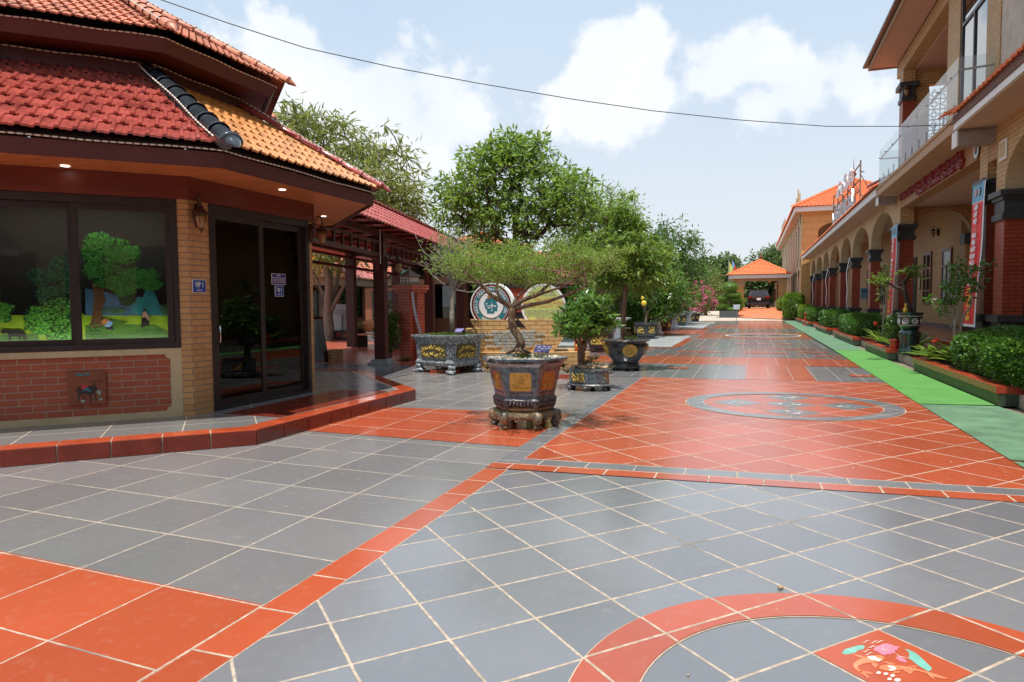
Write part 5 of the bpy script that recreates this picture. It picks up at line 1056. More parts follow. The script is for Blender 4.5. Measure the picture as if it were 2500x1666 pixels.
mb = MB(); mb.box(3.69, 4.3, 15.30, 15.62, 4.36, 4.62); mb.box(3.78, 4.3, 24.5, 24.9, 4.48, 4.73); mb.each("gutter_end", mk("gutter_grey", (.30, .26, .23), .6, .15), bld)
mb = MB(); mb.box(3.665, 3.69, 15.30, 15.64, 4.34, 4.645); mb.box(3.755, 3.78, 24.48, 24.92, 4.46, 4.735); mb.each("gutter_cap", M_['white'], bld)
# balcony over the porch
mb = MB(); mb.box(3.66, 6.5, 15.45, 24.15, 4.66, 4.96); mb.box(3.63, 6.4, 15.42, 24.18, 4.86, 4.90); mb.build("balcony_slab", mk("tan_stucco", (.44, .28, .16), .75, .1, 3), bld)
mb = MB(); mb.box(XF, XF+.33, 16.2, 23.98, 4.25, 4.66); mb.build("porch_beam", mk("brown_beam", (.36, .19, .08), .6, .12, 3), bld)
gl_ = MB(); Y_ = [15.47, 17.4, 18.9, 21.0, 24.1]
for a, b in zip(Y_[:-1], Y_[1:]): gl_.poly([(3.705, b-.01, 4.97), (3.705, a+.01, 4.97), (3.705, a+.01, 6.06), (3.705, b-.01, 6.06)])
gl_.poly([(3.72, 15.466, 4.97), (4.30, 15.466, 4.97), (4.30, 15.466, 6.06), (3.72, 15.466, 6.06)]); gl_.poly([(3.72, 24.126, 4.97), (4.6, 24.126, 4.97), (4.6, 24.126, 6.06), (3.72, 24.126, 6.06)])
g = gl_.each("glass_panel", M_['bglass'], bld)[0]
mb = MB(); mb.tube([(3.74, 15.5, 5.82), (3.74, 24.1, 5.82)], .022, 8); mb.tube([(3.74, 15.50, 5.82), (4.32, 15.50, 5.86)], .022, 8); mb.tube([(3.74, 24.1, 5.82), (4.5, 24.1, 5.82)], .022, 8)
for i in range(12): y = 15.7+i*.75; mb.box(3.685, 3.70, y, y+.03, 4.96, 5.22)
for i in range(9): mb.tube([(3.685, 16.0+i, 5.82), (3.74, 16.0+i, 5.82)], .018, 8)
mb.build("handrail", M_['steel'], bld)
# upper storey
up_ = MB(); up_.box(XF, XF+.25, 15.22, 16.0, 4.97, 9); up_.box(XF, XF+.25, 17.9, 18.9, 4.97, 9); up_.box(XF, XF+.25, 16.0, 17.9, 8.15, 9); up_.box(XF, XF+.33, 18.9, 25.0, 8.45, 8.86); up_.box(6.0, 6.2, 18.9, 25, 4.97, 8.45)
up_.box(XF+.25, 6, 18.85, 19.0, 4.97, 8.45); up_.box(XF+.25, 5.02, 24.1, 24.35, 4.97, 8.45); up_.box(5.02, 6, 24.1, 24.35, 7.95, 8.45); up_.box(XF, XF+.33, 24.0, 24.5, 8.05, 8.45); up_.each("upper_wall", M_['obrick'], bld)
MB().box(XF, XF+.33, 24.0, 24.5, 4.97, 7.5).build("upper_pillar", M_['rbrick2'], bld)
mb = MB(); mb.box(XF-.04, XF+.37, 23.96, 24.54, 7.5, 7.62); mb.box(XF-.01, XF+.34, 23.99, 24.51, 7.62, 7.9); mb.box(XF-.10, XF+.43, 23.9, 24.6, 7.9, 8.05); mb.build("upper_capital", M_['bbrick'], bld)
MB().box(XF+.02, XF+.4, 3, 15.22, 5.2, 9.4).build("cement_wall", M_['plaster'], bld)
mb = MB(); mb.box(XF+.33, 6, 18.9, 24.3, 8.40, 8.45); mb.build("loggia_ceiling", M_['salmon'], bld)
mb = MB(); mb.box(3.55, XF, 10, 25.0, 8.90, 8.93); mb.box(3.55, 9, 25.0, 25.15, 8.90, 8.93); mb.build("upper_soffit", M_['salmon'], bld)
mb = MB(); mb.box(3.50, 3.55, 3, 25.2, 8.86, 9.06); mb.box(3.55, 9, 25.15, 25.2, 8.86, 9.06); mb.build("upper_fascia", mk("tan_fascia", (.38, .24, .14), .7, .1), bld)
mb = MB(); mb.add([(3.38, 3, 9.06), (3.38, 25.35, 9.06), (6.5, 22.5, 11.0), (6.5, 3, 11.0)], [(0, 1, 2, 3)]); mb.add([(3.38, 25.35, 9.06), (9, 25.35, 9.06), (9, 22.5, 11), (6.5, 22.5, 11)], [(0, 1, 2, 3)]); mb.box(3.36, 3.52, 3, 25.35, 9.0, 9.07); mb.build("upper_roof", M_['black'], bld)
f = MB(); 
for (a, b, c, e) in ((16.0, 16.09, 5, 8.15), (17.81, 17.9, 5, 8.15), (16.09, 17.81, 8.06, 8.15), (16.09, 17.81, 7.40, 7.47), (16.09, 17.81, 5, 5.09), (16.92, 16.98, 5.09, 7.4)): f.box(XF+.02, XF+.09, a, b, c, e)
f = f.build("upper_window", M_['frame'], bld); MB().box(XF+.05, XF+.06, 16.09, 17.81, 5.09, 8.06).build("pane", glassmat("sky_pane", (.3, .33, .35), .25), f); MB().box(XF+.3, XF+.32, 16.0, 17.9, 5, 8.1).build("curtain", mk("grey_curtain", (.25, .27, .28), .8, .1), f)
# breeze block screen
mb = MB(); s_ = .3
for i in range(3):
    for j in range(9):
        x0, z0 = 5.04+i*.31, 5.05+j*.31; c = (x0+.15, z0+.15)
        mb.box(x0-.012, x0+.012, 24.2, 24.26, z0, z0+.31); mb.box(x0, x0+.31, 24.2, 24.26, z0-.012, z0+.012)
        for q in range(4):
            a = math.pi/4+q*math.pi/2; cx, cz = c[0]+.212*math.cos(a), c[1]+.212*math.sin(a)
            arc = [(cx-.135*math.cos(a+k), cz-.135*math.sin(a+k)) for k in [(-.75+.25*w) for w in range(7)]]
            mb.tube([(x, 24.23, z) for x, z in arc], .012, 5)
        mb.tube([(c[0]+.06*math.cos(w), 24.23, c[1]+.06*math.sin(w)) for w in [k*.5236 for k in range(13)]], .010, 5, cap=False)
mb.box(5.95, 6, 24.2, 24.26, 5, 7.95); mb.build("breeze_block_screen", M_['white'], bld)
lantern((XF+.05, 23.9, 7.75), (0, -1, 0), "black lantern on the upper pillar behind the glass balcony", k=1.1, group="lanterns on the arcade building")
lantern((6.02, 27.1, 3.75), (-1, 0, 0), "black lantern high on the inner porch wall between the two windows", k=.95, group="lanterns on the arcade building")
lantern((6.35, 23.97, 3.8), (0, -1, 0), "black lantern on the pier to the right of the porch arch", k=.95, group="lanterns on the arcade building")
MB().box(XF-.03, XF, 14.2, 14.75, 3.95, 4.35).v
t = thing("wall_box", "small white box fixed high on the brick wall by the near eave", "electrical box", (XF, 15.0, 3.9)); MB().box(XF-.03, XF-.002, 14.62, 15.0, 3.93, 4.3).build("frame", M_['white'], t, bevel=.008); MB().box(XF-.036, XF-.03, 14.67, 14.95, 3.98, 4.25).build("cover", M_['cream'], t)
t = thing("wall_notice", "small framed notice on the inner porch wall left of the double window", "notice", (6.05, 29.7, 2)); MB().box(6.02, 6.05, 29.6, 29.85, 1.85, 2.35).build("frame", M_['barkd'], t); MB().box(6.012, 6.02, 29.63, 29.82, 1.88, 2.32).build("sheet", M_['cream'], t)
t = thing("blue_notice", "pale blue notice hung between the arcade columns", "notice", (5.9, 40, 1.8)); MB().box(5.4, 6.0, 40.0, 40.03, 1.55, 2.1).build("sheet", M_['clothb'], t); MB().box(5.45, 5.95, 39.99, 40, 1.9, 1.95).build("stripe", M_['blue'], t)
# porch lettering and emblem
N8 = dict(a=(0, -1, 0), b=(0, 0, 1))
t = thing("porch_lettering", "row of red raised letters naming the ceramics company along the porch beam", "lettering", (XF, 20, 4.45))
a1 = text("TRUNG TÂM TRƯNG BÀY GIỚI THIỆU SẢN PHẨM", .235, (XF-.04, 20.6, 4.53), N8['a'], N8['b'], M_['letr'], None, .03, sxy=(1.25, 1), bold=.004); a2 = text("CÔNG TY CỔ PHẦN GỐM ĐẤT VIỆT", .20, (XF-.04, 19.4, 4.345), N8['a'], N8['b'], M_['letr'], None, .03, sxy=(1.35, 1), bold=.004); merge_text([a1, a2], "letters", t)
def emblem(loc, r, a, b, parent, th=.03):
    a, b = np.array(a, float), np.array(b, float); c = np.cross(a, b); o = np.array(loc, float)
    def disc(r0, r1, z, m, n=28, name="emblem"):
        mb = MB(); mb.prism([(r1*math.cos(2*math.pi*i/n), r1*math.sin(2*math.pi*i/n)) for i in range(n)], z-.004, z, o, a, b, c); mb.build(name, m, parent)
    disc(0, r, th, M_['gtile'], name="rim"); disc(0, r*.86, th+.003, M_['signw'], name="face"); disc(0, r*.5, th+.006, M_['teal'], name="core"); disc(0, r*.2, th+.009, M_['signred'], name="centre")
t = thing("round_emblem", "small round company emblem at the near end of the porch beam", "emblem", (XF, 16.35, 4.45)); emblem((XF, 16.38, 4.45), .2, N8['a'], N8['b'], t)
# banners
def banner(xt, yt, xb, yb, w, zt, zb, words, ny, label):
    t = thing("banner", label, "banner", (xt, yt, zb), "tall red banners on the porch columns"); o = np.array((xb, yb, zb)); u = np.array((0, -1., 0)); v = np.array((xt, yt, zt))-o; L = np.linalg.norm(v); v /= L; n = np.cross(u, v)
    def grid(s0, s1, v0, v1, d, mat, name, par=t):
        mb = MB(); V = []; F = []; nu, nv = 14, 24
        for j in range(nv+1):
            for i in range(nu+1):
                s = s0+(s1-s0)*i/nu; q = v0+(v1-v0)*j/nv; V.append(o+u*s+v*q+n*(d+.010*math.sin(s*45)*(.4+.6*math.sin(q*1.7)**2)+.012*math.sin(q*3)))
        for j in range(nv):
            for i in range(nu): F.append((j*(nu+1)+i, j*(nu+1)+i+1, (j+1)*(nu+1)+i+1, (j+1)*(nu+1)+i))
        return mb.add(V, F).build(name, mat, par, smooth=True)
    grid(0, w, 0, L, 0, M_['signw'], "backing"); grid(.04, w-.10, .05, L*.86, .006, M_['cloth'], "red_field"); grid(.02, w-.08, L*.87, L*.995, .007, M_['clothb'], "blue_head")
    cx = (w-.06)/2; st = L*.82/len(words); obs = []
    for i, wd in enumerate(words): obs.append(text(wd, st*.80, o+u*cx+v*(L*.855-st*(i+.6))+n*.035, u, v, M_['yellow'] if i >= ny else M_['signw'], None, .001, sxy=(.82 if len(wd) > 4 else 1., 1), bold=.008))
    merge_text(obs, "lettering", t)
    obs = []
    mb = MB()
    for sx, m in ((cx-.10, M_['signred']), (cx+.11, M_['gtile'])):
        mb.mat(m); mb.prism([(.075*math.cos(k*.4), .085*math.sin(k*.4)) for k in range(16)], 0, .003, o+u*sx+v*(L*.935)+n*.03, u, v, n); mb.mat(M_['signw']); mb.prism([(.045*math.cos(k*.4), .05*math.sin(k*.4)) for k in range(16)], .003, .005, o+u*sx+v*(L*.935)+n*.03, u, v, n); mb.mat(m); mb.prism([(.02*math.cos(k*.4), .03*math.sin(k*.4)) for k in range(16)], .005, .007, o+u*sx+v*(L*.935)+n*.03, u, v, n)
    mb.build("emblems", None, t)
    mb = MB(); e = o+v*L; mb.tube([e-u*.05, e+u*(w+.05)], .012, 6); mb.tube([e+u*w, e+u*w+np.array([.25, 0, .05])], .01, 6); mb.tube([o-u*.03, o+u*(w+.03)], .01, 6); mb.build("rod", M_['steel'], t)
banner(4.22, 16.22, 4.05, 16.05, .76, 3.70, .88, "GỐM ĐẤT VIỆT - NHÀ SẢN XUẤT GẠCH NGÓI ĐẤT SÉT NUNG CHẤT LƯỢNG SỐ_1 VIỆT NAM".replace("SỐ_1", "SỐ\u00a01").split(" "), 12, "tall red banner with white and yellow words on the nearest porch column, right")
banner(4.2, 24.55, 4.08, 24.5, .86, 3.74, .92, "GỐM ĐẤT VIỆT - TRƯNG BÀY SỨ XƯA ĐỘC TÔN TẠI GIA THUỘC HỒ CHÍ MINH".split(" "), 11, "tall narrow red banner at the far porch column, behind the green pot")
for i, (y, zb) in enumerate([(34.7, .87), (43.9, 1.0), (53.2, .8)]):
    mb = MB(); V = []; F = []
    for j in range(25):
        q = j/24; z = zb+(3.42-zb)*q; x = 4.2-.10*math.sin(q*3)-.03*math.sin(q*11); yy = y+.06*math.sin(q*7+i); V += [(x, yy+.09, z), (x-.02, yy, z), (x, yy-.09, z)]
    for j in range(24): b = j*3; F += [(b, b+1, b+4, b+3), (b+1, b+2, b+5, b+4)]
    tag(mb.add(V, F).build("ribbon_banner", M_['rib'], smooth=True, loc=(4.2, y, zb)), "rippled white edge-on banner hanging at the %s arcade pillar" % ["second", "fourth", "sixth"][i], "banner", "white banners along the arcade")
# roof lettering on frame
t = thing("roof_lettering", "two rows of white metal letters on a rusty frame standing on the arcade roof edge", "roof sign", (4.05, 36, 5.0))
a1 = text("NHÀ TRƯNG BÀY", .98, (4.0, 35.6, 5.62), N8['a'], N8['b'], M_['steel'], None, .05, sxy=(1.05, 1), bold=.01); a2 = text("GỐM ĐẤT VIỆT", .62, (4.0, 35.2, 6.72), N8['a'], N8['b'], M_['signw'], None, .05, sxy=(1.35, 1), bold=.01); merge_text([a1, a2], "letters", t)
mb = MB()
for z in (5.25, 5.9, 6.35, 6.95): mb.tube([(4.1, 31, z), (4.1, 40.6, z)], .03, 5)
for i in range(6): y = 31+i*1.9; mb.tube([(4.1, y, 5.1), (4.1, y, 7.1)], .03, 5); mb.tube([(4.12, y, 6.5), (4.6, y, 5.6)], .02, 5)
mb.build("frame", mk("rusty_frame", (.20, .15, .12), .8, .3), t)
# ------------------------------------------------------------------ two-storey building beyond the arcade
fb_ = thing("far_building", "two-storey orange building with hipped tile roof beyond the arcade", "building", (8, 60, 0))
mb = MB(); mb.box(3.7, 4.9, 59.2, 59.8, .9, 8.5); mb.box(4.9, 12.8, 59.2, 59.8, 7.9, 8.5); mb.box(8.6, 12.8, 59.2, 59.8, .9, 7.9); mb.build("front_wall", M_['orangeb'], fb_)
n = 16; mb = MB()
P = [(6.75-1.85*math.cos(math.pi*i/n), 6.9+.85*math.sin(math.pi*i/n)) for i in range(n+1)]
for i in range(n): mb.poly([(P[i][0], 59.2, P[i][1]), (P[i+1][0], 59.2, P[i+1][1]), (P[i+1][0], 59.2, 7.9), (P[i][0], 59.2, 7.9)]); mb.poly([(P[i][0], 59.2, P[i][1]), (P[i][0], 59.8, P[i][1]), (P[i+1][0], 59.8, P[i+1][1]), (P[i+1][0], 59.2, P[i+1][1])])
mb.build("front_arch", M_['orangeb'], fb_)
MB().box(3.68, 4.92, 59.17, 59.2, -.0, .95).build("plinth", M_['redpaint'] if False else mk("red_plinth", (.45, .05, .03), .5, .1), fb_)
mb = MB(); mb.box(4.0, 12.8, 63, 63.2, 0, 8.4); mb.box(4.3, 12.8, 59.9, 63, 8.38, 8.42); mb.box(4.9, 8.6, 59.4, 63, 4.6, 4.8); mb.build("recess", M_['salmon'], fb_)
mb = MB(); mb.box(3.9, 4.2, 59.8, 99, .5, 8.5); 
ny = 11; bw = 3.5
for i in range(ny): y = 60+i*bw; mb.box(3.7, 3.9, y, y+.9, .5, 8.5)
mb.box(3.7, 3.9, 59.8, 99, 4.3, 5.0); mb.box(3.7, 3.9, 59.8, 99, 7.7, 8.5); mb.build("side_wall", M_['beige'], fb_)
mb = MB(); 
for i in range(ny-1):
    y = 60.9+i*bw
    for k in range(12):
        a0, a1 = math.pi*k/12, math.pi*(k+1)/12; cy = y+1.3; p0, p1 = (cy-1.3*math.cos(a0), 3.4+.75*math.sin(a0)), (cy-1.3*math.cos(a1), 3.4+.75*math.sin(a1)); mb.poly([(3.7, p0[0], p0[1]), (3.7, p0[0], 4.3), (3.7, p1[0], 4.3), (3.7, p1[0], p1[1])])
mb.build("side_arch", M_['beige'], fb_)
mb = MB(); f = MB()
for i in range(ny-1):
    y = 60.9+i*bw; mb.box(3.86, 3.88, y, y+2.6, 5.0, 7.7); mb.box(3.86, 3.88, y, y+2.6, .9, 4.2); f.box(3.78, 3.86, y, y+.12, 5, 7.7); f.box(3.78, 3.86, y+1.25, y+1.35, 5, 7.7); f.box(3.78, 3.86, y, y+.12, .9, 3.9); f.box(3.66, 3.86, y-.02, y+.08, 5.0, 7.7)
f = f.build("window_frame", M_['white'], fb_); mb.build("pane", mk("tan_shutter", (.30, .19, .12), .4, .15), f)
mb = MB(); mb.box(3.2, 13.2, 58.5, 100, 8.5, 8.55); mb.build("soffit", M_['soffit'], fb_)
mb = MB(); mb.box(3.14, 3.2, 58.44, 100, 8.5, 8.85); mb.box(3.2, 13.2, 58.44, 58.5, 8.5, 8.85); mb.build("fascia", M_['white'], fb_)
mb = MB(); roof_face(mb, (3.0, 58.3, 8.86), (13.4, 58.3, 8.86), (8.2, 66, 11.95), (8.2, 66, 11.95), .36, .30, .05, .05, False); roof_face(mb, (3.0, 100, 8.86), (3.0, 58.3, 8.86), (8.2, 66, 11.95), (8.2, 94, 11.95), .36, .30, .05, .05, False); mb.build("roof", M_['tbright'], fb_)
mb = MB(); ridge(mb, (2.95, 58.25, 8.9), (8.2, 66, 12.0), .14, .4); ridge(mb, (13.45, 58.25, 8.9), (8.2, 66, 12.0), .14, .4); mb.build("hip_ridge", M_['tbright'], fb_)
mb = MB(); finial(mb, (8.2, 66, 11.95), 1.9); mb.build("finial", mk("maroon_finial", (.2, .04, .03), .5), fb_, smooth=True)
t = thing("roof_sign", "cluster of weathered upright letters on the far building's eave corner", "roof sign", (3.4, 70, 9)); mb = MB()
for i, h in enumerate((1.0, 1.5, 2.2, 1.8)): mb.box(3.5+.1*i, 3.62+.1*i, 66-i*.5, 66.3-i*.5, 9.0, 9.0+h)
for i in range(5): mb.box(3.2, 3.3, 78+i*1.7, 79+i*1.7, 9, 10.2)
mb.build("letters", M_['beige'], t)
# low wing seen under the gate roof
t = thing("far_wing", "low far wing with red tile roof seen through the carport", "building", (6, 100, 0)); MB().box(3.2, 9, 100, 150, 0, 4.2).build("wall", M_['beige'], t)
mb = MB(); roof_face(mb, (2.4, 150, 4.3), (2.4, 98.5, 4.3), (6, 100, 6.2), (6, 150, 6.2), .5, .4, .05, .05, False); mb.build("roof", M_['tbright'], t); mb = MB()
for i in range(12): mb.box(3.1, 3.2, 101+i*3, 102.6+i*3, 1.6, 3.3)
mb.each("window", M_['dwood'], t)
# ------------------------------------------------------------------ carport pavilion with hipped roof
cp = thing("carport", "open carport with hipped orange tile roof and square pillars at the top of the ramp", "carport", (.9, 69.5, .86))
X0, X1, Y0, Y1 = -1.95, 3.20, 66.4, 72.8
mb = MB()
for (x, y) in ((-1.35, 67), (2.3, 67), (-1.35, 71.6), (2.3, 71.6)): mb.box(x, x+.68, y, y+.6, .3, 3.0)
mb.each("pillar", M_['orangeb'], cp)
mb = MB()
for (x, y) in ((-1.35, 67), (2.3, 67), (-1.35, 71.6), (2.3, 71.6)): mb.box(x-.08, x+.76, y-.08, y+.68, 3.0, 3.12); mb.box(x-.02, x+.70, y-.02, y+.62, 3.12, 3.5)
mb.box(X0+.3, X1-.3, 66.95, 67.25, 3.36, 3.6); mb.box(X0, X1, Y0, Y1, 3.6, 3.66); mb.build("beam", M_['white'] if False else M_['beige'], cp)
mb = MB(); mb.box(X0-.05, X1+.05, Y0-.05, Y0, 3.62, 3.95); mb.box(X0-.05, X0, Y0, Y1, 3.62, 3.95); mb.build("fascia", M_['white'], cp)
mx, my, mz_ = .75, 69.6, 5.45; mb = MB()
for a, b in (((X0-.15, Y0-.15), (X1+.15, Y0-.15)), ((X1+.15, Y0-.15), (X1+.15, Y1)), ((X1+.15, Y1), (X0-.15, Y1)), ((X0-.15, Y1), (X0-.15, Y0-.15))): roof_face(mb, (*a, 3.96), (*b, 3.96), (mx, my, mz_), (mx, my, mz_), .34, .26, .04, .045, False)
mb.build("roof", M_['tbright'], cp)
mb = MB()
for a in ((X0-.15, Y0-.15), (X1+.15, Y0-.15)): ridge(mb, (*a, 4.0), (mx, my, mz_+.05), .10, .4)
mb.build("hip_ridge", M_['tbright'], cp); mb = MB(); finial(mb, (mx, my, mz_), 1.15); mb.build("finial", mk("maroon_finial2", (.2, .04, .03), .5), cp, smooth=True)
# covered walkway between the pavilions
WKW = woodmat('walkway_timber', (.075, .016, .010), .45)
wk = thing("covered_walkway", "covered walkway with glazed red tile roof and dark timber posts behind the pavilion", "walkway", (-8.2, 14.1, 0))
wd = np.array((-.215, .977)); wn_ = np.array((.977, .215)); w0 = np.array((-8.2, 14.1))
def wp(s, c, z): p = w0+wd*s+wn_*c; return (p[0], p[1], z)
def wbox(mb, s0, s1, c0, c1, z0, z1): return mb.frame_box((*w0, 0), (*wn_, 0), (*wd, 0), (0, 0, 1), c0, c1, s0, s1, z0, z1)
mb = MB()
for s in (-4.8, 0, 4.8, 9.6, 14.4):
    for c in (-.13, -2.6): wbox(mb, s-.13, s+.13, c, c+.26, .12, 3.1)
mb.each("post", WKW, wk)
mb = MB()
for s in (-4.8, 0, 4.8, 9.6, 14.4): wbox(mb, s-.26, s+.26, -.27, .25, 0, .06); wbox(mb, s-.20, s+.20, -.2, .19, .06, .13)
mb.each("post_base", mk("pale_stone", (.3, .32, .3), .6, .1), wk, group=2)
mb = MB()
for c in (-.06, -2.53): wbox(mb, -5.5, 15, c, c+.12, 2.98, 3.12); wbox(mb, -5.5, 15, c+.02, c+.1, 2.52, 2.60); wbox(mb, -5.5, 15, c, c+.12, 2.82, 2.88)
for i in range(44): wbox(mb, -5.3+i*.47, -5.24+i*.47, .0, .05, 2.6, 2.82)
for s in (-4.8, 0, 4.8, 9.6, 14.4): wbox(mb, s-.07, s+.07, -2.6, .1, 2.9, 3.0)
for i in range(22): wbox(mb, -5.3+i*.95, -5.22+i*.95, -1.3, .62, 3.1, 3.16)
mb.build("beam", WKW, wk)
mb = MB()
for s, sg in ((.14, 1), (-.14, -1), (4.94, 1), (4.66, -1)):
    for i in range(4):
        for j in range(3-min(2, i)): a = s+sg*i*.14; lo, hi = sorted((a, a+sg*.12)); wbox(mb, lo, hi, -.01, .02, 2.44-j*.14, 2.455-j*.14); wbox(mb, min(a, a+sg*.015), max(a, a+sg*.015), -.01, .02, 2.33-j*.14, 2.50-j*.14)
mb.build("fret_bracket", mk("carved_fret", (.20, .05, .03), .5, .2), wk)
mb = MB(); roof_face(mb, wp(15.5, .72, 3.05), wp(-6, .72, 3.05), wp(-6, -.25, 3.80), wp(15.5, -.25, 3.80), .25, .21, .03, .03, False); roof_face(mb, wp(-6, -3.2, 3.0), wp(15.5, -3.2, 3.0), wp(15.5, -.25, 3.80), wp(-6, -.25, 3.80), .31, .21, .03, .03, False); mb.build("roof", mk("glazed_pink_tile", (.42, .075, .06), .2, .15, 9, .1, coat=.5), wk)
mb = MB(); ridge(mb, wp(-6, -.25, 3.83), wp(15.5, -.25, 3.83), .10, .33); mb.build("ridge", M_['tridge'], wk)
lantern(wp(0.0, .13, 2.35), (*(-wd*.2+wn_), 0), "black hanging lantern on the first walkway post", k=1.3, arm=.26, group="walkway lanterns")
t = thing("cable_pipe", "thin white pipe running down the first walkway post", "pipe", wp(-.14, .05, 2.3)); mb = MB(); mb.tube([wp(-.15, .06, 2.35), wp(-.15, .06, 3.2)], .014, 8); mb.build("pipe", M_['white'], t)
# overhead cable and a bird
mb = MB(); pts = []; CP = [(330, -22, 7.0), (560, 58, 7.8), (744, 117, 8.5), (960, 165, 9.3), (1169, 204, 10.1), (1400, 243, 11.0), (1594, 271, 11.8), (1800, 293, 12.7), (2019, 309, 13.7), (2200, 309, 14.6), (2327, 305, 15.36)]
for i in range(len(CP)-1):
    for j in range(5): q = j/5; c = [CP[i][k]+(CP[i+1][k]-CP[i][k])*q for k in range(3)]; pts.append(AY(*c))
pts.append(AY(*CP[-1])); B_ = pts[-1]
tag(mb.tube(pts, .007, 5).build("overhead_cable", M_['black'], loc=tuple(B_)), "thin black cable slung across the sky from the left to the near eave", "cable")
bp = AY(2105, 420, 60); mb = MB(); mb.tube([bp+[-.18, 0, 0], bp, bp+[.2, 0, .03]], [.02, .06, .01], 6); mb.poly([bp+[0, -.05, .02], bp+[-.15, -.3, .18], bp+[-.25, -.1, .1]]); mb.poly([bp+[0, .05, .02], bp+[.25, .3, .1], bp+[.1, .1, .02]]); tag(mb.build("bird", M_['black'], loc=tuple(bp)), "tiny dark bird flying left of the glass balcony", "bird")

# ------------------------------------------------------------------ what stands behind the camera (seen mirrored in the glass)
bb = thing("long_hall", "long tile-roofed ochre hall behind the camera, mirrored in the pavilion glass", "building", (2, -13, 0))
mb = MB(); mb.box(-16, 4, -16, -13, 0, 3.6); mb.build("wall", M_['obrick'], bb)
mb = MB(); roof_face(mb, (-17, -12, 3.5), (5, -12, 3.5), (5, -15.5, 6), (-17, -15.5, 6), .4, .3, .04, .04, False); mb.build("roof", M_['tterra'], bb); MB().box(-17, 5, -12.3, -12.0, 3.2, 3.45).build("fascia", M_['white'], bb)
mb = MB()
for i in range(6): mb.box(-15+i*3.2, -12.9+i*3.2, -13.03, -13, .1, 2.7)
mb.each("window", M_['frame'], bb)
b2 = thing("tall_wing", "two-storey wing of the arcade building nearer the camera than the frame shows", "building", (6, -2, 0)); mb = MB(); mb.box(4.35, 9, -14, 9.8, .5, 9.3); mb.build("wall", M_['obrick'], b2)
mb = MB(); mb.box(3.5, 4.35, -14, 2.9, 8.9, 9.1); mb.build("eave", M_['salmon'], b2); mb = MB(); roof_face(mb, (3.55, 4, 4.9), (3.55, -14, 4.9), (4.35, -14, 5.35), (4.35, 4, 5.35), .3, .3, .03, .03, False); mb.build("canopy_roof", M_['tbright'], b2)
mb = MB()
for i in range(7): mb.box(4.32, 4.35, -13+i*3.2, -11.2+i*3.2, .9, 3.3); mb.box(4.32, 4.35, -13+i*3.2, -11.2+i*3.2, 5.8, 8)
mb.each("window", M_['frame'], b2)
for i, (x, y) in enumerate([(-9.5, -6.5), (-3, -10.5), (-13.5, -1.0)]):
    pass
# ------------------------------------------------------------------ potted plants
def relief(mb, o, a, b, n, w, h, seed, k=26, r=.014):
    """gilded low relief: bough with blossoms on the plane o + a*x + b*y"""
    rs = random.Random(seed); o, a, b, n = [np.array(q, float) for q in (o, a, b, n)]
    pts = []; x, y = -w*.3, -h*.42
    for i in range(7): pts.append(o+a*x+b*y+n*.004); x += w*.1*rs.uniform(.4, 1.3); y += h*.13*rs.uniform(.5, 1.3)
    mb.tube(pts, [r*.9-r*.08*i for i in range(7)], 5)
    for i in range(k):
        x, y = rs.uniform(-.46, .46)*w, rs.uniform(-.46, .46)*h; q = r*rs.uniform(.5, 1.3); p = o+a*x+b*y+n*.003
        mb.blob(p, q, 5, .3, 3, rs)
    for i in range(5): x = w*(-.4+.2*i); mb.tube([o+a*x-b*h*.45+n*.002, o+a*(x+w*.08)-b*h*.36+n*.008, o+a*(x+w*.17)-b*h*.45+n*.002], r*.6, 4)
def pebbles(mb, c, r, z, n, s, seed, sx=1, sy=1, rot=0):
    rs = random.Random(seed)
    for i in range(n):
        a = rs.uniform(0, 6.283); q = r*math.sqrt(rs.random()); x, y = q*math.cos(a)*sx, q*math.sin(a)*sy; k = s*rs.uniform(.7, 1.3)
        mb.blob((c[0]+x*math.cos(rot)-y*math.sin(rot), c[1]+x*math.sin(rot)+y*math.cos(rot), z+rs.uniform(0, k*.6)), (k, k*.8, k*.62), 7, .1, 5, rs)
def label_stand(loc, rot, label, w=.19, h=.12):
    t = thing("plant_label", label, "plant label", loc, "purple plant labels on steel stands", rot); L = np.array(loc, float); mb = MB()
    for x in (-.03, .06): mb.box(L[0]+x, L[0]+x+.016, L[1]-.008, L[1]+.008, L[2], L[2]+.11)
    mb.build("stand", M_['steel'], t); o = L+[.01, 0, .12]; b = np.array((0, .8, .6)); mb = MB(); mb.frame_box(o, (1, 0, 0), b, np.cross((1, 0, 0), b), -w/2, w/2, -h/2, h/2, 0, .006); mb.build("plate", mk("label_violet", (.14, .12, .36), .35, .05), t)
    nn = np.cross((1, 0, 0), b); obs = [text(s, .022, o+b*(.03-.028*i)+nn*.008, (1, 0, 0), b, M_['signw'], None, .0004) for i, s in enumerate(("TÊN CÂY: CẦN THĂNG", "DÁNG: TRỰC HOÀNH", "TUỔI: 40 NĂM"))]; merge_text(obs, "lettering", t); return t
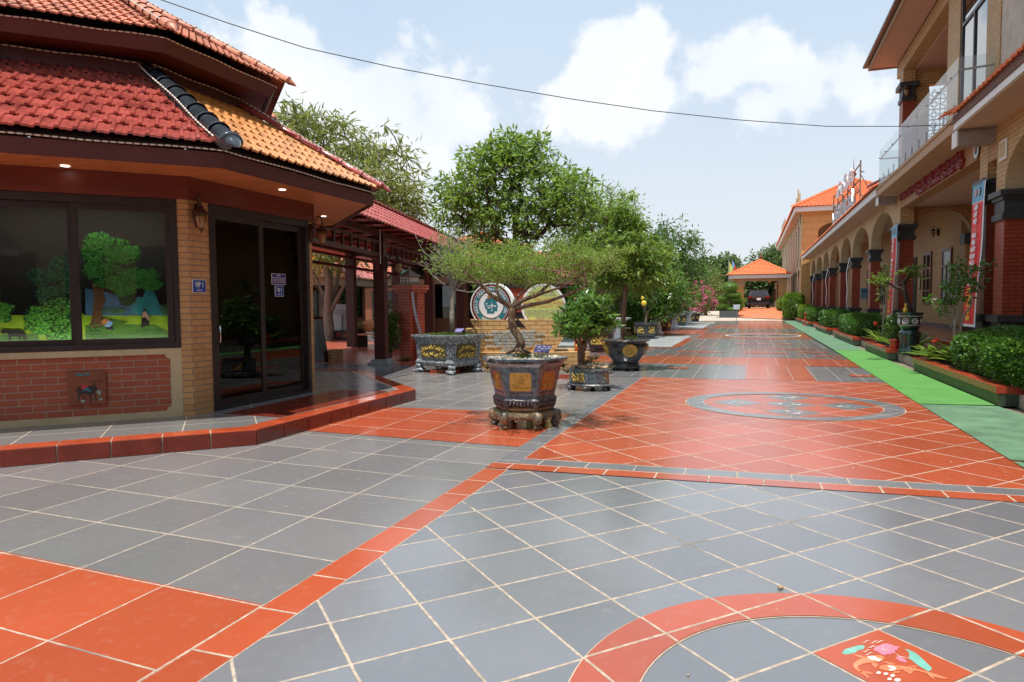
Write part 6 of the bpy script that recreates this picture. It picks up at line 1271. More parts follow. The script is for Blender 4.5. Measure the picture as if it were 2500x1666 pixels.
# --- hexagonal pot with spreading bonsai (centre)
HC = (-2.435, 7.36); HR = RAD(-19.3)
hp = thing("hexagonal_pot", "tall hexagonal violet-grey glazed pot with gold flower panels, standing on the claw-footed stand", "plant pot", (HC[0], HC[1], .24))
def hexp(prof, mat, name, par, n=6, sm=False, o=HC, z=0, rot=HR): return MB().lathe(prof, (o[0], o[1], z), n, rot=rot, a0=math.pi/6 if n == 6 else 0).build(name, mat, par, smooth=sm)
hexp([(.335, .335), (.345, .38), (.395, .60), (.420, .695), (.455, .735), (.490, .765), (.493, .785), (.47, .79), (.44, .775), (.43, .74)], M_['purple'], "body", hp)
hexp([(.27, .255), (.33, .27), (.355, .30), (.375, .325), (.355, .35), (.34, .365), (.345, .375)], M_['lotusblk'], "skirt", hp)
mb = MB()
for i in range(6):
    a = HR+math.pi/6+i*math.pi/3-math.pi/3*.5+math.pi/6*0; a = HR+math.pi/6+i*math.pi/3; c = np.array((HC[0]+.315*math.cos(a), HC[1]+.315*math.sin(a), .265)); d = np.array((math.cos(a), math.sin(a), 0)); s_ = np.array((-d[1], d[0], 0))
    for sg in (-1, 1): mb.tube([c+s_*sg*.028+d*(.03*math.cos(w)*(1-w/12))+np.array((0, 0, .03*math.sin(w)*(1-w/12))) for w in [k*.7 for k in range(11)]], .011, 5)
    mb.blob(c, (.045, .045, .04), 8, .05, 6)
for i in range(6):      # leafy scrolls along the skirt
    a0 = HR+math.pi/6+i*math.pi/3; p, q = [np.array((HC[0]+.352*math.cos(a), HC[1]+.352*math.sin(a), .30)) for a in (a0, a0+math.pi/3)]
    for j in range(9): c = p+(q-p)*(j+.5)/9; mb.blob(c+[0, 0, -.022+.008*abs(j-4)*.5], (.022, .022, .028), 6, .2, 4)
mb.build("scroll_feet", M_['lotusblk'], hp, smooth=True)
for i in range(6):
    a = HR+i*math.pi/3+math.pi/3; n = np.array((math.cos(a), math.sin(a), 0)); u = np.array((-n[1], n[0], 0)); v = np.array((n[0]*.19, n[1]*.19, 1)); v /= np.linalg.norm(v); nn = np.cross(u, v); ap = .372*math.cos(math.pi/6); o = np.array((HC[0], HC[1], .535))+n*(ap+.007); m = M_['goldd'] if i in (4,) else M_['amberp']
    mb = MB(); e = [(.118*(1 if abs(x) == 1 else 0)*x if False else x*.118, y*.105) for x, y in ((-1, -.85), (-.85, -1), (.85, -1), (1, -.85), (1, .85), (.85, 1), (-.85, 1), (-1, .85))]; mb.prism(e, -.004, .002, o, u, v, nn); pan = mb.build("gold_panel", m, hp)
    mb = MB(); relief(mb, o, u, v, nn, .20, .17, 40+i, 24, .010); mb.build("relief", M_['gold'], pan, smooth=True)
    mb = MB()
    for yy in (.128, -.128):
        for j in range(12): x = -.13+.0225*j; mb.frame_box(o+u*x+v*yy, u, v, nn, 0, .016, -.006, -.003, 0, .003); mb.frame_box(o+u*x+v*yy, u, v, nn, 0, .004, -.006, .008, 0, .003); mb.frame_box(o+u*x+v*yy, u, v, nn, .004, .012, .005, .008, 0, .003)
    mb.build("key_border", M_['potblack'], hp)
MB().lathe([(.43, .74), (.40, .755), (.0, .76)], (HC[0], HC[1], 0), 24, cap=False).build("soil", M_['soil'], hp)
mb = MB(); pebbles(mb, HC, .42, .768, 620, .019, 3); mb.build("pebbles", M_['pebw'], hp, smooth=True)
hs = thing("pot_stand", "claw-footed hexagonal stone stand with rust streaks under the hexagonal pot", "pot stand", (HC[0], HC[1], 0))
hexp([(.31, .255), (.34, .235), (.335, .215), (.30, .20), (.31, .195), (.375, .175), (.385, .15), (.37, .12), (.33, .11), (.26, .15)], M_['aged'], "top", hs, sm=False)
for i in range(6):
    a = HR+math.pi/6+i*math.pi/3; d = np.array((math.cos(a), math.sin(a), 0)); s_ = np.array((-d[1], d[0], 0)); C0 = np.array((HC[0], HC[1], 0)); mb = MB()
    mb.tube([C0+d*.30+[0, 0, .17], C0+d*.375+[0, 0, .15], C0+d*.38+[0, 0, .11], C0+d*.335+[0, 0, .07], C0+d*.325+[0, 0, .045], C0+d*.345+[0, 0, .02]], [.045, .055, .05, .038, .034, .03], 8); mb.blob(C0+d*.352+[0, 0, .028], (.042, .042, .028), 8, .04, 6)
    for sg in (-1, 1): mb.tube([C0+d*.375+s_*sg*.035+d*(.022*math.cos(w)*(1-w/10))+np.array((0, 0, .030+.022*math.sin(w)*(1-w/10))) for w in [k*.7 for k in range(10)]], .006, 5)
    mb.build("leg", M_['aged'], hs, smooth=True)
    for j in range(2):
        aa = a+math.pi/6+(-.13 if j else .13); dd = np.array((math.cos(aa), math.sin(aa), 0)); ss = np.array((-dd[1], dd[0], 0)); mb2 = MB()
        mb2.tube([C0+dd*.338+ss*(.034*math.cos(w)*(1-w/12))+np.array((0, 0, .115+.034*math.sin(w)*(1-w/12))) for w in [k*.6 for k in range(12)]], .006, 5); mb2.build("scroll", M_['aged'], hs, smooth=True)
mb = MB()
for i in range(6):
    a = HR+i*math.pi/3+math.pi/6; d = np.array((math.cos(a), math.sin(a), 0)); mb.blob((HC[0]+d[0]*.392, HC[1]+d[1]*.392, .145), (.02, .02, .028), 6, .2, 4)
mb.build("yellow_boss", mk("ochre_glaze", (.55, .38, .12), .35), hs)
t = thing("wooden_block", "small pale green block wedged under the pot stand", "block", (HC[0]+.07, HC[1]-.05, 0)); MB().box(HC[0]+.05, HC[0]+.11, HC[1]-.1, HC[1]-.03, 0, .10).build("block", mk("pale_green_paint", (.38, .48, .22), .7), t, bevel=.004)
def HP(x, y, dy=0): p = AY(x*1.0625, y*1.0625, HC[1]+dy); return p
T = [HP(1192, 805), HP(1197, 790), HP(1192, 775), HP(1180, 757), HP(1175, 738), HP(1177, 722), HP(1180, 708)]
mains = [[HP(1180, 708), HP(1160, 697, -.02), HP(1130, 680, -.1), HP(1100, 650, -.2), HP(1065, 625, -.3)], [HP(1178, 712), HP(1150, 690, .05), HP(1140, 665, .2), HP(1150, 640, .3)], [HP(1180, 708), HP(1200, 690, .0), HP(1235, 678, .1), HP(1260, 655, .2), HP(1290, 640, .3)], [HP(1182, 712), HP(1215, 702, -.1), HP(1260, 693, -.2), HP(1310, 675, -.3), HP(1350, 655, -.35)], [HP(1178, 708), HP(1186, 685, .1), HP(1215, 660, .25), HP(1235, 630, .35)], [HP(1235, 678, .1), HP(1290, 660, .0), HP(1340, 630, -.05)]]
rs = np.random.RandomState(5); C = []
for _ in range(165):      # foliage pads
    r = math.sqrt(rs.rand()); a = rs.uniform(0, 6.283); rr = .95*(1+.10*math.sin(3*a+1)+.07*math.sin(7*a)); zl = 1.52+.22*r**1.3; zt = 2.06-.10*r*r+.07*math.sin(5*a+r*6); z = zl+(zt-zl)*rs.rand()**.75
    p = np.array((HC[0]+.03+r*math.cos(a)*rr, HC[1]+r*math.sin(a)*rr*.85, z)); k = rs.randint(3, 8)
    for _ in range(k): C.append(p+rs.normal(size=3)*(.075, .075, .028))
C = np.array(C)
bt = thing("bonsai_tree", "wide flat-topped bonsai with fine leaves and twisted trunk growing in the hexagonal pot", "bonsai", (HC[0], HC[1], .76))
mb = MB(); rads = [.060, .05, .044, .045, .042, .044, .042]; mb.tube(T, rads, 10)
mr = [[.034, .030, .024, .018, .010], [.026, .022, .016, .009], [.032, .028, .024, .017, .009], [.028, .024, .020, .015, .008], [.024, .018, .013, .008], [.018, .013, .007]]
for m, r in zip(mains, mr): mb.tube(m, r, 8)
for i in range(9): a = i*.75; mb.tube([T[1]+[0, 0, -.02], T[0]+np.array((.06*math.cos(a), .06*math.sin(a), .0)), T[0]+np.array((.15*math.cos(a+.3), .15*math.sin(a+.3), -.035))], [.03, .02, .006], 6)
for m in mains:
    sel = C[[i for i in range(len(C)) if min(range(len(mains)), key=lambda k: np.linalg.norm(mains[k][-1][:2]-C[i][:2])) == [id(q) for q in mains].index(id(m))]]
    if len(sel): branches(mb, m[-2:] if len(m) < 4 else m[-3:], r0=.012, C=sel, rtip=.0022, sides=4, wig=.12, limbs=4)
mb.build("trunk", M_['bark2'], bt, smooth=True)
mb = MB(); mb.mat(M_['lf_fine']); cluster_leaves(mb, C, 27, .075, .025, .013, .0); mb.build("crown", None, bt)
mb = MB(); mb.mat(M_['moss']); P = np.array([[HC[0]+rs.normal()*.10, HC[1]+rs.normal()*.08, .785] for _ in range(34)]); cluster_leaves(mb, P, 14, .035, .032, .009, -.6); mb.build("moss_tufts", None, bt)
label_stand((HC[0]+.24, HC[1]-.10, .765), RAD(-10), "violet plant label on steel legs in the hexagonal pot's pebbles")
# --- low oval pot with bushy glossy plant
OC = (-2.46, 10.75); OR = RAD(-12)
op = thing("oval_pot", "low oval dark pot with gold relief on a footed base, full of tan stones", "plant pot", (OC[0], OC[1], 0))
MB().lathe([(.31, .115), (.335, .125), (.335, .315), (.355, .335), (.355, .352), (.33, .355), (.31, .335)], (*OC, 0), 32, 1, .72, OR).build("body", M_['silver2'], op, smooth=False)
MB().lathe([(.30, .07), (.36, .075), (.375, .095), (.35, .115), (.3, .118)], (*OC, 0), 32, 1, .72, OR).build("base", M_['lotusblk'], op)
for i in range(6):
    a = .5+i*math.pi/3; c = (OC[0]+.33*math.cos(a), OC[1]+.33*.72*math.sin(a)-.01); mb = MB(); mb.blob((c[0], c[1], .04), (.045, .04, .045), 8, .1, 5); mb.build("foot", M_['lotusblk'], op, smooth=True)
u = np.array((math.cos(RAD(-19)), math.sin(RAD(-19)), 0)); n = np.array((u[1], -u[0], 0)); mb = MB(); relief(mb, np.array((*OC, .22))+n*.245-u*.06, u, (0, 0, 1), n, .24, .14, 7, 44, .016); mb.build("relief", M_['gold'], op, smooth=True)
u2 = np.array((.25, .97, 0)); n2 = np.array((.97, -.25, 0)); mb = MB(); relief(mb, np.array((*OC, .22))+n2*.315, u2, (0, 0, 1), n2, .14, .14, 8, 26, .014); mb.build("relief", M_['gold'], op, smooth=True)
mb = MB(); pebbles(mb, OC, .29, .35, 90, .042, 9, 1, .72, OR); mb.build("stones", M_['pebt'], op, smooth=True)
P0 = np.array((OC[0]-.12, OC[1]+.08, .33)); C = np.concatenate([ell((OC[0]-.12, OC[1], 1.08), (.60, .5, .24), 90, .5, lump=.4, seed=2), ell((OC[0]+.05, OC[1]+.05, 1.30), (.34, .3, .32), 36, .5, seed=3)])
tree("bushy_bonsai", "stout-trunked bonsai with glossy leaf rosettes in the low oval pot", "bonsai", P0, [P0, P0+[-.03, 0, .12], P0+[-.03, 0, .27], P0+[.03, 0, .42]], .062, C, M_['lf_gloss'], 16, .03, .13, .045, M_['bark2'], -.1, rtip=.004)
# --- black urn with slender tree
UC = (-2.46, 14.15)
up = thing("round_urn", "large round black glazed urn with gold dragon medallions beside the path", "plant pot", (*UC, 0))
MB().lathe([(.26, .155), (.27, .18), (.31, .24), (.40, .36), (.43, .48), (.435, .555), (.425, .565), (.43, .60), (.50, .615), (.505, .635), (.45, .64), (.40, .60)], (*UC, 0), 40).build("body", M_['potblack'], up, smooth=True)
MB().lathe([(.24, .04), (.30, .05), (.33, .085), (.31, .12), (.27, .13), (.285, .15), (.26, .16)], (*UC, 0), 32).build("base", M_['potblack'], up, smooth=True)
for i in range(5): a = i*1.257+.3; MB().box(UC[0]+.24*math.cos(a)-.05, UC[0]+.24*math.cos(a)+.05, UC[1]+.24*math.sin(a)-.05, UC[1]+.24*math.sin(a)+.05, 0, .045).build("foot", M_['potblack'], up, bevel=.015)
for i in range(4):
    a = RAD(-75)+i*math.pi/2+.12; n = np.array((math.cos(a)*.93, math.sin(a)*.93, -.36)); n /= np.linalg.norm(n); u = np.array((-math.sin(a), math.cos(a), 0)); v = np.cross(n, u); o = np.array((*UC, .43))+np.array((math.cos(a), math.sin(a), 0))*.415
    mb = MB(); mb.prism([(.15*math.cos(k*.35), .135*math.sin(k*.35)) for k in range(18)], -.03, .004, o, u, v, n); m = mb.build("medallion", M_['goldd'], up); mb = MB(); relief(mb, o+n*.006, u, v, n, .22, .2, 60+i, 60, .015); mb.build("relief", M_['gold'], m, smooth=True)
mb = MB(); pebbles(mb, UC, .42, .60, 130, .035, 12); mb.build("stones", M_['pebt'], up, smooth=True); mb = MB(); mb.mat(M_['lf_mid']); P = np.array([[UC[0]+.15+rs.normal()*.05, UC[1]-.1+rs.normal()*.04, .66] for _ in range(8)]); cluster_leaves(mb, P, 12, .03, .06, .03, -.6); mb.build("seedling", None, up)
b0 = np.array((UC[0]-.06, UC[1], .6)); C = np.concatenate([ell((UC[0]-.0, UC[1], 2.45), (.92, .75, .72), 230, .45, lump=.4, seed=8), ell((UC[0]-.02, UC[1], 3.2), (.42, .4, .52), 60, .4, seed=9), ell((UC[0]+.45, UC[1], 2.0), (.6, .5, .4), 60, .4, seed=10), ell((UC[0]-.4, UC[1], 1.8), (.4, .4, .35), 34, .4, seed=11)])
tree("slender_tree", "slender straight-trunked young tree with drooping glossy leaves in the black urn", "tree", b0, [b0, b0+[.0, 0, .35], b0+[.03, 0, .8], b0+[.06, 0, 1.2], b0+[.06, 0, 1.6]], .05, C, M_['lf_mid'], 20, .10, .12, .042, M_['bark2'], .5, rtip=.003)
# --- square silvered pot with bare spreading tree
SQ = np.array((-5.92, 12.88)); su = np.array((.93, -.368)); sv = np.array((.368, .93))
sp = thing("square_pot", "big square silvered stone pot with gilt landscape panels on lion feet, left of the monument", "plant pot", (*SQ, 0))
def sbox(mb, a0, a1, b0, b1, z0, z1): return mb.frame_box((*SQ, 0), (*su, 0), (*sv, 0), (0, 0, 1), a0, a1, b0, b1, z0, z1)
def sring(prof):
    mb = MB(); k = len(prof); V = []; F = []
    for h, z in prof:
        for a, b in ((-1, -1), (1, -1), (1, 1), (-1, 1)): p = SQ+su*a*h+sv*b*h*.8; V.append((*p, z))
    for i in range(k-1):
        for j in range(4): F.append((i*4+j, i*4+(j+1) % 4, (i+1)*4+(j+1) % 4, (i+1)*4+j))
    F.append((0, 3, 2, 1)); return mb.add(V, F)
sring([(.42, .13), (.50, .16), (.535, .22), (.51, .27), (.50, .28), (.53, .62), (.535, .66), (.57, .69), (.60, .74), (.60, .775), (.54, .78), (.52, .72)]).build("body", M_['silver'], sp)
for a, b in ((-1, -1), (1, -1), (1, 1), (-1, 1)):
    p = SQ+su*a*.46+sv*b*.37; mb = MB(); mb.blob((*p, .05), (.12, .10, .055), 9, .15, 6); mb.blob((*(p+su*a*.02), .13), (.09, .08, .07), 8, .15, 6)
    for q in range(3): mb.blob((*(p+su*a*.05+sv*b*.07*1+su*(q-1)*.06), .03), (.035, .04, .03), 6, .1, 5)
    mb.build("lion_foot", M_['silver'], sp, smooth=True)
for (o2, u, n, w) in ((SQ-sv*.418, su, -sv, .37), (SQ+su*.522, sv, su, .27)):
    o = np.array((*o2, .46)); u = np.array((*u, 0)); n = np.array((*n, 0)); v = np.array((0, 0, 1)); mb = MB(); mb.prism([(-w, -.12), (-w+.03, -.14), (w-.03, -.14), (w, -.12), (w, .12), (w-.03, .14), (-w+.03, .14), (-w, .12)], -.02, .012, o, u, v, n); pn = mb.build("gilt_panel", M_['olive'], sp)
    mb = MB(); rr = random.Random(int(w*100))
    for i in range(110): x = rr.uniform(-1, 1); y = (.6*math.cos(x*1.6)+rr.uniform(-.3, .25)) if i < 60 else rr.uniform(-1, -.4)*(1 if abs(x) > .1 else .7); mb.blob(o+u*x*w*.9+v*max(-.9, min(.9, y))*.13+n*.014, .017*rr.uniform(.5, 1.3), 5, .3, 3, rr)
    mb.build("relief", M_['gold'], pn, smooth=True)
mb = MB(); sbox(mb, -.53, .53, -.42, .42, .70, .735); mb.build("soil", M_['soil'], sp)
mb = MB(); mb.mat(M_['moss']); P = np.array([(*(SQ+su*rs.uniform(-.5, .5)+sv*rs.uniform(-.4, .4)), .76) for _ in range(230)]); cluster_leaves(mb, P, 12, .05, .04, .012, -.4); mb.build("moss", None, sp)
b0 = np.array((*(SQ+su*.12), .74)); rs = np.random.RandomState(31); tips = []
for _ in range(64): a = rs.uniform(0, 6.283); r = math.sqrt(rs.rand()); tips.append((b0[0]+.08+.66*r*math.cos(a), b0[1]+.5*r*math.sin(a), 3.05-.75*r*r+rs.uniform(-.35, .15)))
tips += [(b0[0]-.85, b0[1], 2.85), (b0[0]-.7, b0[1]-.1, 2.3), (b0[0]+.85, b0[1]-.2, 1.55), (b0[0]+1.0, b0[1]-.1, 1.75)]
broom("bare_tree", "upright tree with many bare pale twigs in the square silvered pot", b0, [b0, b0+[.0, 0, .4], b0+[.01, 0, .7], b0+[.03, 0, .95], b0+[.03, 0, 1.15]], .052, tips, M_['barkl'], M_['lf_mid'], 3)
label_stand((*(SQ+su*.42-sv*.1), .75), RAD(-20), "violet plant label at the right corner of the square silvered pot")
# --- brick lantern pillar and ribbon
LP_ = AY(1000, 760, 15.4); lp = thing("lantern_pillar", "red brick pillar topped by a small bronze pagoda lantern behind the square pot", "lantern pillar", (LP_[0], LP_[1], 0)); lu = np.array((.95, -.31, 0)); lv = np.array((.31, .95, 0)); lo = np.array((LP_[0], LP_[1], 0))
mb = MB(); mb.frame_box(lo, lu, lv, (0, 0, 1), -.19, .19, -.19, .19, 0, 1.72); mb.frame_box(lo, lu, lv, (0, 0, 1), .192, .34, -.05, .19, 0, 1.70); mb.build("shaft", M_['rbrick3'], lp)
mb = MB(); mb.frame_box(lo, lu, lv, (0, 0, 1), -.25, .37, -.25, .25, 1.70, 1.76); mb.frame_box(lo, lu, lv, (0, 0, 1), -.30, .40, -.30, .29, 1.76, 1.89); mb.build("cap", M_['rbrick3'], lp)
mb = MB(); mb.frame_box(lo, lu, lv, (0, 0, 1), -.19, .19, -.19, .19, 1.89, 1.93)
for z in (1.95, 2.09): mb.frame_box(lo, lu, lv, (0, 0, 1), -.175, .175, -.175, .175, z, z+.02)
for a in (-.17, -.06, .045, .155): mb.frame_box(lo, lu, lv, (0, 0, 1), a, a+.018, -.18, -.165, 1.93, 2.11); mb.frame_box(lo, lu, lv, (0, 0, 1), -.18, .18, -.18, -.165, 2.02, 2.035)
mb.lathe([(.30, 2.11), (.29, 2.13), (.16, 2.19), (.06, 2.25), (.03, 2.27), (.035, 2.30), (.01, 2.34)], (lo[0], lo[1], 0), 4, rot=RAD(-18), a0=math.pi/4); mb.build("lantern_frame", mk("verdigris_bronze", (.22, .15, .09), .5, .3, 20, metal=.3), lp)
mb = MB(); mb.frame_box(lo, lu, lv, (0, 0, 1), -.165, .165, -.165, .165, 1.93, 2.10); mb.build("lantern_glass", M_['bulb'], lp)
mb = MB(); V = []; F = []
for j in range(16):
    q = j/15; z = 1.70-1.0*q; x = .36+.26*q**1.8; p = lo+lu*x-lv*.28; V += [(*p[:2], z), (*(p+lu*.09)[:2], z+.0)]
for j in range(15): F.append((2*j, 2*j+1, 2*j+3, 2*j+2))
tag(mb.add(V, F).build("curved_sign", M_['rib'], loc=tuple(lo+[0, 0, .7])), "narrow curved white strip leaning on the brick lantern pillar", "sign")
# --- monument with two round signs
MZ = 14.6; mo = np.array((0, 0, CAM_H))+FWD*0; fw = np.array((-math.sin(_y), math.cos(_y), 0)); rt = np.array((math.cos(_y), math.sin(_y), 0))
def MP(px, z, dd=0): return fw*(MZ+dd)+rt*((px-1250)/FPX*(MZ+dd))+np.array((0, 0, z))
mon = thing("brick_monument", "boat-shaped tiered ochre brick monument carrying two round signs", "monument", MP(1255, 0))
def tier(poly, d0, d1):      # poly in (px, z), extruded along depth
    a = [MP(p, z, d0) for p, z in poly]; b = [MP(p, z, d0)+fw*(d1-d0) for p, z in poly]; n = len(poly); mb = MB()
    fcs = [tuple(range(n))]+[tuple(range(n, 2*n))[::-1]]+[(i, n+i, n+(i+1) % n, (i+1) % n) for i in range(n)]; return mb.add(a+b, fcs).build("tier", M_['mbrick'], mon)
tier([(1080, 0), (1415, 0), (1442, .36), (1070, .36)], -.1, 1.3)
tier([(1158, .36), (1352, .36), (1372, .60), (1388, .86), (1135, .86), (1143, .60)], .1, .9)
tier([(1160, .86), (1236, .86), (1262, 1.06), (1148, 1.06)], .12, .8); tier([(1286, .86), (1360, .86), (1384, 1.06), (1267, 1.06)], .12, .8)
obs = [text(s, .072, MP(1255, .80-.062*i, .085), rt, (0, 0, 1), M_['letw'], None, .006, bold=.002, sxy=(1, .85)) for i, s in enumerate(["\"NƠI TỤ HỘI HỒN CỦA ĐẤT\"", "NHÀ SẢN XUẤT GẠCH NGÓI SÂN VƯỜN", "GỐM ĐẤT VIỆT - NIỀM TIN", "NHÀ MÁY GẠCH ĐẤT SÉT NUNG VIỆT", "TIÊN PHONG GỐM XANH", "NHÀ MÁY GỐM NGHỆ THUẬT ĐẤT", "LÀ DI SẢN CỦA", "ĐẤT MẸ VIỆT NAM"])]
merge_text(obs, "raised_letters", mon)
def disc_sign(px, z, r, label, yaw, mats, rings):
    c = MP(px, z, .25); t = thing("round_sign", label, "round sign", c); n = -(fw*math.cos(yaw)+rt*math.sin(yaw)); u = np.cross((0, 0, 1), n); u /= np.linalg.norm(u)
    if np.dot(u, rt) < 0: u = -u
    v = np.array((0, 0, 1.)); N = 48
    def dd(r1, z0, z1, m, name): mb = MB(); mb.prism([(r1*math.cos(2*math.pi*i/N), r1*math.sin(2*math.pi*i/N)) for i in range(N)], z0, z1, c, u, v, n); return mb.build(name, m, t, smooth=False)
    dd(r, -.22, .0, M_['white'], "drum")
    for i, (rr, m, nm) in enumerate(rings): dd(rr, 0, .002+.0015*i, m, nm)
    return t, c, u, v, n
r0 = .485
t, c, u, v, n = disc_sign(1200, 1.375, r0, "round teal sign with WORLDKINGS lettering and a red-dotted head emblem on the monument", .30, None, [(.455, M_['frame'], "black_ring"), (.42, M_['signred'], "red_ring"), (.405, M_['signw'], "white_ring"), (.398, M_['teal'], "teal_ring"), (.285, M_['signred'], "thin_red_ring"), (.277, M_['signw'], "centre")])
def arc_text(s, R, a0, a1, size, mat, inward, t, par_list):
    k = len(s)
    for i, ch in enumerate(s):
        if ch == ' ': continue
        a = a0+(a1-a0)*(i/(k-1)); e = u*math.cos(a)+v*math.sin(a); tan = (-u*math.sin(a)+v*math.cos(a))
        A, B = (-tan, e) if not inward else (tan, -e)
        par_list.append(text(ch, size, c+e*R+n*.012, A, B, mat, None, .0005, bold=.0015))
obs = []; arc_text("WORLD CREATORS FEDERATION", .342, RAD(205), RAD(-25), .078, M_['signw'], False, t, obs); arc_text("WORLDKINGS", .345, RAD(238), RAD(302), .078, M_['signw'], True, t, obs); merge_text(obs, "lettering", t)
mb = MB(); hd = [(-.10, -.19), (.07, -.19), (.09, -.13), (.15, -.14), (.15, -.06), (.17, -.02), (.14, .03), (.14, .10), (.08, .17), (-.02, .19), (-.12, .14), (-.17, .05), (-.15, -.05), (-.10, -.12)]; mb.prism([(x*.95, y*.95) for x, y in hd], .012, .0135, c, u, v, n); mb.build("head_emblem", M_['teal'], t)
mb = MB()
for x, y, r in ((-.03, .21, .035), (.06, .17, .035), (-.06, .15, .025), (.02, .22, .02), (.0, .17, .015), (.10, .21, .014)): mb.prism([(x+r*math.cos(k*.5), y+r*math.sin(k*.5)) for k in range(13)], .0145, .016, c, u, v, n)
mb.build("red_dots", M_['signred'], t)
mb = MB()
for x, y, r in ((0.02, -.02, .03), (-.06, -.06, .014), (.10, -.03, .014), (-.10, .03, .014), (.02, -.12, .012)):
    mb.tube([c+u*(x+r*math.cos(k*.55))+v*(y+r*math.sin(k*.55))+n*.0155 for k in range(13)], .004, 4, cap=False)
for p, q in (((-.08, -.02), (.12, -.02)), ((.02, .07), (.02, -.11)), ((-.05, -.05), (-.02, -.08)), ((-.10, .03), (-.10, -.04))): mb.tube([c+u*p[0]+v*p[1]+n*.0155, c+u*q[0]+v*q[1]+n*.0155], .0045, 4)
mb.build("circuit_lines", M_['signw'], t)
t, c, u, v, n = disc_sign(1327, 1.345, .485, "round lime-green sign with grey and orange text on the right of the monument", .08, None, [(.44, mk("sign_grey_ring", (.45, .47, .45), .5), "grey_ring"), (.425, M_['lime'], "lime_field")])
obs = []
for s, z, sz, m in (("HỘI KỶ LỤC GIA VIỆT NAM", .30, .04, 'inkg'), ("LIÊN MINH KỶ LỤC THẾ GIỚI", .24, .045, 'inkg'), ("VINH DANH", .15, .075, 'inko'), ("NHIỆT LIỆT CHÀO MỪNG", .07, .08, 'inko'), ("CÔNG TRÌNH KỶ LỤC", -.01, .08, 'inko'), ("TRUNG TÂM TRƯNG BÀY - GIỚI THIỆU", -.10, .048, 'inkg'), ("VÀ ĐỊNH HƯỚNG SỬ DỤNG SẢN PHẨM", -.155, .048, 'inkg'), ("CỦA TỔ HỢP CÔNG TY CỔ PHẦN", -.21, .048, 'inkg'), ("\"GỐM ĐẤT VIỆT\"", -.265, .05, 'inkg')): obs.append(text(s, sz, c+v*z+n*.008, u, v, M_[m], None, .0005, bold=.001, sxy=(.95, 1)))
merge_text(obs, "lettering", t)
t = thing("red_stele", "red panel with dark top between the two round signs behind the monument", "panel", MP(1262, 0, 1.6)); mb = MB(); mb.frame_box(MP(1255, 0, 1.6), rt, fw, (0, 0, 1), -.75, .9, 0, .2, 1.2, 1.78); mb.build("panel", mk("vermilion_panel", (.30, .035, .015), .5, .15), t); mb = MB(); mb.frame_box(MP(1255, 0, 1.6), rt, fw, (0, 0, 1), -.9, 1.3, -.03, .25, 1.78, 1.86); mb.frame_box(MP(1255, 0, 1.6), rt, fw, (0, 0, 1), -.75, .9, .02, .18, 0, 1.2); mb.build("dark_frame", M_['frame'], t)
def px_cluster(name, label, pts, lf, n, L, w, z=.02, cat="plant", group=None, kind=None, rise=.9, arch=.5):
    t = thing(name, label, cat, (*np.mean([p[:2] for p in pts], axis=0), 0), group); mb = MB(); mb.mat(lf)
    for i, p in enumerate(pts): straps(mb, (p[0], p[1], z), n, L, w, i+int(abs(p[0])*100), rise, arch)
    mb.build("leaves", None, t); return t
ROS = ["right at the square silvered pot's near foot", "second right of the square pot", "third right of the square pot, by the brick edging", "fourth right of the square pot", "just left of the hexagonal pot's rim", "directly left of the oval pot's trunk", "behind the oval pot's stones", "behind the middle of the oval pot", "behind the right half of the oval pot", "right of the oval pot", "between oval pot and black urn", "touching the black urn's left foot", "in front of the square pot's left end", "hard against the monument above the oval pot", "against the monument's right lower corner"]
for i, (a, y) in enumerate([(1068, 905), (1100, 908), (1130, 905), (1160, 906), (1190, 908), (1365, 905), (1385, 918), (1408, 900), (1430, 896), (1452, 905), (1474, 912), (1500, 905), (985, 890), (1400, 880), (1445, 885)]):
    c = G(a, y); px_cluster("rosette_plant", "dark strap-leaved rosette plant, "+ROS[i], [c, c+[.08, .06, 0]], M_['lf_red'], 24, .24, .026, .05, "ground plant", "rosette plants round the monument", rise=1.05)
mb = MB()
for (a, b) in (((1050, 912), (1128, 912)), ((1318, 925), (1400, 925))):
    p, q = G(*a)[:2], G(*b)[:2]; L = np.linalg.norm(q-p); d = (q-p)/L; k = int(L/.075)
    for i in range(k): mb.frame_box((*(p+d*i*.075), 0), (*d, 0), (-d[1], d[0], 0), (0, 0, 1), .003, .07, 0, .09, 0, .07)
tag(mb.build("brick_edging", M_['redcap'], loc=(-4.5, 12.8, 0)), "low red brick edging around the planting bed before the monument", "edging")
# small orange pot, big black pot behind it
c = MP(1418, .36, .3); t = thing("small_pot", "small orange glazed pot with gold figures on the right end of the monument", "plant pot", c); MB().lathe([(.10, 0), (.13, .01), (.165, .11), (.15, .20), (.175, .235), (.17, .245), (.14, .22)], tuple(c), 6, rot=-.3).build("body", M_['potorange'], t); mb = MB(); mb.blob(c+[-.06, -.145, .12], (.035, .012, .03), 7, .2, 4); mb.tube([c+[.06, -.135, .07], c+[.075, -.14, .12], c+[.05, -.14, .16]], .008, 5); mb.build("figure", M_['gold'], t)
b0 = c+np.array([0, 0, .22]); tree("small_shrub", "red-flowered shrub in the small orange pot", "shrub", b0, [b0, b0+[0, 0, .15]], .015, ell(b0+[0, .1, .75], (.35, .3, .5), 60, .3, seed=31), M_['lf_dark'], 14, .07, .07, .03, M_['bark2'], .1, rtip=.003, extra=lambda c_: (c_.mat(M_['potorange']), cluster_leaves(c_, ell(b0+[0, 0, .9], (.35, .2, .45), 9, .6, seed=32), 8, .03, .03, .02)))
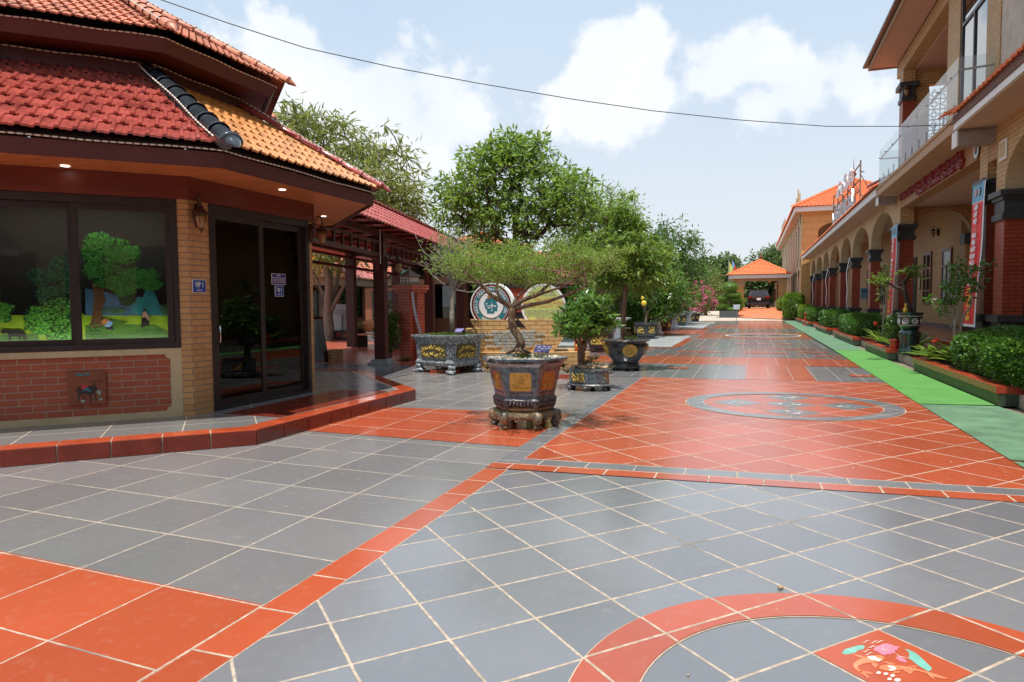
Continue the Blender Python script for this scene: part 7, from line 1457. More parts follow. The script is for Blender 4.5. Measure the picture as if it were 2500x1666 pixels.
def black_pot(C, R, H, name, label, mat=None, seed=0, n=6, group="gilded pots in the row along the path", cat="plant pot", rot=.2):
    t = thing(name, label, cat, (*C, 0), group); MB().lathe([(R*.62, .0), (R*.72, .02), (R*.74, H*.12), (R*.66, H*.16), (R*.70, H*.24), (R*.84, H*.6), (R*.88, H*.86), (R, H*.96), (R, H), (R*.88, H), (R*.84, H*.93)], (*C, 0), n, rot=rot, a0=math.pi/n).build("body", mat or M_['potblack'], t, bevel=.01)
    MB().lathe([(R*.85, H*.9), (0, H*.93)], (*C, 0), 16, cap=False).build("soil", M_['soil'], t)
    for k in range(3):
        a = rot-math.pi/2+(k-1)*2*math.pi/n+(math.pi/n*0); 
        aa = round((a-rot)/(2*math.pi/n))*(2*math.pi/n)+rot; nn = np.array((math.cos(aa), math.sin(aa), 0)); u_ = np.array((-nn[1], nn[0], 0)); o = np.array((*C, H*.55))+nn*(R*.84*math.cos(math.pi/n)+.005); mb = MB(); relief(mb, o, u_, (0, 0, 1), nn, R*.5, H*.4, seed+k, 34, R*.045); mb.build("relief", M_['gold'], t, smooth=True)
    return t
black_pot((-4.12, 19.4), .47, .62, "gilded_pot", "round black pot with gold relief half hidden behind the orange pot", seed=70, n=16)
def trumpet(C, k, label):
    t = thing("trumpet_planter", label, "planter", (*C, 0), "white trumpet planters"); MB().lathe([(.30*k, 0), (.31*k, .03), (.27*k, .08), (.20*k, .22), (.17*k, .42), (.20*k, .58), (.34*k, .70), (.53*k, .77), (.56*k, .80), (.55*k, .83), (.48*k, .83), (.40*k, .78)], (*C, 0), 32).build("body", M_['potwhite'], t, smooth=True); MB().lathe([(.5*k, .79), (0, .80)], (*C, 0), 16, cap=False).build("soil", M_['soil'], t); return t
black_pot((-3.93, 27.1), .56, .66, "gilded_pot", "black hexagonal gilded pot with the fruiting citrus, nearest of the row past the urn", seed=80)
trumpet((-5.1, 27.6), .95, "white trumpet planter farthest left, behind the slender tree's trunk"); trumpet((-4.0, 30.9), 1.05, "white trumpet planter just beyond the black citrus pot")
black_pot((-4.05, 35), .36, .62, "gilded_pot", "dark red-black gilded pot between two white trumpet planters", M_['potred'], 84)
trumpet((-4.1, 39.0), 1.05, "second white trumpet planter in the row, beyond the red-black pot"); black_pot((-4.1, 43.2), .42, .70, "gilded_pot", "dark green gilded pot under the pink blossoms", M_['potgreen'], 88); trumpet((-4.15, 48.6), 1.05, "third white trumpet planter, partly behind the dark green pot"); black_pot((-4.0, 52.9), .45, .60, "gilded_pot", "last black gilded pot of the row before the pale concrete", None, 92)
for i, x in enumerate((-6.6, -6.2, -5.8, -5.5)): trumpet((x, 70+i*3.2), .8, "tiny far white trumpet planter, %s of the row beyond the last pots" % ["nearest and leftmost", "second", "third", "last and smallest"][i])
def bush(name, label, base, c, r, n, lf, per=14, sp=.12, L=.12, W=.05, bark='bark2', r0=.05, seed=0, extra=None, group=None, cat="shrub", lump=.35):
    b = np.array(base, float); top = b+(np.array(c)-b)*.35; return tree(name, label, cat, b, [b, (b+top)/2+[.04, 0, 0], top], r0, ell(c, r, n, .4, lump=lump, seed=seed), lf, per, sp, L, W, M_[bark], .15, group, rtip=.006, extra=extra)
def blooms(c, r, n, seed, mat='lf_pink', L=.08, per=14): return lambda m: (m.mat(M_[mat]), cluster_leaves(m, ell(c, r, n, .75, seed=seed), per, .12, L, L*.8))
def fruit(c_): 
    c_.mat(M_['yellow']); rr = random.Random(3)
    for p in ((-3.93+.02, 26.5, 1.40, .105), (-3.98, 26.55, 1.60, .07)): c_.blob(p[:3], p[3], 10, .02, 8, rr)
bush("citrus_tree", "citrus bonsai with yellow fruit in the black hexagonal pot", (-3.93, 27.1, .6), (-4.0, 27.4, 2.0), (.9, .7, .75), 190, M_['lf_gloss'], seed=41, extra=fruit, L=.11, cat="tree")
bush("round_shrub", "dark leafy shrub in the leftmost white trumpet planter", (-5.1, 27.6, .8), (-5.0, 28.3, 2.1), (.9, .7, .9), 190, M_['lf_dark'], seed=42)
bush("round_shrub", "light-tipped shrub in the white planter beyond the citrus", (-4.0, 30.9, .8), (-3.95, 31.4, 1.95), (.9, .7, .85), 200, M_['lf_mid'], seed=43)
bush("round_shrub", "dark shrub in the red-black pot", (-4.05, 35, .6), (-4.0, 35, 1.8), (.8, .8, .9), 160, M_['lf_gloss'], seed=44)
bush("flowering_shrub", "shrub with scattered pink flowers in the second white planter", (-4.1, 39, .8), (-4.0, 39.5, 2.2), (1.0, .8, 1.1), 170, M_['lf_mid'], seed=45, extra=blooms((-3.9, 38.6, 2.2), (.9, .6, .9), 14, 4), cat="shrub")
bush("bougainvillea", "bright pink bougainvillea over the dark green pot", (-4.1, 43.2, .7), (-3.8, 43.5, 2.1), (1.0, .8, 1.0), 130, M_['lf_mid'], seed=46, extra=blooms((-3.5, 42.8, 2.1), (1.0, .8, 1.1), 60, 5))
bush("bougainvillea", "second pink bougainvillea in the last black pot, nearer the road", (-4.0, 52.9, .55), (-3.6, 52.9, 1.7), (1.1, .9, 1.2), 120, M_['lf_mid'], seed=47, extra=blooms((-3.5, 52.4, 1.8), (1.1, .8, 1.2), 70, 6, L=.10))
bush("round_shrub", "green shrub in the third white planter", (-4.15, 48.6, .8), (-4.3, 49.1, 2.2), (.9, .8, .9), 130, M_['lf_gloss'], seed=48)
for i, x in enumerate((-6.6, -6.2, -5.8, -5.5)): bush("small_topped_shrub", ["yellow-green shrub in the first far white planter", "second far planter shrub, green", "reddish shrub in the third far planter", "last tiny shrub of the far row"][i], (x, 70+i*3.2, .7), (x, 70+i*3.2, 2.0), (.85, .8, 1.1), 90, M_['lf_far2'] if i != 2 else M_['lf_red'], L=.18, W=.08, seed=50+i)
# ------------------------------------------------------------------ trees
def big(name, label, base, c_list, lf, per, sp, L, W, r0, hfork, bark='bark', droop=.4, seed=0, lean=(0, 0), rtip=.012, sc_=.45, group=None):
    b = np.array(base, float); top = b+np.array((lean[0], lean[1], hfork)); C = np.concatenate([ell(c, r, n, sc_, lump=.35, seed=seed+i) for i, (c, r, n) in enumerate(c_list)])
    return tree(name, label, "tree", b, [b, b+(top-b)*.3+[.05, 0, 0], b+(top-b)*.65, top], r0, C, lf, per, sp, L, W, M_[bark], droop, group, rtip=rtip, wig=.12)
t1 = G(802, 832); 
big("mango_tree", "mango tree with pale twisting trunk and long drooping leaves rising above the walkway roof", t1, [((t1[0]+.2, t1[1]+1, 6.6), (3.6, 3.0, 2.5), 330), ((t1[0]-3.4, t1[1], 7.4), (2.6, 2.6, 2.0), 190), ((t1[0]+2.2, t1[1], 5.4), (2.4, 2.2, 1.7), 160), ((t1[0]-1.0, t1[1], 8.5), (2.0, 2.0, 1.1), 80), ((t1[0]+.8, t1[1]-1, 3.7), (2.6, 1.6, .8), 60)], M_['lf_mango'], 22, .5, .36, .07, .20, 1.5, seed=60, rtip=.018)
t2 = AY(1262, 745, 24); t2[2] = 0
big("compound_leaf_tree", "tall domed tree with palmate leaf sprays and many dark upright limbs, centre of the garden", t2, [((t2[0]-.1, t2[1], 5.9), (2.75, 2.3, 1.95), 250), ((t2[0]-2.2, t2[1], 5.1), (1.3, 1.5, 1.2), 80), ((t2[0]+2.0, t2[1], 5.0), (1.4, 1.5, 1.2), 80), ((t2[0]+.1, t2[1], 7.1), (1.3, 1.2, .9), 60), ((t2[0], t2[1]-.6, 4.3), (1.6, 1.2, .8), 50)], M_['lf_mid'], 20, .27, .26, .085, .16, 2.3, 'barkd', .1, 70, rtip=.014)
t3 = AY(1470, 745, 27); t3[2] = 0
big("leafy_tree", "yellow-green tree right of the tall domed tree, above the monument", t3, [((t3[0], t3[1], 4.7), (2.0, 1.8, 1.5), 300), ((t3[0]-1.1, t3[1], 3.6), (1.5, 1.3, 1.2), 160)], M_['lf_fine'], 22, .32, .17, .05, .14, 1.4, 'bark2', .1, 80)
for i, (px, Y, top, r, lf, lb) in enumerate([(1545, 33, 4.9, 2.0, 'lf_mid', "broad green tree behind the white planters"), (1625, 37, 5.6, 2.2, 'lf_dark', "darkest dense mango tree behind the pot row"), (1655, 46, 4.6, 1.8, 'lf_gloss', "dark round tree behind the pink bougainvillea"), (1590, 30, 3.4, 1.5, 'lf_gloss', "lower bushy tree behind the citrus pot"), (1668, 64, 3.9, 2.0, 'lf_far2', "yellowish tree beyond the last pots"), (1722, 66, 4.6, 1.9, 'lf_far2', "feathery olive tree left of the topiary")]):
    p = AY(px, 745, Y); big("garden_tree", lb, (p[0], p[1], 0), [((p[0], p[1], top*.62), (r, r, top*.42), 260), ((p[0]-.8, p[1]-.5, top*.35), (r*.9, r*.8, top*.3), 120)], M_[lf], 24, .42, .22, .075, .15, top*.2, 'bark2', .15, 90+i*3, group="trees behind the pot row")
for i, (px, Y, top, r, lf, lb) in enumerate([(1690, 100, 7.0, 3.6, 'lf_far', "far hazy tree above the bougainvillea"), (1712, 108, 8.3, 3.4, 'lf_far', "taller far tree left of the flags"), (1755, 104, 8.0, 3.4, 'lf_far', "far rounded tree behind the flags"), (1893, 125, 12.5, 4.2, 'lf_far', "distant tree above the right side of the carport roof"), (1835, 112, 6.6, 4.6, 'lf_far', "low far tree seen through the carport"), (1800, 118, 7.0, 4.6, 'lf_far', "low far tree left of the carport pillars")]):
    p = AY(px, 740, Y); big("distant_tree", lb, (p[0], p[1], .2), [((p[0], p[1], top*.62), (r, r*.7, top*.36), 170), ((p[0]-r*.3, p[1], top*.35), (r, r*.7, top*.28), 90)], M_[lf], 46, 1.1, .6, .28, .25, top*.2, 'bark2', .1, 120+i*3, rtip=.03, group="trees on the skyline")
# hedge mass closing the gap behind the garden
for i, (x, y, w, h) in enumerate([(-9.5, 36, 3.5, 3.2), (-13, 44, 5, 3.8), (-7.8, 50, 3, 3.4), (-9.5, 62, 4, 3.2), (-20, 46, 5, 5.5), (-6.8, 41, 2, 2.6)]):
    bush("background_shrub", ["dense shrub mass behind the monument", "tall shrub mass between the far pavilion and the trees", "shrub mass behind the dark green pot", "shrub mass beyond the pot row", "shrub mass behind the far pavilions", "leafy mass filling behind the middle planters"][i], (x, y, 0), (x, y, h*.5), (w, 1.6, h*.55), 330, M_['lf_dark'] if i % 2 else M_['lf_gloss'], 20, .45, .26, .10, seed=150+i, group="shrub masses behind the garden")
t = thing("service_hall", "long dark russet hall with low tile roof far behind the walkway", "building", (-24, 46, 0)); MB().box(-46, -11.5, 46, 50, 0, 3.4).build("wall", MATS["russet_wall"], t); mb = MB(); roof_face(mb, (-46.5, 45.4, 3.4), (-11, 45.4, 3.4), (-11, 50, 5.4), (-46.5, 50, 5.4), .45, .35, .05, .05, False); mb.build("roof", M_['tterra'], t)
mb = MB()
for i in range(10): mb.box(-44+i*3.3, -42.2+i*3.3, 45.95, 46, .4, 2.5)
mb.each("window", M_['frame'], t)
# evergreens and planters in the walkway garden
c = G(930, 850); bush("leafy_shrub", "glossy leafy shrub in a dark pot between the walkway post and the square pot", (-8.62, 15.2, .0), (-8.62, 15.2, .80), (.42, .4, .62), 150, M_['lf_gloss'], 14, .09, .085, .045, seed=170)
# panels, bench, black slab, dark sideboard
pb = G(835, 838)
for i, (pxc, w, h, m) in enumerate([(820, .46, 1.01, (.42, .43, .42)), (832, .65, 1.25, (.30, .29, .29)), (844, .86, 1.46, (.38, .42, .41))]):
    q = AY(pxc, 800, 24.3+.12*i); q[2] = 0; t = thing("stone_slab", ["smallest pale slab leaning in front, beside the mango trunk", "middle grey slab in the leaning stack", "largest grey-green slab at the back of the leaning stack"][i], "slab", tuple(q), "slabs leaning behind the walkway"); mb = MB(); mb.frame_box(tuple(q), (.944, .331, 0), (-.03, .09, .995), (.331, -.944, .09), -w/2, w/2, .38, h, 0, .04); mb.build("slab", mk("slab_%d" % i, m, .35, .15, 2), t)
q = AY(835, 800, 24.0); q[2] = 0; t = thing("dark_sideboard", "low black sideboard painted with red flowers under the leaning slabs", "sideboard", tuple(q)); MB().frame_box(tuple(q), (.944, .331, 0), (-.331, .944, 0), (0, 0, 1), -.62, .62, 0, .6, .02, .38).build("body", M_['frame'], t); mb = MB(); rr = random.Random(2)
for i in range(16): x = rr.uniform(-.58, .5); mb.frame_box(tuple(q), (.944, .331, 0), (-.331, .944, 0), (0, 0, 1), x, x+.06, -.02, 0, rr.uniform(.08, .2), rr.uniform(.22, .34))
mb.build("flower_painting", mk("painted_coral", (.35, .07, .05), .4), t)
t = thing("garden_bench", "orange-brown wooden bench under the covered walkway", "bench", (-11.6, 19.6, 0)); bo = np.array((-11.6, 19.6, 0.)); bu, bv = np.array((.95, -.31, 0)), np.array((.31, .95, 0)); mw_ = woodmat("bench_wood", (.38, .12, .03), .35)
for i in range(3): mb = MB(); mb.frame_box(bo, bu, bv, (0, 0, 1), -.9, .9, -.25+i*.16, -.12+i*.16, .42, .46); mb.build("seat_slat", mw_, t)
mb = MB(); mb.prism([(-.9, .5), (.9, .5), (.9, .82), (.5, .92), (0, .86), (-.5, .95), (-.9, .84)], 0, .05, bo+bv*.25, bu, (0, 0, 1), np.cross(bu, (0, 0, 1))); mb.build("backrest", mw_, t)
for a in (-.8, .72): mb = MB(); mb.frame_box(bo, bu, bv, (0, 0, 1), a, a+.1, -.2, .25, 0, .42); mb.build("leg", M_['barkd'], t)
AG = AY(868, 800, 19.9)[:2]
px_cluster("potted_agave", "pale strap-leaved plant beside the wooden bench", [tuple(AG)+(.62,)], M_['lf_sand'], 40, .42, .05, .62, rise=1.0)
mb = MB(); mb.lathe([(.14, 0), (.18, .4), (.23, .62), (.2, .62)], (AG[0], AG[1], 0), 16); tag(mb.build("plain_pot", M_['barkd'], loc=(AG[0], AG[1], 0)), "grey pot under the pale strap-leaved plant", "plant pot")
ob = G(785, 884); t = thing("black_slab", "tall black polished slab standing against the far pier of the pavilion", "slab", ob); mb = MB(); mb.add([ob+[-.25, 0, 0], ob+[.12, -.03, 0], ob+[-.08, -.03, 1.05], ob+[-.25, 0, 1.05], ob+[-.25, .2, 0], ob+[.12, .17, 0], ob+[-.08, .17, 1.05], ob+[-.25, .2, 1.05]], [(0, 1, 2, 3), (1, 5, 6, 2), (3, 2, 6, 7), (0, 3, 7, 4), (4, 7, 6, 5)]); mb.build("slab", M_['frame'], t); mb = MB(); mb.box(ob[0]+.12, ob[0]+.36, ob[1]+.1, ob[1]+.4, 0, .3); mb.build("plinth", M_['ybrick2'], t)
# ------------------------------------------------------------------ plants on the right
hedge("clipped_hedge", "big clipped glossy hedge in the nearest planter at the right edge", (3.18, 4.6, 9.6, 13.7, .22, .92), 22000, .068, .04, seed=1, rnd_=.3)
hedge("clipped_hedge", "rounded hedge in the third planter, lit along its left end", (3.15, 4.2, 24.3, 29.0, .22, .93), 9000, .075, .04, seed=2, group=None, rnd_=.4)
hedge("clipped_hedge", "hedge with a taller sprig in the fourth planter", (3.2, 4.2, 32.5, 37.4, .22, .98), 7000, .085, .045, seed=3, rnd_=.4)
hedge("clipped_hedge", "small dark hedge in the fifth planter by the red traffic post", (3.2, 4.1, 42.4, 47.8, .22, 1.02), 5000, .10, .05, seed=4)
hedge("clipped_hedge", "farthest low hedge at the end of the steps", (3.2, 4.0, 49.6, 54.4, .2, 1.15), 4000, .11, .055, M_['lf_lime'], seed=5)
for i, (b, lb) in enumerate([((2.35, 3.75, 55.2, 59.0, .05, 2.05), "large rounded hedge at the right foot of the ramp"), ((2.2, 3.5, 63.5, 68, .6, 1.75), "smaller hedge half hidden on the right of the ramp")]): hedge("round_hedge", lb, b, 7000, .13, .07, M_['lf_lime'] if i == 0 else M_['lf_mid'], seed=7+i)
px_cluster("lily_clump", "broad strap-leaved lilies with a red flower at the far end of the big hedge", [(3.45, 14.0, .3), (3.6, 14.4, .3), (3.35, 14.7, .3), (3.7, 14.9, .3), (3.3, 15.1, .3)], M_['lf_mid'], 26, .62, .075, .26, rise=1.0, arch=.6)
t = thing("red_flower", "red bromeliad flower among the strap leaves of the nearest lilies", "flower", (3.25, 14.6, .6)); mb = MB(); mb.mat(mk("flower_red", (.6, .05, .03), .4)); cluster_leaves(mb, np.array([(3.22, 14.5, .62), (3.24, 14.52, .65)]), 14, .02, .07, .03, -.5); mb.build("petals", None, t)
px_cluster("lily_clump", "strap-leaved lilies in the second planter beside the sapling", [(3.3, 18.7, .3), (3.5, 19.2, .3), (3.3, 20.6, .3), (3.7, 18.6, .3), (3.6, 20.0, .3), (3.8, 19.0, .3), (3.4, 21.2, .3)], M_['lf_mid'], 24, .62, .06, .26, rise=1.1, arch=.5)
t = thing("red_flower", "small red flower over the second planter's lilies", "flower", (3.3, 20.9, .7)); mb = MB(); mb.mat(MATS["flower_red"]); cluster_leaves(mb, np.array([(3.2, 20.8, .75)]), 14, .03, .08, .04, -.4); mb.build("petals", None, t)
bush("leafy_shrub", "narrow leafy shrub standing over a red pot in the second planter", (3.35, 18.9, .25), (3.35, 18.9, .78), (.28, .3, .42), 90, M_['lf_hedge'], 12, .06, .07, .035, seed=180, r0=.015)
t = thing("small_pot", "small red glazed pot in the second planter at the foot of the narrow shrub", "plant pot", (3.25, 18.45, .24)); MB().lathe([(.08, 0), (.12, .1), (.11, .2), (.14, .24), (.12, .24)], (3.25, 18.45, .24), 16).build("body", mk("red_glaze_pot", (.4, .03, .02), .2, .1, coat=.4), t, smooth=True)
b0 = np.array((3.55, 14.6, .3)); C = np.concatenate([ell((3.6, 14.6, 1.75), (.38, .5, .45), 60, .4, seed=201), ell((3.35, 14.6, 1.35), (.3, .3, .25), 16, .4, seed=202), ell((3.9, 14.7, 1.9), (.25, .3, .3), 18, .4, seed=203)])
tree("thin_tree", "thin pale-stemmed tree with sparse dark leaves in front of the near red banner", "tree", b0, [b0, b0+[.02, 0, .25], b0+[0, 0, .5]], .03, C, M_['lf_hedge'], 9, .06, .085, .042, M_['barkl'], .2, rtip=.0035, wig=.14)
b0 = np.array((3.4, 21.0, .25)); tree("sapling", "very thin leafy sapling in the second planter left of the far red banner", "tree", b0, [b0, b0+[0, 0, .4], b0+[.03, 0, .8]], .018, ell((3.42, 21, 1.9), (.28, .3, .75), 70, .3, seed=210), M_['lf_mid'], 5, .05, .07, .03, M_['barkl'], .1, rtip=.0035)
GP = (3.42, 17.7); t = thing("green_pot", "dark green glazed pot with white ring medallions on a pedestal before the arcade", "plant pot", (*GP, .17))
MB().lathe([(.15, .74), (.18, .76), (.235, .86), (.25, .98), (.245, 1.08), (.27, 1.11), (.28, 1.13), (.24, 1.13), (.21, 1.10)], (*GP, 0), 32).build("body", M_['potgreen'], t, smooth=True)
MB().lathe([(.24, .17), (.25, .20), (.21, .28), (.19, .45), (.22, .60), (.23, .68), (.19, .72), (.17, .745)], (*GP, 0), 32).build("pedestal", M_['potgreen'], t, smooth=True)
mb = MB()
for k in range(8):
    a = k*math.pi/4+.2; n_ = np.array((math.cos(a), math.sin(a), 0)); u_ = np.array((-n_[1], n_[0], 0)); 
    for rr in (.062, .03): mb.tube([np.array((*GP, .935))+n_*.247+u_*rr*math.cos(w)+np.array((0, 0, rr*math.sin(w))) for w in [q*.45 for q in range(15)]], .007, 4, cap=False)
for z, r in ((1.05, .251), (.845, .228)): mb.tube([np.array((GP[0]+r*math.cos(w), GP[1]+r*math.sin(w), z)) for w in [q*.2 for q in range(33)]], .006, 4, cap=False)
mb.build("white_medallion", M_['signw'], t)
q0 = np.array((*GP, 1.1)); tr = [q0, q0+[-.02, 0, .15], q0+[-.08, 0, .3], q0+[-.12, 0, .5], q0+[-.16, 0, .68]]; C = np.concatenate([ell(q0+[-.62, 0, .78], (.26, .2, .17), 40, .4, seed=220), ell(q0+[.0, 0, .95], (.33, .25, .22), 40, .4, seed=221)])
tree("bonsai_tree", "dark leaning bonsai with a sunlit left branch in the green medallion pot", "bonsai", q0, tr, .055, C, M_['lf_mid'], 12, .05, .05, .028, M_['barkd'], .0, rtip=.003, wig=.14)
mb = MB(); mb.lathe([(.04, 0), (.055, .03), (.05, .09), (.02, .14), (.028, .18), (.02, .21), (.002, .22)], (GP[0]-.12, GP[1]-.12, 1.12), 14); tag(mb.build("yellow_gourd", mk("gourd_yellow", (.5, .36, .02), .25), smooth=True, loc=(GP[0]-.12, GP[1]-.12, 1.12)), "small yellow gourd figurine at the foot of the dark bonsai", "figurine")
# red traffic post
c = G(1966, 795); t = thing("traffic_post", "small red metal post on a flat base at the edge of the green mat", "post", c); mb = MB(); mb.box(c[0]-.17, c[0]+.17, c[1]-.17, c[1]+.17, .01, .05); mb.build("base", M_['redpaint'], t, bevel=.01); mb = MB(); mb.tube([c, c+[0, 0, .78]], .035, 8); mb.tube([c+[-.02, 0, .72], c+[.02, 0, .72]], .07, 8); mb.build("post", M_['redpaint'], t)
for z in (.55, .68): pass
# notice on a pole
c = G(1798, 786.5); t = thing("notice_board", "small white notice board on a thin pole before the ramp", "sign", c); mb = MB(); mb.tube([c, c+[0, 0, .95]], .018, 8); mb.build("pole", M_['steel'], t); mb = MB(); mb.box(c[0]-.22, c[0]+.22, c[1]-.03, c[1]-.015, .92, 1.25); mb.build("board", M_['signw'], t); merge_text([text("KHÔNG ĐẬU XE", .075, (c[0], c[1]-.036, 1.15), (1, 0, 0), (0, 0, 1), M_['blue'], None, .001), text("XIN CẢM ƠN", .075, (c[0], c[1]-.036, 1.02), (1, 0, 0), (0, 0, 1), M_['blue'], None, .001)], "lettering", t)
# topiary
tp = thing("cloud_topiary", "cloud-pruned topiary tree in tiers on a dark planter left of the ramp", "topiary", (-1.75, 60.5, .2)); mb = MB(); mb.tube([(-1.7, 60.5, .5), (-1.6, 60.5, 1.2), (-1.8, 60.5, 1.9), (-1.7, 60.5, 2.6)], [.1, .08, .06, .04], 7)
for (x, z) in ((-2.4, 1.0), (-1.2, 1.1), (-2.3, 1.6), (-1.2, 1.7)): mb.tube([(-1.7, 60.5, z-.1), (x, 60.5, z)], .04, 5)
mb.build("trunk", M_['bark2'], tp)
for (x, z, rx, rz, lf) in ((-1.72, 2.72, .72, .42, 'lf_lime'), (-1.45, 2.05, .70, .22, 'lf_lime'), (-2.25, 1.75, .5, .2, 'lf_mid'), (-1.2, 1.62, .55, .22, 'lf_mid'), (-2.3, 1.12, .6, .26, 'lf_lime'), (-1.5, .85, .75, .26, 'lf_lime'), (-1.1, 1.15, .5, .25, 'lf_mid')):
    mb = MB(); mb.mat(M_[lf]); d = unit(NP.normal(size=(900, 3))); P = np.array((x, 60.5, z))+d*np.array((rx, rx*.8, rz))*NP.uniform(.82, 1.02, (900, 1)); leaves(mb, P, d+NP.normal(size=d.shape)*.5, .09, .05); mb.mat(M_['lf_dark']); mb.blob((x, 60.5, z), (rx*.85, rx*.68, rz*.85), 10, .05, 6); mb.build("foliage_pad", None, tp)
t = thing("dark_planter", "dark grey slab-sided planter under the cloud topiary", "planter", (-1.75, 60.5, .2)); MB().box(-2.55, -1.05, 59.9, 61.6, .0, .72).build("box", mk("charcoal_slab", (.08, .085, .095), .4, .15, 3), t)
t = thing("orange_planter", "square orange planter with a small plant between topiary and ramp", "planter", (-.9, 64.6, .2)); MB().box(-1.12, -.72, 64.4, 64.8, .3, 1.15).build("box", M_['redpaint'] if False else mk("orange_box", (.5, .13, .04), .6), t); bush("small_topped_shrub", "little shrub in the square orange planter", (-.92, 64.6, 1.1), (-.92, 64.6, 1.55), (.5, .4, .35), 60, M_['lf_mid'], 12, .1, .12, .05, seed=190, r0=.03)
# flags
for i, (x, m, lb) in enumerate([(-2.3, 'lime', "yellow-green flag left of the carport roof"), (-1.95, 'signred', "red flag with a pale blue corner beside the yellow-green one")]):
    t = thing("flag", lb, "flag", (x, 75, .3), "flags beyond the carport"); mb = MB(); mb.tube([(x, 75, .3), (x, 75, 5.9)], .03, 6); mb.build("pole", M_['steel'], t); mb = MB(); V = []; F = []
    for j in range(9): q = j/8; V += [(x+q*.55, 75+.06*math.sin(q*6), 5.8-.9*q), (x+q*.25, 75+.06*math.sin(q*6+.5), 4.4-.1*q)]
    for j in range(8): F.append((2*j, 2*j+2, 2*j+3, 2*j+1))
    mb.add(V, F).build("cloth", M_[m], t)
    if i: MB().add([(x+.0, 74.98, 5.8), (x+.25, 74.98, 5.45), (x+.2, 74.98, 4.95), (x, 74.98, 5.3)], [(0, 1, 2, 3)]).build("corner", M_['clothb'], t)
# ------------------------------------------------------------------ car on the ramp
cx, cy, cz = .62, 68.6, .86
car = thing("parked_car", "dark brown sport utility car seen from behind, parked under the carport", "car", (cx, cy, cz))
secs = [(-2.30, .90, .40, 1.00, 0), (-2.36, .93, .34, 1.12, 0), (-2.30, .94, .30, 1.17, 0), (-1.2, .95, .28, 1.17, 0), (1.0, .95, .28, 1.10, 0), (2.0, .90, .30, .98, 0), (2.35, .78, .38, .80, 0)]
V = []; F = []; k = 14
def sec(y, w, zb, zt, top_w=None, r=.16):
    out = []
    for j in range(k):
        a = 2*math.pi*(j+.5)/k; ca_, sa_ = math.cos(a), math.sin(a); out.append((cx+w*math.copysign(abs(ca_)**.35, ca_), cy+y, cz+(zb+zt)/2+(zt-zb)/2*math.copysign(abs(sa_)**.35, sa_)))
    return out
mb = MB(); S = [sec(y, w, zb, zt) for y, w, zb, zt, _ in secs]; V = sum(S, [])
for i in range(len(S)-1):
    for j in range(k): F.append((i*k+j, i*k+(j+1) % k, (i+1)*k+(j+1) % k, (i+1)*k+j))
F += [tuple(range(k))[::-1], tuple(range((len(S)-1)*k, len(S)*k))]; mb.add(V, F)
cab = [(-2.22, .90, 1.15, .88), (-1.95, .74, 1.66, .72), (-1.7, .70, 1.72, .69), (.2, .70, 1.72, .69), (.55, .72, 1.66, .7), (1.3, .86, 1.12, .85)]; V = []
for y, w, z, _ in cab: V += [(cx-w, cy+y, cz+z), (cx+w, cy+y, cz+z)]
for y, w, z, _ in cab: V += [(cx-.92, cy+max(-2.25, min(1.4, y)), cz+1.08), (cx+.92, cy+max(-2.25, min(1.4, y)), cz+1.08)]
F = [(2*i, 2*i+1, 2*i+3, 2*i+2) for i in range(5)]+[(2*i, 2*i+2, 12+2*i+2, 12+2*i) for i in range(5)]+[(2*i+1, 12+2*i+1, 12+2*i+3, 2*i+3) for i in range(5)]+[(0, 12, 13, 1)]; mb.add(V, F); body = mb.build("body", M_['carp'], car, smooth=False, bevel=.03)
mb = MB(); mb.add([(cx-.70, cy-2.225, cz+1.17), (cx+.70, cy-2.225, cz+1.17), (cx+.60, cy-1.985, cz+1.60), (cx-.60, cy-1.985, cz+1.60)], [(0, 1, 2, 3)]); mb.build("rear_window", M_['carg'], car)
for s in (-1, 1):
    mb = MB(); mb.box(*sorted((cx+s*.93, cx+s*.55)), cy-2.40, cy-2.28, cz+.98, cz+1.10); mb.build("tail_light", M_['tail'], car, bevel=.02)
    for y in (-1.45, 1.5):
        w = MB(); w.tube([(cx+s*.70, cy+y, cz+.36), (cx+s*.95, cy+y, cz+.36)], .36, 20); w = w.build("wheel", M_['rubber'], car); mb = MB(); mb.tube([(cx+s*.94, cy+y, cz+.36), (cx+s*.96, cy+y, cz+.36)], .24, 16); mb.build("rim", M_['chrome'], w)
    mb = MB(); mb.box(*sorted((cx+s*.97, cx+s*1.14)), cy+.7, cy+.8, cz+1.05, cz+1.22); mb.build("side_mirror", M_['carp'], car, bevel=.02)
mb = MB(); mb.box(cx-.50, cx+.50, cy-2.42, cy-2.36, cz+.99, cz+1.03); mb.build("chrome_bar", M_['chrome'], car); mb = MB(); mb.box(cx-.17, cx+.17, cy-2.41, cy-2.37, cz+.76, cz+.95); mb.build("number_plate", M_['signw'], car); mb = MB(); mb.box(cx-.88, cx+.88, cy-2.46, cy-2.3, cz+.36, cz+.52); mb.build("bumper", M_['black'], car, bevel=.03); mb = MB(); mb.box(cx-.78, cx-.74, cy-1.7, cy+.3, cz+1.70, cz+1.76); mb.box(cx+.62, cx+.66, cy-1.7, cy+.3, cz+1.72, cz+1.77); mb.build("roof_rail", M_['chrome'], car)
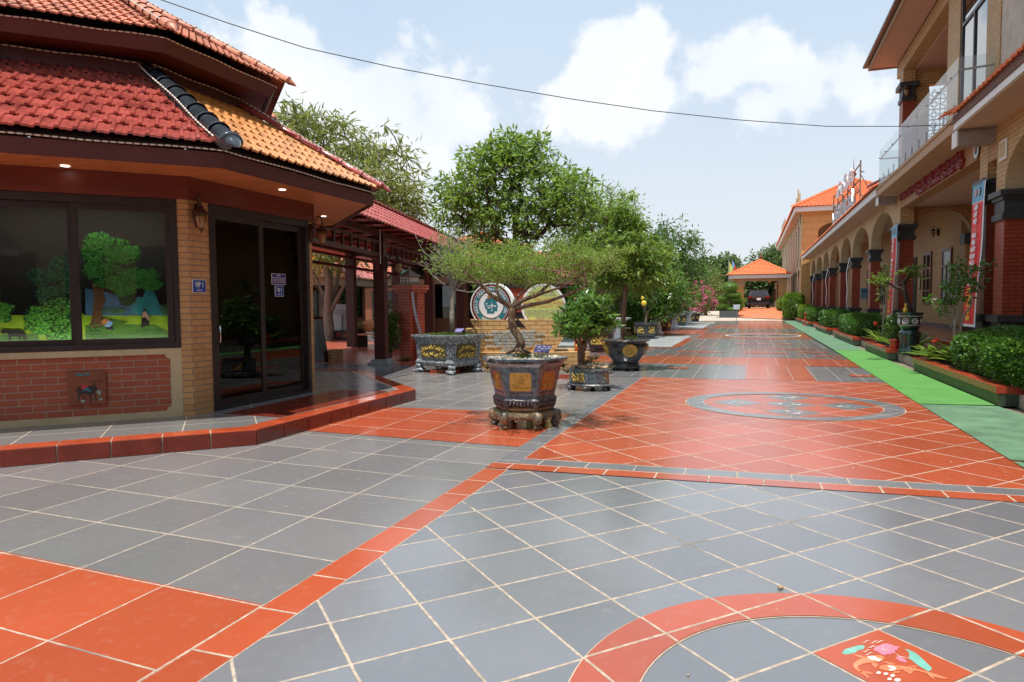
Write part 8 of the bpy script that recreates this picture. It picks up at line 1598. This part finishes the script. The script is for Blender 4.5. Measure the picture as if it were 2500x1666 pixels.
# ------------------------------------------------------------------ person behind the near column
pr = AX(2500, 735, 4.98); px_, py_ = pr[0]+.02, pr[1]; pz = .5
per = thing("person", "person in a blue plaid shirt and dark trousers standing half hidden behind the near column", "person", (px_, py_, pz))
def skin_mesh(name, verts, edges, radii, mat, parent, sub=2):
    me = bpy.data.meshes.new(name); me.from_pydata([tuple(v) for v in verts], edges, []); o = bpy.data.objects.new(name, me); col.objects.link(o); o.parent = parent
    sk = o.modifiers.new("skin", 'SKIN'); sk.use_smooth_shade = True
    for i, r in enumerate(radii): me.skin_vertices[0].data[i].radius = (r, r) if not hasattr(r, '__len__') else r
    me.skin_vertices[0].data[0].use_root = True; su_ = o.modifiers.new("sub", 'SUBSURF'); su_.levels = su_.render_levels = sub
    dg = bpy.context.evaluated_depsgraph_get(); m2 = bpy.data.meshes.new_from_object(o.evaluated_get(dg)); o.modifiers.clear(); o.data = m2; m2.materials.clear(); m2.materials.append(mat); return o
B = [(0, 0, .90), (0, 0, 1.10), (0, 0, 1.30), (0, .01, 1.40), (0, -.01, 1.47), (0, -.02, 1.56), (-.17, 0, 1.34), (-.24, -.01, 1.08), (-.25, -.06, .84), (-.25, -.08, .76), (.17, 0, 1.34), (.24, -.01, 1.08), (.25, -.06, .84), (.25, -.08, .76), (-.09, 0, .86), (-.10, -.02, .46), (-.10, .02, .08), (-.10, -.12, .03), (.09, 0, .86), (.10, -.02, .46), (.10, .02, .08), (.10, -.12, .03)]
E_ = [(0, 1), (1, 2), (2, 3), (3, 4), (4, 5), (2, 6), (6, 7), (7, 8), (8, 9), (2, 10), (10, 11), (11, 12), (12, 13), (0, 14), (14, 15), (15, 16), (16, 17), (0, 18), (18, 19), (19, 20), (20, 21)]
R_ = [(.15, .11), (.13, .10), (.16, .11), (.07, .07), (.055, .06), (.085, .10), .06, .045, .032, .035, .06, .045, .032, .035, .09, .06, .04, .03, .09, .06, .04, .03]
skin_mesh("body", B, E_, R_, M_['skin'], per)
SB = [(0, 0, .88), (0, 0, 1.10), (0, 0, 1.30), (0, .01, 1.40), (-.17, 0, 1.35), (-.24, -.01, 1.10), (-.25, -.05, .90), (.17, 0, 1.35), (.24, -.01, 1.10), (.25, -.05, .90)]
skin_mesh("shirt", SB, [(0, 1), (1, 2), (2, 3), (2, 4), (4, 5), (5, 6), (2, 7), (7, 8), (8, 9)], [(.175, .13), (.155, .125), (.18, .13), .085, .085, .068, .055, .085, .068, .055], mk("plaid_shirt_blue", (.05, .08, .26), .85, .5, 30, .1, c2=(.22, .26, .45)), per)
skin_mesh("trousers", [(0, 0, .90), (-.09, 0, .84), (-.10, -.02, .46), (-.10, .02, .10), (.09, 0, .84), (.10, -.02, .46), (.10, .02, .10)], [(0, 1), (1, 2), (2, 3), (0, 4), (4, 5), (5, 6)], [(.16, .12), .11, .08, .065, .11, .08, .065], M_['trousers'], per)
skin_mesh("hair", [(0, .0, 1.60), (0, .02, 1.66)], [(0, 1)], [(.092, .11), (.08, .09)], M_['hair'], per)
for s in (-1, 1):
    for j in range(4): x = s*.25+(j-1.5)*.018; skin_mesh("finger", [(x, -.09, .73), (x, -.10, .70), (x-.003*s, -.095, .665+.006*abs(j-1.5)), (x-.006*s, -.085, .635+.01*abs(j-1.5))], [(0, 1), (1, 2), (2, 3)], [.010, .0095, .009, .008], M_['skin'], per, 1)
    skin_mesh("thumb", [(s*.225, -.09, .755), (s*.21, -.115, .73), (s*.208, -.12, .70)], [(0, 1), (1, 2)], [.012, .011, .009], M_['skin'], per, 1)
mb = MB(); mb.blob((px_, py_-.12, pz+1.55), (.016, .02, .022), 6, .05, 5)
mb.build("nose", M_['skin'], per, smooth=True); mb = MB()
for s in (-1, 1): mb.blob((px_+s*.035, py_-.108, pz+1.585), (.012, .008, .008), 6, 0, 5)
mb.build("eyes", M_['hair'], per)
# pebbles on the paving
for i, (a, b) in enumerate([(1905, 1442), (1896, 1493), (1680, 1655), (1320, 1152), (1048, 1134), (700, 1242)]):
    c = G(a, b); r = .012 if i == 0 else .004; mb = MB(); mb.blob(c+[0, 0, r*.6+.008], (r*1.3, r, r*.8), 8, .15, 6); tag(mb.build("pebble", M_['pebt'], smooth=True, loc=tuple(c)), ["largest brown pebble on the grey tiles, above the red ring", "tiny pebble on the near red ring", "tiny pebble at the bottom edge below the grey tiles", "tiny pebble near the red border strip's corner", "tiny pebble on the grey tiles left of the strip", "tiny pebble on the left grey tiles"][i], "pebble")
